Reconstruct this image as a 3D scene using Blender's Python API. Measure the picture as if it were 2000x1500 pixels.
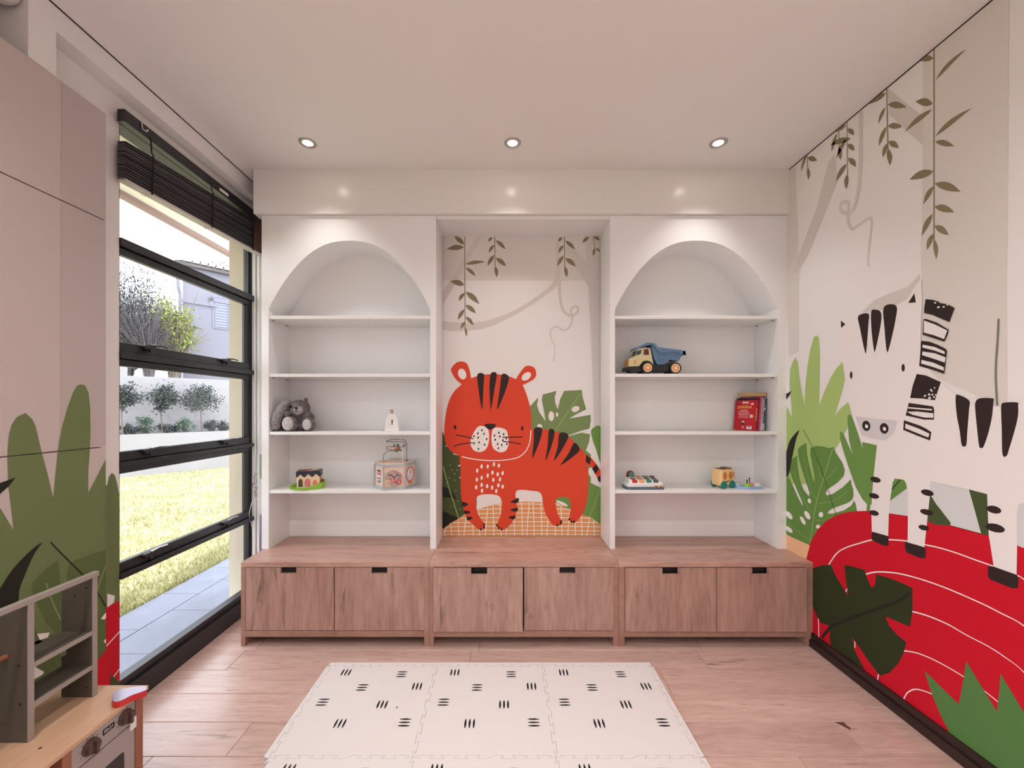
import bpy, bmesh, math, random
from mathutils import Vector, Matrix
from mathutils.geometry import tessellate_polygon

for o in list(bpy.data.objects): bpy.data.objects.remove(o)
SC = bpy.context.scene
COL = SC.collection
R = math.radians
# ------------------------------------------------------------------ camera
EYE = 1.47
cam = bpy.data.cameras.new('camera'); camo = bpy.data.objects.new('camera', cam); COL.objects.link(camo)
cam.sensor_width = 36; cam.lens = 36 * 790 / 2000
cam.shift_x = 14 / 2000; cam.shift_y = 45 / 2000
cam.clip_start = .02; cam.clip_end = 300
camo.location = (0, 0, EYE); camo.rotation_euler = (R(90), 0, 0)
SC.camera = camo
# ------------------------------------------------------------------ sky, sun, exposure
W = bpy.data.worlds.new('sky'); SC.world = W; W.use_nodes = True
bg = W.node_tree.nodes['Background']; bg.inputs[0].default_value = (.94, .96, 1.0, 1); bg.inputs[1].default_value = 2.5
sun = bpy.data.lights.new('sun', 'SUN'); sun.energy = 1.7; sun.angle = R(1.0); sun.color = (1, .96, .88)
suno = bpy.data.objects.new('sun', sun); COL.objects.link(suno)
suno.rotation_euler = Vector((-.10, .42, -1)).to_track_quat('-Z', 'Y').to_euler()
SPOT_W = 24
SC.view_settings.view_transform = 'Standard'; SC.view_settings.look = 'None'
SC.view_settings.gamma = 1; SC.view_settings.use_curve_mapping = False
SC.view_settings.exposure = 0.82

# ------------------------------------------------------------------ materials
def lin(c):
    c = c / 255
    return c / 12.92 if c <= .04045 else ((c + .055) / 1.055) ** 2.4
def rgb(r, g, b): return (lin(r), lin(g), lin(b), 1)
def newmat(name):
    m = bpy.data.materials.new(name); m.use_nodes = True
    return m, m.node_tree.nodes, m.node_tree.links, m.node_tree.nodes['Principled BSDF']
def mat(name, c, rough=.5, spec=.5, metal=0, var=0, scale=8, bump=0, bscale=60, trans=0, emit=0, coat=0):
    m, N, L, B = newmat(name)
    B.inputs['Base Color'].default_value = rgb(*c); B.inputs['Roughness'].default_value = rough
    B.inputs['Specular IOR Level'].default_value = spec; B.inputs['Metallic'].default_value = metal
    if coat: B.inputs['Coat Weight'].default_value = coat; B.inputs['Coat Roughness'].default_value = .15
    if trans: B.inputs['Transmission Weight'].default_value = trans
    if emit: B.inputs['Emission Color'].default_value = rgb(*c); B.inputs['Emission Strength'].default_value = emit
    tc = None
    if var or bump:
        tc = N.new('ShaderNodeTexCoord')
    if var:
        n = N.new('ShaderNodeTexNoise'); n.inputs['Scale'].default_value = scale; n.inputs['Detail'].default_value = 5
        L.new(tc.outputs['Object'], n.inputs['Vector'])
        mr = N.new('ShaderNodeMapRange'); mr.inputs[1].default_value = .3; mr.inputs[2].default_value = .7
        mr.inputs[3].default_value = 1 - var; mr.inputs[4].default_value = 1 + var
        L.new(n.outputs['Fac'], mr.inputs[0])
        h = N.new('ShaderNodeHueSaturation'); h.inputs['Color'].default_value = rgb(*c)
        L.new(mr.outputs[0], h.inputs['Value']); L.new(h.outputs[0], B.inputs['Base Color'])
    if bump:
        n2 = N.new('ShaderNodeTexNoise'); n2.inputs['Scale'].default_value = bscale; n2.inputs['Detail'].default_value = 4
        L.new(tc.outputs['Object'], n2.inputs['Vector'])
        b = N.new('ShaderNodeBump'); b.inputs['Strength'].default_value = bump; b.inputs['Distance'].default_value = .004
        L.new(n2.outputs['Fac'], b.inputs['Height']); L.new(b.outputs[0], B.inputs['Normal'])
    return m
def wood(name, base, dark, stretch, rough=.45, knots=True, contrast=1.0, use_random=True, spec=.5):
    """wood grain running along the axis with the small stretch factor"""
    m, N, L, B = newmat(name)
    tc = N.new('ShaderNodeTexCoord'); oi = N.new('ShaderNodeObjectInfo')
    mp = N.new('ShaderNodeMapping'); mp.inputs['Scale'].default_value = stretch
    L.new(tc.outputs['Object'], mp.inputs['Vector'])
    add = N.new('ShaderNodeVectorMath'); add.operation = 'ADD'
    mul = N.new('ShaderNodeVectorMath'); mul.operation = 'SCALE'; mul.inputs['Scale'].default_value = 37
    comb = N.new('ShaderNodeCombineXYZ')
    for i in range(3): L.new(oi.outputs['Random'], comb.inputs[i])
    L.new(comb.outputs[0], mul.inputs[0]); L.new(mp.outputs[0], add.inputs[0]); L.new(mul.outputs[0], add.inputs[1])
    n1 = N.new('ShaderNodeTexNoise'); n1.inputs['Scale'].default_value = 1.6; n1.inputs['Detail'].default_value = 7; n1.inputs['Distortion'].default_value = .9
    n2 = N.new('ShaderNodeTexNoise'); n2.inputs['Scale'].default_value = 9; n2.inputs['Detail'].default_value = 5; n2.inputs['Distortion'].default_value = .3
    L.new(add.outputs[0], n1.inputs['Vector']); L.new(add.outputs[0], n2.inputs['Vector'])
    mx = N.new('ShaderNodeMath'); mx.operation = 'MULTIPLY_ADD'; mx.inputs[1].default_value = .45
    L.new(n2.outputs['Fac'], mx.inputs[0])
    m2 = N.new('ShaderNodeMath'); m2.operation = 'MULTIPLY'; m2.inputs[1].default_value = .55
    L.new(n1.outputs['Fac'], m2.inputs[0]); L.new(m2.outputs[0], mx.inputs[2])
    cr = N.new('ShaderNodeValToRGB')
    mid = .5; sp = .16 / contrast
    cr.color_ramp.elements[0].position = mid - sp; cr.color_ramp.elements[0].color = rgb(*dark)
    cr.color_ramp.elements[1].position = mid + sp; cr.color_ramp.elements[1].color = rgb(*base)
    L.new(mx.outputs[0], cr.inputs[0])
    out = cr.outputs[0]
    if knots:
        mp2 = N.new('ShaderNodeVectorMath'); mp2.operation = 'MULTIPLY'; mp2.inputs[1].default_value = (1.1, 1.1, 1.1)
        L.new(add.outputs[0], mp2.inputs[0])
        n3 = N.new('ShaderNodeTexNoise'); n3.inputs['Scale'].default_value = 1.5; n3.inputs['Detail'].default_value = 6; n3.inputs['Roughness'].default_value = .62; n3.inputs['Distortion'].default_value = 2.2
        L.new(mp2.outputs[0], n3.inputs['Vector'])
        mr = N.new('ShaderNodeMapRange'); mr.inputs[1].default_value = .62; mr.inputs[2].default_value = .73; mr.inputs[4].default_value = .8
        L.new(n3.outputs['Fac'], mr.inputs[0])
        mixk = N.new('ShaderNodeMix'); mixk.data_type = 'RGBA'
        mixk.inputs['B'].default_value = rgb(*[x * .62 for x in dark])
        L.new(mr.outputs[0], mixk.inputs['Factor']); L.new(out, mixk.inputs['A']); out = mixk.outputs['Result']
    h = N.new('ShaderNodeHueSaturation'); L.new(out, h.inputs['Color'])
    if use_random:
        vr = N.new('ShaderNodeMapRange'); vr.inputs[3].default_value = .93; vr.inputs[4].default_value = 1.06
        L.new(oi.outputs['Random'], vr.inputs[0]); L.new(vr.outputs[0], h.inputs['Value'])
    L.new(h.outputs[0], B.inputs['Base Color'])
    B.inputs['Roughness'].default_value = rough; B.inputs['Specular IOR Level'].default_value = spec
    b = N.new('ShaderNodeBump'); b.inputs['Strength'].default_value = .12; b.inputs['Distance'].default_value = .002
    L.new(mx.outputs[0], b.inputs['Height']); L.new(b.outputs[0], B.inputs['Normal'])
    return m
def glassmat(name, tint=(1, 1, 1), ior=1.45):
    m = bpy.data.materials.new(name); m.use_nodes = True
    N = m.node_tree.nodes; L = m.node_tree.links; N.clear()
    o = N.new('ShaderNodeOutputMaterial'); t = N.new('ShaderNodeBsdfTransparent'); t.inputs[0].default_value = (*tint, 1)
    g = N.new('ShaderNodeBsdfGlossy'); g.inputs['Roughness'].default_value = .01
    lw = N.new('ShaderNodeLayerWeight'); pw = N.new('ShaderNodeMath'); pw.operation = 'POWER'; pw.inputs[1].default_value = 5
    f = N.new('ShaderNodeMath'); f.operation = 'MULTIPLY_ADD'; f.inputs[1].default_value = .7; f.inputs[2].default_value = .02
    L.new(lw.outputs['Facing'], pw.inputs[0]); L.new(pw.outputs[0], f.inputs[0])
    x = N.new('ShaderNodeMixShader'); L.new(f.outputs[0], x.inputs[0]); L.new(t.outputs[0], x.inputs[1]); L.new(g.outputs[0], x.inputs[2])
    L.new(x.outputs[0], o.inputs[0])
    return m

M = {}
M['ceiling'] = mat('ceiling paint', (238, 234, 233), .6, .3)
M['wallpaper'] = mat('wallpaper', (238, 233, 231), .6, .3, bump=.03, bscale=300)
M['cupboard'] = mat('dimmed cupboard paper', (200, 186, 183), .55, .3)  # pinkish paper, darkened to hold the weaker light on this side
M['white'] = mat('white paint', (236, 233, 231), .5, .4)
M['lacquer'] = mat('white lacquer', (238, 237, 237), .32, .5)
M['satin'] = mat('satin beam', (233, 229, 225), .22, .5)
M['floor'] = wood('floor oak', (214, 184, 174), (182, 148, 137), (1.1, 9, 9), .26, True, .8, True, .75)
M['bench_top'] = wood('bench oak top', (206, 170, 156), (162, 120, 105), (1.2, 8, 8), .38, True, .8, False)
M['bench_door'] = wood('bench oak door', (190, 154, 141), (148, 112, 99), (6, 6, .8), .42, True, .85)
M['bench_frame'] = wood('bench oak frame', (180, 140, 124), (142, 104, 90), (3, 3, 3), .42, False, .6, False)
M['darkwood'] = wood('dark skirting', (54, 35, 30), (26, 15, 13), (9, 1.2, 9), .35, False, .8)
M['black_alu'] = mat('black aluminium', (34, 35, 39), .35, .5)
def slatmat():
    m, N, L, B = newmat('dark bamboo')
    oi = N.new('ShaderNodeObjectInfo'); cr = N.new('ShaderNodeValToRGB'); cr.color_ramp.elements[0].color = rgb(34, 31, 34); cr.color_ramp.elements[1].color = rgb(92, 86, 92)
    L.new(oi.outputs['Random'], cr.inputs[0]); L.new(cr.outputs[0], B.inputs['Base Color']); B.inputs['Roughness'].default_value = .5
    return m
M['blind'] = slatmat()
M['blind_end'] = mat('brown bamboo', (84, 58, 50), .5, .4, var=.3, scale=30)
M['blind_under'] = mat('lit blind underside', (196, 190, 184), .5, .3)  # pale tone paints daylight onto the underside of the dark slats
M['steel'] = mat('brushed steel', (190, 188, 186), .3, .5, metal=1)
M['chrome_handle'] = mat('handle metal', (205, 205, 208), .22, .5, metal=1)
M['glass'] = glassmat('window glass', (.97, .985, 1))
M['foam'] = mat('foam mat', (222, 216, 215), .7, .25, bump=.08, bscale=120)
M['foam_ink'] = mat('foam print', (18, 17, 24), .6, .3)
M['lamp'] = mat('lamp face', (255, 240, 225), .4, emit=14)
M['black'] = mat('black gap', (10, 9, 9), .7)
M['blind_gap'] = mat('blind backing', (22, 20, 22), .7)
P = {'cuptint': (190, 178, 175), 'tint1': (224, 217, 211), 'tint2': (216, 208, 202), 'olive': (138, 126, 98), 'tan': (228, 158, 96), 'white': (243, 236, 232),  # cuptint is the pale tint, darkened along with the cupboard paper
     'wallp': (236, 229, 224), 'dkgreen': (70, 84, 46), 'dkgreen2': (44, 54, 26), 'nearblack': (34, 34, 26), 'olivegreen': (122, 142, 90),
     'midgreen': (110, 148, 74), 'midgreen2': (102, 142, 68), 'ltgreen': (172, 198, 118), 'sagegreen': (150, 178, 150), 'lavender': (150, 148, 196),
     'vein': (148, 170, 112), 'orange': (222, 72, 44), 'ink': (46, 33, 32), 'peach': (246, 194, 150), 'red': (205, 8, 38), 'grassgreen': (86, 128, 68),
     'palegrey': (216, 216, 216), 'zebrawhite': (240, 232, 230), 'snout': (216, 210, 212), 'stick': (122, 124, 106), 'plant_shaded': (110, 123, 80), 'plantdark_shaded': (90, 106, 62)}  # the two plant greens are shaded copies of the green leaf print
for k, c in P.items(): M['print_' + k] = mat('print ' + k, c, .6, .3)

# ------------------------------------------------------------------ mesh helpers
class MB:
    def __init__(s): s.v = []; s.f = []
    def add(s, vs, fs):
        n = len(s.v); s.v += [tuple(v) for v in vs]; s.f += [tuple(i + n for i in f) for f in fs]; return s
    def box(s, x0, x1, y0, y1, z0, z1):
        return s.add([(x0, y0, z0), (x1, y0, z0), (x1, y1, z0), (x0, y1, z0), (x0, y0, z1), (x1, y0, z1), (x1, y1, z1), (x0, y1, z1)],
                     [(0, 3, 2, 1), (4, 5, 6, 7), (0, 1, 5, 4), (1, 2, 6, 5), (2, 3, 7, 6), (3, 0, 4, 7)])
    def rbox(s, x0, x1, y0, y1, z0, z1, b=.004, seg=2):
        bm = bmesh.new(); bmesh.ops.create_cube(bm, size=1)
        for v in bm.verts: v.co = Vector(((x0 + x1) / 2 + v.co.x * (x1 - x0), (y0 + y1) / 2 + v.co.y * (y1 - y0), (z0 + z1) / 2 + v.co.z * (z1 - z0)))
        bmesh.ops.bevel(bm, geom=bm.edges[:] , offset=b, segments=seg, affect='EDGES', profile=.5)
        bm.verts.index_update(); s.add([v.co for v in bm.verts], [[v.index for v in f.verts] for f in bm.faces]); bm.free(); return s
    def prism(s, pts, vec):
        """closed planar outline (3d points) pushed along vec"""
        n = len(pts); pts = [Vector(p) for p in pts]; vec = Vector(vec)
        tri = tessellate_polygon([pts])
        nrm = Vector((0, 0, 0))
        for i in range(n): nrm += pts[i].cross(pts[(i + 1) % n])
        fw = nrm.dot(vec) > 0
        vs = pts + [p + vec for p in pts]; fs = []
        for a, b, c in tri:
            t = (pts[b] - pts[a]).cross(pts[c] - pts[a])
            if t.dot(vec) > 0: fs.append((c, b, a)); fs.append((a + n, b + n, c + n))
            else: fs.append((a, b, c)); fs.append((c + n, b + n, a + n))
        for i in range(n):
            j = (i + 1) % n
            fs.append((i, j, j + n, i + n) if fw else (j, i, i + n, j + n))
        return s.add(vs, fs)
    def flat(s, pts):
        pts = [Vector(p) for p in pts]
        return s.add(pts, [t for t in tessellate_polygon([pts])])
    def tube(s, path, r, seg=8, cap=True):
        path = [Vector(p) for p in path]; n = len(path); rr = r if isinstance(r, (list, tuple)) else [r] * n
        vs = []; fs = []; ref = None
        for i, p in enumerate(path):
            t = (path[min(i + 1, n - 1)] - path[max(i - 1, 0)])
            t = t.normalized() if t.length > 1e-9 else Vector((0, 0, 1))
            if ref is None: ref = t.orthogonal().normalized()
            u = (ref - t * ref.dot(t)); u = u.normalized() if u.length > 1e-6 else t.orthogonal().normalized(); ref = u; w = t.cross(u)
            for k in range(seg):
                a = 2 * math.pi * k / seg; vs.append(p + (u * math.cos(a) + w * math.sin(a)) * rr[i])
        for i in range(n - 1):
            for k in range(seg):
                a = i * seg + k; b = i * seg + (k + 1) % seg; fs.append((a, b, b + seg, a + seg))
        if cap: fs.append(tuple(range(seg))[::-1]); fs.append(tuple((n - 1) * seg + k for k in range(seg)))
        return s.add(vs, fs)
    def lathe(s, prof, seg=24, origin=(0, 0, 0), axis='z'):
        o = Vector(origin); n = len(prof); vs = []; fs = []
        for r, h in prof:
            for k in range(seg):
                a = 2 * math.pi * k / seg; c, d = r * math.cos(a), r * math.sin(a)
                vs.append(o + (Vector((c, d, h)) if axis == 'z' else Vector((h, c, d)) if axis == 'x' else Vector((d, h, c))))
        for i in range(n - 1):
            for k in range(seg):
                a = i * seg + k; b = i * seg + (k + 1) % seg; fs.append((a, b, b + seg, a + seg))
        fs.append(tuple(range(seg))[::-1]); fs.append(tuple((n - 1) * seg + k for k in range(seg)))
        return s.add(vs, fs)
    def ball(s, c, r, nu=16, nv=10, rot=None):
        c = Vector(c); r = Vector(r) if isinstance(r, (tuple, list)) else Vector((r, r, r)); vs = []; fs = []
        for j in range(nv + 1):
            ph = math.pi * j / nv
            for i in range(nu):
                th = 2 * math.pi * i / nu
                v = Vector((r.x * math.sin(ph) * math.cos(th), r.y * math.sin(ph) * math.sin(th), r.z * math.cos(ph)))
                if rot: v = rot @ v
                vs.append(c + v)
        for j in range(nv):
            for i in range(nu):
                a = j * nu + i; b = j * nu + (i + 1) % nu; fs.append((a, a + nu, b + nu, b))
        return s.add(vs, fs)
    def xf(s, mtx):
        s.v = [tuple(mtx @ Vector(v)) for v in s.v]; return s

def obj(name, mb, m, parent=None, smooth=False, auto=False, **props):
    me = bpy.data.meshes.new(name); me.from_pydata(mb.v, [], mb.f); me.update()
    bm = bmesh.new(); bm.from_mesh(me); bmesh.ops.remove_doubles(bm, verts=bm.verts, dist=1e-6)
    if smooth: bmesh.ops.recalc_face_normals(bm, faces=bm.faces)
    bm.to_mesh(me); bm.free()
    me.materials.append(M[m] if isinstance(m, str) else m)
    if smooth:
        for p in me.polygons: p.use_smooth = True
        me.set_sharp_from_angle(angle=R(40))
    o = bpy.data.objects.new(name, me); COL.objects.link(o)
    if parent: o.parent = parent
    for k, v in props.items(): o[k] = v
    return o
def thing(name, label, cat, loc=(0, 0, 0), rz=0, group=None):
    o = bpy.data.objects.new(name, None); COL.objects.link(o); o.location = loc; o.rotation_euler = (0, 0, rz)
    o.empty_display_size = .05
    o['label'] = label; o['category'] = cat
    if group: o['group'] = group
    return o
def struct(name, mb, m, label=None):
    o = obj(name, mb, m); o['kind'] = 'structure'
    if label: o['label'] = label
    return o
def at(x, y, Y):
    """survey point: photo column / row seen at distance Y from the camera"""
    return Vector(((x - 986) / 790 * Y, Y, EYE - (y - 795) / 790 * Y))
def curve(pts, closed=True, n=5):
    """Catmull-Rom through 2d points"""
    N = len(pts); out = []
    g = lambda i: pts[i % N] if closed else pts[max(0, min(N - 1, i))]
    for i in range(N if closed else N - 1):
        p0, p1, p2, p3 = g(i - 1), g(i), g(i + 1), g(i + 2)
        for k in range(n):
            t = k / n; t2 = t * t; t3 = t2 * t
            out.append(tuple(.5 * (2 * p1[d] + (-p0[d] + p2[d]) * t + (2 * p0[d] - 5 * p1[d] + 4 * p2[d] - p3[d]) * t2 + (-p0[d] + 3 * p1[d] - 3 * p2[d] + p3[d]) * t3) for d in range(len(p1))))
    if not closed: out.append(tuple(pts[-1]))
    return out
def text_mesh(name, body, size, m, parent, loc, rot, ext=.0002, align='CENTER', sx=1):
    cu = bpy.data.curves.new(name, 'FONT'); cu.body = body; cu.size = size; cu.extrude = ext; cu.align_x = align; cu.align_y = 'CENTER'; cu.resolution_u = 3
    t = bpy.data.objects.new(name, cu); COL.objects.link(t)
    dg = bpy.context.evaluated_depsgraph_get(); me = bpy.data.meshes.new_from_object(t.evaluated_get(dg))
    bpy.data.objects.remove(t); me.materials.clear(); me.materials.append(M[m])
    o = bpy.data.objects.new(name, me); COL.objects.link(o); o.parent = parent; o.location = loc; o.rotation_euler = rot; o.scale = (sx, 1, 1)
    return o

# ------------------------------------------------------------------ room shell
XR = 1.895; XL = -1.85; XC = -1.77; YB = 3.0; YR = -1.3; HC = EYE + 1.583
S = MB
struct('wall_right', S().box(XR, XR + .15, YR, YB + .2, -.05, HC + .1), 'wallpaper', 'right wall papered with a zebra mural')
struct('wall_back', S().box(-1.87, XR, YB, YB + .2, -.05, HC + .1), 'wallpaper', 'back wall with a tiger mural in the alcove')
struct('ceiling', S().box(-2.32, XR + .15, YR, YB + .2, HC, HC + .2), 'ceiling', 'plain white ceiling')
WY0, WY1, WZ1 = 1.94, 2.995, EYE + 1.412
RY0, RY1 = -1.22, .5
left = struct('wall_left', S().box(-2.08, XL, RY1, 1.596, -.05, 2.75).box(-2.08, XL, YR, RY0, -.05, 2.75).box(-2.08, XL, 1.52, WY0, 2.75, HC).box(-2.08, XL, 1.596, WY0, -.05, 2.75).box(-2.08, XL, WY0, YB, WZ1, HC).box(-2.08, XL, YR, .7, 2.75, HC), 'wallpaper', 'left wall around the tall window')
struct('wall_rear', S().box(-2.08, XR + .15, YR - .15, YR, -.05, HC), 'wallpaper', 'plain wall behind the viewer')
struct('trim_6', S().box(-2.08, -1.921, WY0, 2.995, WZ1 - .012, WZ1 - .0005), mat('reveal cream', (250, 236, 218), .7), 'cream underside of the window head')
# bulkhead above the window, running along the ceiling
ZB = EYE + 1.483
struct('trim_1', S().box(XL, XC, 1.596, YB, ZB, HC).box(-1.9, XC, 1.502, 1.596, 2.772, HC), 'white', 'white boxed bulkhead along the ceiling over the window')
struct('trim_2', S().box(XC, XC + .004, 1.5, 2.84, HC - .0045, HC - .001), 'black', 'shadow gap between bulkhead and ceiling')
struct('trim_3', S().box(XR - .004, XR, YR, 2.69, HC - .0045, HC - .001), 'black', 'shadow gap between zebra wall and ceiling')
# recess over the cupboards
rec = struct('wall_recess', S().box(-2.3, -2.25, .7, 1.55, 2.75, HC).box(-2.25, XL, .7, 1.515, 2.752, 2.768).box(-2.25, -1.9, 1.515, 1.519, 2.77, HC).box(-2.25, XC, .66, .7, 2.75, HC), mat('recess shade tone', (168, 146, 144), .7), 'shaded recess above the cupboards')  # darkened colour stands for the shade inside the enclosed recess
# skirting on the right
sk = struct('baseboard_right', S().box(XR - .014, XR, YR, 2.6, 0, .085), 'darkwood', 'dark wooden skirting board under the zebra mural')
obj('lower_board', S().rbox(XR - .026, XR - .010, YR, 2.6, 0, .046, .004), 'darkwood', sk)
# ------------------------------------------------------------------ floor boards
fl = struct('floor', S().box(-1.86, XR, YR - .6, YB, -.06, -.012), 'black', 'pinkish oak plank floor')
joints = {0: -.204, 1: .861, 2: .394, 3: .182, 4: -.122}
rows = int((YB + .1 - YR + .6) / .186) + 1
cache = {}
rng = random.Random(3)
k0 = -3
for k in range(k0, rows):
    y1 = 2.446 - k * .186; y0 = y1 - .186
    if y0 < YR - .6: break
    y1c = min(y1, YB)
    j = joints.get(k, rng.uniform(-.6, .6))
    xs = [-1.853] + [x for x in (j - 1.357 * 2, j - 1.357, j, j + 1.357, j + 2.714) if -1.84 < x < XR - .03] + [XR - .012]
    for a, b in zip(xs, xs[1:]):
        key = (round(b - a, 3), round(y1c - y0, 3))
        w = b - a; d = y1c - y0
        if key not in cache:
            o = obj('plank', S().rbox(.0008, w - .0008, .0009, d - .0009, -.014, 0, .0014, 1), 'floor', fl); cache[key] = o
        else:
            o = cache[key].copy(); COL.objects.link(o)
        o.location = (a, y0, 0)
ch = at(1632, 1411, 1.885)
obj('chipped_corner', S().flat([(1.537, 1.886, .0006), (1.580, 1.886, .0006), (1.578, 1.865, .0006), (1.585, 1.852, .0006), (1.571, 1.842, .0006), (1.556, 1.866, .0006)]), mat('chipped floor', (92, 58, 46), .7), fl, label='dark chipped patch at a plank joint')

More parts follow.
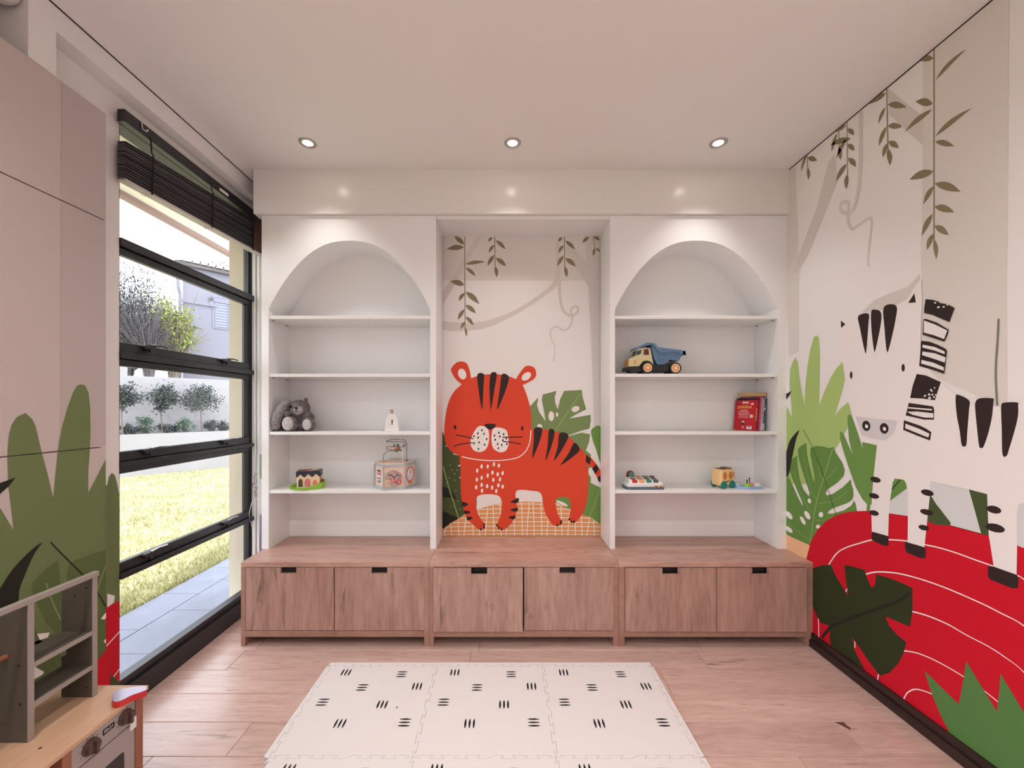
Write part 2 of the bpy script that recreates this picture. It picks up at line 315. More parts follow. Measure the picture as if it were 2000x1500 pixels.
# ------------------------------------------------------------------ mural prints
MURAL = {
 'right': [
  ('trunk_print','wall_right','tint1',1,'p',0,[(1.8334,3.0597),(1.8334,2.6188),(1.841,2.1574),(1.8372,2.0553),(1.841,1.6914),(1.7931,1.61),(1.525,1.4603),(1.5275,1.9115),(1.525,2.1038),(1.5198,2.9994),(1.5224,3.1305),(1.6302,3.0968),(1.7846,3.0739)]),
  ('branch_print','wall_right','tint2',2,'p',0,[(2.3713,2.8958),(2.3222,2.925),(2.3043,2.7583),(2.4225,2.579),(2.5318,2.4154),(2.6206,2.338),(2.6673,2.3535),(2.6053,2.4429),(2.4489,2.6945)]),
  ('branch_print','wall_right','tint2',2,'p',0,[(2.0011,3.0447),(1.8994,2.8845),(1.8297,2.7863),(1.8334,2.6575),(1.8835,2.7376),(1.9922,2.9116)]),
  ('trunk_print','wall_right','tint1',1,'p',0,[(2.7157,3.0742),(2.636,3.0549),(2.6206,2.7803),(2.6053,2.4429),(2.6084,1.8277),(2.6994,1.806),(2.7157,2.1403)]),
  ('curl_print','wall_right','tint2',2,'s',[0.0118,0.0113,0.0108,0.0104,0.01,0.0096,0.009,0.0082,0.0077,0.007,0.0063,0.0056,0.005,0.0045,0.004],[(2.1528,3.0551),(2.1528,2.8189),(2.1653,2.644),(2.1971,2.55),(2.241,2.5432),(2.2808,2.5815),(2.2751,2.6171),(2.2298,2.5943),(2.2354,2.5122),(2.2079,2.4435),(2.1549,2.4474),(2.1043,2.4511),(2.0896,2.4178),(2.1093,2.2576),(2.1063,2.2032)]),
  ('vine_print','wall_right','olive',3,'s',[0.0026,0.0026,0.0026],[(1.7846,3.0927),(1.7846,2.6635),(1.7846,2.1816)]),
  ('leaf_print','wall_right','olive',4,'p',0,[(1.786,3.0111),(1.7992,3.0322),(1.8121,3.048),(1.8247,3.0587),(1.8371,3.0648),(1.8493,3.0675),(1.8616,3.0684),(1.848,3.0527),(1.8347,3.0381),(1.8218,3.0258),(1.8094,3.0167),(1.7974,3.0114)]),
  ('leaf_print','wall_right','olive',4,'p',0,[(1.7789,2.9074),(1.7568,2.9108),(1.7363,2.9164),(1.7168,2.9226),(1.6977,2.9287),(1.6789,2.9345),(1.6604,2.9398),(1.6833,2.9432),(1.7059,2.9447),(1.7272,2.9426),(1.7465,2.9358),(1.7638,2.924)]),
  ('leaf_print','wall_right','olive',4,'p',0,[(1.7013,3.0529),(1.7143,3.0666),(1.7259,3.0758),(1.7363,3.0807),(1.7454,3.0815),(1.7536,3.0792),(1.7614,3.0754),(1.7498,3.0673),(1.7384,3.0599),(1.7277,3.054),(1.7178,3.0504),(1.7089,3.0498)]),
  ('leaf_print','wall_right','olive',4,'p',0,[(1.7896,2.8118),(1.8002,2.8341),(1.8118,2.8511),(1.8242,2.8633),(1.8374,2.8712),(1.8512,2.8758),(1.8655,2.8789),(1.8532,2.8614),(1.8409,2.8451),(1.8285,2.8311),(1.8159,2.8204),(1.803,2.8137)]),
  ('leaf_print','wall_right','olive',4,'p',0,[(1.791,2.7887),(1.8166,2.7983),(1.8403,2.8028),(1.8619,2.802),(1.8812,2.7958),(1.8988,2.7856),(1.9156,2.773),(1.8924,2.7732),(1.8697,2.7737),(1.8479,2.7747),(1.8273,2.7769),(1.8081,2.7812)]),
  ('leaf_print','wall_right','olive',4,'p',0,[(1.7803,2.6606),(1.7533,2.6608),(1.7285,2.6638),(1.7051,2.6682),(1.6825,2.6731),(1.6606,2.6779),(1.6392,2.6824),(1.6654,2.6884),(1.6915,2.6925),(1.7165,2.6927),(1.7398,2.6876),(1.7611,2.6769)]),
  ('leaf_print','wall_right','olive',4,'p',0,[(1.7803,2.6381),(1.7685,2.6203),(1.756,2.6059),(1.743,2.5941),(1.7298,2.5843),(1.7165,2.5759),(1.7033,2.5681),(1.7141,2.5854),(1.7255,2.6017),(1.7375,2.6157),(1.7506,2.6268),(1.7648,2.6343)]),
  ('leaf_print','wall_right','olive',4,'p',0,[(1.786,2.5115),(1.8072,2.5301),(1.8269,2.542),(1.8451,2.5475),(1.8619,2.5468),(1.8777,2.5416),(1.893,2.5339),(1.8723,2.5233),(1.8524,2.5138),(1.8335,2.5069),(1.816,2.5035),(1.8001,2.5046)]),
  ('leaf_print','wall_right','olive',4,'p',0,[(1.7824,2.4552),(1.7672,2.4318),(1.7508,2.413),(1.7336,2.3977),(1.7159,2.3852),(1.698,2.3745),(1.6803,2.3647),(1.6939,2.387),(1.7082,2.408),(1.7239,2.4263),(1.7413,2.4406),(1.7607,2.4504)]),
  ('leaf_print','wall_right','olive',4,'p',0,[(1.786,2.4459),(1.8003,2.4443),(1.8115,2.4388),(1.8196,2.4298),(1.8248,2.4174),(1.8278,2.4025),(1.8297,2.3864),(1.8196,2.3936),(1.81,2.4011),(1.8013,2.4096),(1.7941,2.4194),(1.7888,2.4313)]),
  ('leaf_print','wall_right','olive',4,'p',0,[(1.7824,2.3537),(1.7712,2.3359),(1.7588,2.3222),(1.7457,2.3116),(1.7322,2.3035),(1.7184,2.297),(1.7046,2.2914),(1.715,2.3083),(1.726,2.3241),(1.7379,2.3373),(1.7512,2.347),(1.766,2.3526)]),
  ('leaf_print','wall_right','olive',4,'p',0,[(1.7896,2.3255),(1.8055,2.3205),(1.8179,2.3116),(1.8268,2.2991),(1.8324,2.2832),(1.8355,2.2649),(1.8372,2.2452),(1.8263,2.2563),(1.8159,2.2675),(1.8064,2.2795),(1.7985,2.2928),(1.7926,2.3078)]),
  ('leaf_print','wall_right','olive',4,'p',0,[(1.7824,2.2695),(1.777,2.2532),(1.7693,2.2398),(1.7598,2.2285),(1.749,2.219),(1.7374,2.2108),(1.7255,2.2032),(1.7308,2.2186),(1.7369,2.2333),(1.7446,2.2462),(1.7545,2.2567),(1.767,2.2646)]),
  ('leaf_print','wall_right','olive',4,'p',0,[(1.7881,2.2358),(1.7999,2.2319),(1.8084,2.225),(1.8136,2.2154),(1.8159,2.2033),(1.816,2.1893),(1.8149,2.1745),(1.8073,2.1824),(1.8002,2.1906),(1.7942,2.1995),(1.7899,2.2097),(1.7876,2.2216)]),
  ('leaf_print','wall_right','olive',4,'p',0,[(1.7846,2.2117),(1.7875,2.1973),(1.7878,2.1821),(1.7862,2.1664),(1.7833,2.1504),(1.7795,2.1342),(1.7754,2.118),(1.7713,2.1321),(1.7684,2.1464),(1.7677,2.1613),(1.77,2.1771),(1.7755,2.1938)]),
  ('vine_print','wall_right','olive',3,'s',[0.0025,0.0025,0.0025],[(2.0064,3.0828),(2.0029,2.894),(1.9993,2.7396)]),
  ('leaf_print','wall_right','olive',4,'p',0,[(2.01,3.0288),(2.0338,3.0483),(2.0548,3.0606),(2.0732,3.0662),(2.0891,3.0653),(2.1031,3.0596),(2.1162,3.0514),(2.0948,3.0407),(2.0742,3.0312),(2.055,3.0242),(2.0376,3.0208),(2.0224,3.0218)]),
  ('leaf_print','wall_right','olive',4,'p',0,[(2.0011,2.967),(1.9859,2.9445),(1.9702,2.9267),(1.9542,2.9125),(1.9381,2.9011),(1.9219,2.8915),(1.9059,2.8829),(1.9198,2.9041),(1.9343,2.9241),(1.9494,2.9413),(1.9655,2.9545),(1.9827,2.9633)]),
  ('leaf_print','wall_right','olive',4,'p',0,[(2.0127,2.9621),(2.0255,2.9599),(2.0355,2.9543),(2.0427,2.9455),(2.0473,2.9337),(2.0499,2.9196),(2.0514,2.9042),(2.0432,2.9122),(2.0352,2.9203),(2.0277,2.9288),(2.0212,2.9383),(2.016,2.9491)]),
  ('leaf_print','wall_right','olive',4,'p',0,[(1.9993,2.8594),(1.9877,2.8424),(1.976,2.8299),(1.9642,2.8208),(1.9523,2.8144),(1.9405,2.81),(1.9288,2.8063),(1.9397,2.8222),(1.9509,2.8368),(1.9623,2.8487),(1.9742,2.8568),(1.9865,2.8605)]),
  ('leaf_print','wall_right','olive',4,'p',0,[(2.0055,2.862),(2.0205,2.8587),(2.032,2.8516),(2.0402,2.8407),(2.0451,2.8263),(2.0475,2.8092),(2.0486,2.7908),(2.039,2.8006),(2.0298,2.8105),(2.0213,2.821),(2.0141,2.8327),(2.0086,2.8461)]),
  ('leaf_print','wall_right','olive',4,'p',0,[(1.9966,2.7817),(1.9927,2.7665),(1.9861,2.7534),(1.9776,2.742),(1.9674,2.7321),(1.9562,2.7232),(1.9447,2.7148),(1.9489,2.7292),(1.9539,2.7429),(1.9606,2.7555),(1.9698,2.7662),(1.9816,2.7751)]),
  ('leaf_print','wall_right','olive',4,'p',0,[(2.0038,2.7762),(2.0149,2.7741),(2.0227,2.7686),(2.0273,2.76),(2.0289,2.7487),(2.0282,2.7353),(2.0264,2.7209),(2.0197,2.7276),(2.0134,2.7346),(2.0081,2.7424),(2.0045,2.7516),(2.0027,2.7627)]),
  ('leaf_print','wall_right','olive',4,'p',0,[(1.9993,2.748),(2.0042,2.7364),(2.0054,2.7228),(2.0039,2.7077),(2.0002,2.6916),(1.9951,2.6748),(1.9895,2.6578),(1.984,2.6692),(1.9799,2.6813),(1.9787,2.6948),(1.9812,2.7102),(1.988,2.7278)]),
  ('vine_print','wall_right','olive',3,'s',[0.0024,0.0024,0.0024],[(2.2387,3.0806),(2.2376,2.9193),(2.2354,2.748)]),
  ('leaf_print','wall_right','olive',4,'p',0,[(2.2432,3.0336),(2.2653,3.0507),(2.2848,3.0617),(2.3021,3.067),(2.317,3.0669),(2.3303,3.0628),(2.3428,3.0566),(2.3229,3.0468),(2.3037,3.0381),(2.2858,3.0315),(2.2695,3.0279),(2.2551,3.0282)]),
  ('leaf_print','wall_right','olive',4,'p',0,[(2.232,3.007),(2.2324,2.9959),(2.2291,2.9851),(2.2229,2.9746),(2.2145,2.9644),(2.2045,2.9544),(2.1938,2.9446),(2.1943,2.9554),(2.1958,2.9661),(2.1997,2.9767),(2.2067,2.987),(2.2173,2.9971)]),
  ('leaf_print','wall_right','olive',4,'p',0,[(2.2133,2.9409),(2.2399,2.9638),(2.265,2.9804),(2.2886,2.9909),(2.3107,2.9956),(2.3319,2.9958),(2.3526,2.9937),(2.3263,2.9785),(2.3008,2.9645),(2.2764,2.9527),(2.2536,2.9442),(2.2324,2.9398)]),
  ('leaf_print','wall_right','olive',4,'p',0,[(2.2432,2.956),(2.2629,2.9545),(2.279,2.9487),(2.2913,2.9386),(2.3,2.9245),(2.3058,2.9072),(2.3102,2.8883),(2.2966,2.8976),(2.2833,2.907),(2.2708,2.9169),(2.2595,2.9279),(2.25,2.9406)]),
  ('leaf_print','wall_right','olive',4,'p',0,[(2.232,2.9204),(2.2317,2.9088),(2.2279,2.898),(2.2213,2.8878),(2.2126,2.8782),(2.2024,2.8689),(2.1917,2.8599),(2.1928,2.8711),(2.1949,2.882),(2.1992,2.8925),(2.2066,2.9024),(2.2173,2.9117)]),
  ('leaf_print','wall_right','olive',4,'p',0,[(2.2298,2.8436),(2.2288,2.8295),(2.2239,2.8157),(2.2159,2.8025),(2.2055,2.7896),(2.1936,2.7771),(2.181,2.7648),(2.1825,2.7786),(2.1852,2.7923),(2.1904,2.8056),(2.1993,2.8186),(2.2122,2.8313)]),
  ('leaf_print','wall_right','olive',4,'p',0,[(2.241,2.8193),(2.2626,2.8202),(2.2801,2.8161),(2.2934,2.8073),(2.3028,2.794),(2.3091,2.7772),(2.3138,2.7587),(2.2981,2.7657),(2.2831,2.7731),(2.2692,2.7813),(2.2571,2.7913),(2.2474,2.8036)]),
  ('leaf_print','wall_right','olive',4,'p',0,[(2.2354,2.7575),(2.2474,2.7509),(2.2545,2.7412),(2.2571,2.7284),(2.2555,2.713),(2.2507,2.6956),(2.2443,2.6774),(2.2387,2.6882),(2.2336,2.6993),(2.23,2.7113),(2.2286,2.7246),(2.23,2.7398)]),
  ('vine_print','wall_right','olive',3,'s',[0.0024,0.0024],[(2.2925,3.0854),(2.2925,2.9355)]),
  ('leaf_print','wall_right','olive',4,'p',0,[(2.3043,3.0305),(2.3196,3.0251),(2.3312,3.0161),(2.339,3.0034),(2.3431,2.9873),(2.3443,2.9686),(2.344,2.9486),(2.3351,2.9606),(2.3265,2.9726),(2.3186,2.985),(2.3118,2.9984),(2.3067,3.0133)]),
  ('leaf_print','wall_right','olive',4,'p',0,[(2.2925,2.9451),(2.2975,2.9349),(2.2988,2.9225),(2.2973,2.9087),(2.2937,2.8937),(2.2887,2.878),(2.2832,2.8621),(2.2774,2.872),(2.2731,2.8826),(2.2718,2.8948),(2.2743,2.9091),(2.281,2.9257)]),
  ('vine_print','wall_right','olive',3,'s',[0.0027,0.0027],[(2.5347,3.0796),(2.529,2.9479)]),
  ('leaf_print','wall_right','olive',4,'p',0,[(2.539,3.0523),(2.5551,3.0466),(2.5678,3.0377),(2.5767,3.0255),(2.5821,3.0101),(2.5847,2.9924),(2.5858,2.9735),(2.5764,2.9856),(2.5671,2.9977),(2.5582,3.0099),(2.5501,3.0227),(2.5434,3.0366)]),
  ('leaf_print','wall_right','olive',4,'p',0,[(2.529,3.0279),(2.519,3.01),(2.5073,2.996),(2.4945,2.9852),(2.4806,2.9769),(2.4662,2.9704),(2.4516,2.9647),(2.4614,2.9812),(2.4718,2.9966),(2.4834,3.0098),(2.4967,3.0197),(2.5117,3.0259)]),
  ('leaf_print','wall_right','olive',4,'p',0,[(2.529,2.9692),(2.5342,2.9587),(2.5358,2.9462),(2.5349,2.9323),(2.532,2.9173),(2.5279,2.9018),(2.5233,2.886),(2.5168,2.896),(2.5118,2.9066),(2.5099,2.9188),(2.5118,2.9332),(2.5181,2.9499)]),
  ('leaf_print','wall_right','ltgreen',2,'p',0,[(2.7329,1.5081),(2.7171,1.4748),(2.6667,1.4018),(2.6743,1.4802),(2.6858,1.5618),(2.6897,1.6273),(2.6858,1.7141),(2.6629,1.7659),(2.6366,1.7951),(2.6145,1.7606),(2.6035,1.6855),(2.5855,1.5898),(2.5572,1.4823),(2.5523,1.5779),(2.533,1.7207),(2.5058,1.8348),(2.4792,1.8962),(2.4597,1.9068),(2.4404,1.8895),(2.4309,1.8091),(2.4321,1.7108),(2.4372,1.4793),(2.4027,1.5521),(2.3484,1.6454),(2.3078,1.6938),(2.2697,1.7232),(2.2533,1.62),(2.2797,1.5341),(2.3222,1.42),(2.2797,1.4648),(2.227,1.5001),(2.2096,1.4292),(2.236,1.3562),(2.2797,1.2801),(2.325,1.2198),(2.3603,1.0201),(2.6705,.9609),(2.7329,.9822)]),
  ('leaf_print','wall_right','midgreen',3,'p',0,[(2.2853,1.3259),(2.2769,1.3334),(2.2604,1.3184),(2.2044,1.2127),(2.2254,1.2892),(2.2371,1.4151),(2.2254,1.4289),(2.2096,1.4247),(2.1736,1.3374),(2.1413,1.2505),(2.1428,1.2863),(2.0542,1.2739),(2.0542,1.12),(2.0587,.9608),(2.0957,.9665),(2.1004,.9207),(2.1194,.9157),(2.1146,.962),(2.1437,.9832),(2.1838,1.0404),(2.2307,1.1441),(2.2686,1.2397),(2.2853,1.2935)]),
  ('leaf_print','wall_right','midgreen2',4,'p',0,[(2.6145,1.1966),(2.5855,1.2232),(2.5399,1.2456),(2.533,1.1718),(2.5126,1.103),(2.4858,1.0263),(2.4759,1.008),(2.474,1.0485),(2.4924,1.116),(2.5072,1.1749),(2.5058,1.2156),(2.4597,1.2342),(2.4089,1.2352),(2.3603,1.2294),(2.3308,1.2405),(2.3135,1.207),(2.2686,1.157),(2.2533,1.118),(2.2604,1.0849),(2.3021,1.0405),(2.3723,.9889),(2.3892,.9589),(2.3783,.9492),(2.3367,.9678),(2.2686,1.0191),(2.2122,1.0752),(2.2096,1.0488),(2.1992,1.024),(2.1966,.9934),(2.2044,.9649),(2.236,.9396),(2.3135,.8978),(2.3603,.8671),(2.3753,.844),(2.3367,.8542),(2.2577,.8933),(2.2096,.9324),(2.193,.9631),(2.1838,.9475),(2.1747,.9013),(2.3135,.8369),(2.3844,.7837),(2.4468,.7161),(2.4792,.666),(2.5126,.6119),(2.6478,.6113),(2.725,.6139),(2.725,.9836),(2.6998,1.01),(2.6629,.957),(2.6108,.8824),(2.5713,.8392),(2.5748,.8644),(2.6181,.9285),(2.6705,1.0096),(2.6951,1.0599),(2.6897,1.0989),(2.6629,1.1296),(2.6218,1.155),(2.6145,1.0881),(2.5963,1.0066),(2.5678,.9493),(2.5193,.9142),(2.5126,.935),(2.5399,.991),(2.5748,1.0626),(2.6072,1.142)]),
  ('leaf_gap_print','wall_right','white',5,'p',0,[(2.5009,.892),(2.4999,.8856),(2.5017,.8794),(2.5059,.8745),(2.5117,.8719),(2.5179,.8723),(2.5234,.8754),(2.527,.8807),(2.528,.8872),(2.5262,.8935),(2.522,.8984),(2.5161,.9009),(2.5099,.9005),(2.5044,.8973)]),
  ('leaf_gap_print','wall_right','white',5,'p',0,[(2.5144,.8043),(2.5075,.7943),(2.5053,.7841),(2.5081,.7756),(2.5153,.7704),(2.5258,.7696),(2.5373,.7734),(2.5476,.781),(2.5547,.7911),(2.5571,.8016),(2.5542,.8102),(2.5467,.8154),(2.5361,.816),(2.5246,.812)]),
  ('leaf_gap_print','wall_right','white',5,'p',0,[(2.5558,.7581),(2.5483,.7484),(2.545,.7388),(2.5464,.7311),(2.5523,.7268),(2.5616,.7269),(2.5724,.7312),(2.5827,.7391),(2.5904,.749),(2.5938,.7588),(2.5924,.7666),(2.5863,.7708),(2.5768,.7706),(2.566,.7661)]),
  ('leaf_gap_print','wall_right','white',5,'p',0,[(2.4046,.8299),(2.4063,.8223),(2.4111,.8152),(2.4181,.8101),(2.426,.808),(2.4331,.8093),(2.438,.8138),(2.4398,.8206),(2.438,.8283),(2.4331,.8355),(2.426,.8405),(2.4181,.8426),(2.4111,.8412),(2.4063,.8367)]),
  ('leaf_gap_print','wall_right','white',5,'p',0,[(2.4258,.7521),(2.4276,.7464),(2.4325,.7409),(2.4396,.7364),(2.4476,.734),(2.4548,.7342),(2.4598,.7368),(2.4616,.7415),(2.4598,.7472),(2.4548,.7528),(2.4476,.7572),(2.4396,.7596),(2.4325,.7594),(2.4276,.7567)]),
  ('leaf_gap_print','wall_right','white',5,'p',0,[(2.6766,.7631),(2.666,.7539),(2.6609,.7438),(2.6622,.7348),(2.6696,.7286),(2.6819,.7264),(2.6966,.7287),(2.7108,.7351),(2.7217,.7444),(2.7271,.7547),(2.7257,.7639),(2.7179,.7702),(2.7054,.7722),(2.6906,.7697)]),
  ('leaf_gap_print','wall_right','white',5,'p',0,[(2.6812,.6672),(2.669,.6614),(2.6618,.6541),(2.6608,.6468),(2.6663,.6409),(2.6771,.6374),(2.6913,.6371),(2.7061,.6402),(2.7185,.646),(2.7261,.6534),(2.7271,.6608),(2.7215,.6669),(2.7103,.6703),(2.6959,.6704)]),
  ('vein_print','wall_right','vein',5,'s',[0.0033,0.0034,0.0035,0.0036],[(2.3338,1.2331),(2.4089,1.0303),(2.4597,.8816),(2.5092,.6258)]),
  ('vein_print','wall_right','vein',5,'s',[0.0015,0.0015,0.0015],[(2.4404,1.1185),(2.4309,1.0755),(2.4183,1.0384)]),
  ('vein_print','wall_right','vein',5,'s',[0.0014,0.0014,0.0015],[(2.2993,1.1341),(2.3484,1.0794),(2.4027,1.0266)]),
  ('vein_print','wall_right','vein',5,'s',[0.0014,0.0014,0.0015],[(2.2307,1.0086),(2.3367,.9252),(2.4404,.8911)]),
  ('vein_print','wall_right','vein',5,'s',[0.0016,0.0015,0.0015],[(2.5678,1.1677),(2.5058,.972),(2.4532,.903)]),
  ('vein_print','wall_right','vein',5,'s',[0.0016,0.0016,0.0015],[(2.6553,1.0499),(2.5607,.8781),(2.4792,.8116)]),
  ('vein_print','wall_right','vein',5,'s',[0.0015,0.0015,0.0015],[(2.3966,.7947),(2.434,.7891),(2.4694,.7817)]),
  ('vein_print','wall_right','vein',5,'s',[0.0016,0.0016,0.0015],[(2.7014,.6869),(2.5748,.6558),(2.5126,.6424)]),
  ('dark_leaf_print','wall_right','nearblack',6,'p',1,[(2.5999,1.3219),(2.6478,1.287),(2.6897,1.2405),(2.7108,1.1893),(2.725,1.1492),(2.725,1.0057),(2.6936,1.0274),(2.6705,1.1178),(2.6515,1.1847),(2.6255,1.2673)]),
  ('dark_leaf_print','wall_right','nearblack',6,'p',0,[(2.7329,1.5568),(2.7014,1.5651),(2.6682,1.5774),(2.6936,1.5457),(2.7329,1.5081)]),
  ('stem_print','wall_right','nearblack',7,'s',[0.0016,0.0015,0.0015,0.0014,0.0014,0.0014],[(2.5642,1.3239),(2.4991,1.2365),(2.434,1.1243),(2.3844,1.0251),(2.3425,.9238),(2.3107,.854)]),
  ('hill_print','wall_right','peach',5,'p',0,[(2.7329,.6141),(2.6478,.6113),(2.5126,.6119),(2.5261,.5587),(2.5555,.492),(2.6572,.5033),(2.7329,.5173)]),
  ('hill_print','wall_right','red',6,'p',0,[(2.5607,.4425),(2.533,.5357),(2.5261,.5587),(2.5058,.6269),(2.4792,.681),(2.4404,.7379),(2.3844,.7982),(2.3135,.8486),(2.2468,.8847),(2.1838,.9077),(2.0957,.9321),(1.9925,.9469),(1.8981,.9584),(1.8123,.9634),(1.721,.968),(1.6067,.9675),(1.5813,.966),(1.4937,.9589),(1.3546,.9299),(1.1,.9),(.9,.78),(.7,.55),(.55,.28),(.5,.08),(1.3546,.0777),(1.5513,.0758),(1.9834,.0716),(2.4966,.0763),(2.5828,.074),(2.5695,.3153)]),
  ('hill_line_print','wall_right','white',7,'s',[0.0031,0.0031,0.003,0.0029,0.0028,0.0031,0.003,0.0028,0.0027,0.0026,0.0025,0.0024,0.0023,0.0022,0.0022,0.0094,0.0094,0.0094,0.0094,0.0094],[(2.395,.4798),(2.3598,.553),(2.3054,.6367),(2.241,.6918),(2.1565,.7441),(2.0844,.7849),(1.9942,.8161),(1.9033,.8393),(1.8217,.8501),(1.7555,.8574),(1.6879,.8582),(1.6291,.8554),(1.5671,.8533),(1.4937,.8479),(1.4748,.8419),(1.3546,.7756),(1.1,.68),(.85,.5),(.7,.28),(.65,.09)]),
  ('hill_line_print','wall_right','white',7,'s',[0.0029,0.0029,0.0028,0.0031,0.0031,0.003,0.0029,0.0027,0.0026,0.0024,0.0023,0.0022,0.0094,0.0094,0.0094,0.0094],[(2.2472,.4427),(2.204,.5198),(2.1565,.5683),(2.119,.5944),(2.0721,.6239),(2.0126,.6492),(1.9348,.6721),(1.8384,.687),(1.7295,.6937),(1.6103,.6906),(1.5396,.6833),(1.4748,.6726),(1.3546,.6127),(1.1,.46),(.9,.26),(.84,.09)]),
  ('hill_line_print','wall_right','white',7,'s',[0.0028,0.0028,0.0027,0.0026,0.002,0.0019,0.0018,0.0018,0.0095,0.0095,0.0095],[(1.9033,.5129),(1.8778,.5206),(1.8099,.5354),(1.7295,.5419),(1.6592,.5354),(1.5831,.5331),(1.527,.5227),(1.4748,.5033),(1.367,.4231),(1.15,.25),(1.06,.09)]),
  ('hill_line_print','wall_right','white',7,'s',[0.0025,0.0025,0.0023,0.0022,0.0022,0.0021,0.002,0.0019,0.0019,0.0018],[(1.9281,.3075),(1.9052,.3213),(1.9173,.3143),(1.8634,.3386),(1.8012,.3527),(1.743,.3582),(1.6688,.3579),(1.5992,.3499),(1.5489,.3375),(1.5005,.3186)]),
  ('hill_line_print','wall_right','white',7,'s',[0.0023,0.0023,0.0023,0.0023,0.0022,0.0022],[(1.9215,.0756),(1.9151,.095),(1.9004,.1285),(1.8715,.1632),(1.8396,.1827),(1.7918,.1992)]),
  ('hill_line_print','wall_right','white',7,'s',[0.0032,0.0032,0.0032],[(2.4425,.2005),(2.4388,.1448),(2.4388,.0843)]),
  ('hill_line_print','wall_right','white',7,'s',[0.0028,0.0028],[(2.1859,.2047),(2.1871,.1679)]),
  ('hill_line_print','wall_right','white',7,'s',[0.0027,0.0027],[(2.0474,.1204),(2.0537,.0847)]),
  ('leaf_print','wall_right','dkgreen2',8,'p',0,[(2.4997,.4732),(2.4765,.486),(2.4095,.528),(2.346,.5556),(2.3188,.5114),(2.2792,.4739),(2.2285,.4302),(2.2441,.5051),(2.2548,.5884),(2.204,.6031),(2.1279,.6129),(2.111,.5723),(2.0863,.536),(2.0675,.5615),(2.0611,.6179),(1.9904,.6283),(1.9281,.6319),(1.8784,.6291),(1.8775,.5296),(1.8895,.4433),(1.9422,.4376),(2.0129,.4285),(1.9904,.3932),(1.9516,.3726),(1.9061,.3599),(1.9189,.3049),(1.9469,.2327),(1.9904,.1627),(2.0411,.1135),(2.0782,.1345),(2.1335,.1695),(2.204,.2151),(2.1859,.1531),(2.1507,.1133),(2.1222,.0887),(2.204,.0849),(2.3054,.0865),(2.3494,.0879),(2.3584,.1328),(2.3528,.1804),(2.3667,.1923),(2.4167,.1796),(2.4537,.2005),(2.4765,.2355),(2.4997,.2535)]),
  ('vein_print','wall_right','nearblack',9,'s',[0.008,0.0078,0.0075,0.0072,0.0068,0.0066,0.0064,0.0063],[(2.4131,.0932),(2.3528,.186),(2.2792,.2558),(2.18,.3421),(2.0675,.4345),(1.9904,.4966),(1.9281,.5544),(1.8917,.603)]),
  ('grass_print','wall_right','grassgreen',8,'p',0,[(1.824,.2804),(1.7572,.2566),(1.6867,.2312),(1.672,.3227),(1.6592,.428),(1.6279,.3887),(1.5545,.2993),(1.5434,.4516),(1.4748,.3577),(1.3546,.2783),(1.22,.34),(1.16,.42),(1.05,.08),(1.3546,.0777),(1.5513,.0719),(1.7221,.0843),(1.7572,.1332),(1.79,.1947)]),
  ('mane_shadow_print','wall_right','tint2',3,'p',0,[(2.1446,1.9722),(2.0751,2.0172),(1.9922,2.029),(1.8994,2.035),(1.8447,2.0771),(1.8756,1.9646),(1.9321,1.9388),(2.0374,1.9557)]),
  ('ground_print','wall_right','palegrey',6,'p',0,[(1.8053,1.1423),(1.6482,1.1374),(1.6059,.9651),(1.7232,.9655),(1.8053,1.0351)]),
  ('ground_print','wall_right','palegrey',6,'p',0,[(1.9897,1.1196),(1.8981,1.1357),(1.8971,.9576),(1.9925,.9458)]),
  ('ground_print','wall_right','palegrey',6,'p',0,[(1.4969,1.1174),(1.4686,1.1281),(1.3,1.17),(1.24,1.1),(1.22,.95),(1.4953,.9571)]),
  ('leaf_print','wall_right','dkgreen',7,'p',0,[(1.6501,1.137),(1.5849,1.131),(1.5795,.9658),(1.6067,.9666)]),
  ('leaf_print','wall_right','dkgreen',7,'p',1,[(1.8053,1.0765),(1.7733,1.0428),(1.7424,1.0079),(1.7189,.9686),(1.8146,.9618)]),
  ('leaf_print','wall_right','midgreen2',7,'p',0,[(1.9729,1.1279),(1.9137,1.1304),(1.9022,1.0887),(1.9869,1.0085),(1.9813,1.0676)]),
  ('vein_print','wall_right','nearblack',8,'s',[0.0023,0.0024],[(1.9321,1.1271),(1.9768,1.0674)]),
  ('zebra_print','wall_right','zebrawhite',9,'p',0,[(2.2867,1.9881),(2.232,1.9437),(2.1043,1.9539),(1.9574,1.9614),(1.8994,1.9789),(1.8678,2.0256),(1.8387,2.0557),(1.8334,1.9612),(1.8387,1.8463),(1.841,1.6914),(1.7931,1.6251),(1.7546,1.5773),(1.6981,1.5223),(1.6362,1.4838),(1.5513,1.4733),(1.4748,1.4824),(1.3546,1.4923),(1.2,1.485),(1.08,1.42),(1.02,1.28),(1.02,.98),(1.05,.72),(1.2,.7),(1.22,.98),(1.27,1.17),(1.3546,1.1785),(1.4748,1.1206),(1.4889,1.1113),(1.4937,1.0698),(1.4937,.9528),(1.4953,.8473),(1.5654,.8456),(1.5664,.8621),(1.5777,.945),(1.5813,.9695),(1.5866,1.1284),(1.6482,1.1343),(1.7983,1.1402),(1.8006,1.0702),(1.8123,.9551),(1.8169,.9047),(1.824,.8335),(1.8997,.8302),(1.8981,.9563),(1.8981,1.0639),(1.9059,1.1086),(1.9163,1.1247),(1.9619,1.1234),(1.9729,1.1012),(1.9869,1.0074),(1.9925,.9415),(1.9965,.8272),(2.0844,.8187),(2.0875,.922),(2.0844,1.0072),(2.0751,1.1157),(2.0561,1.2765),(2.1446,1.2845),(2.1971,1.4097),(2.2298,1.5029),(2.2579,1.7415),(2.2774,1.888)]),
  ('ear_print','zebra_print','ink',10,'p',0,[(2.2774,1.9572),(2.2466,1.9297),(2.2751,1.9145)]),
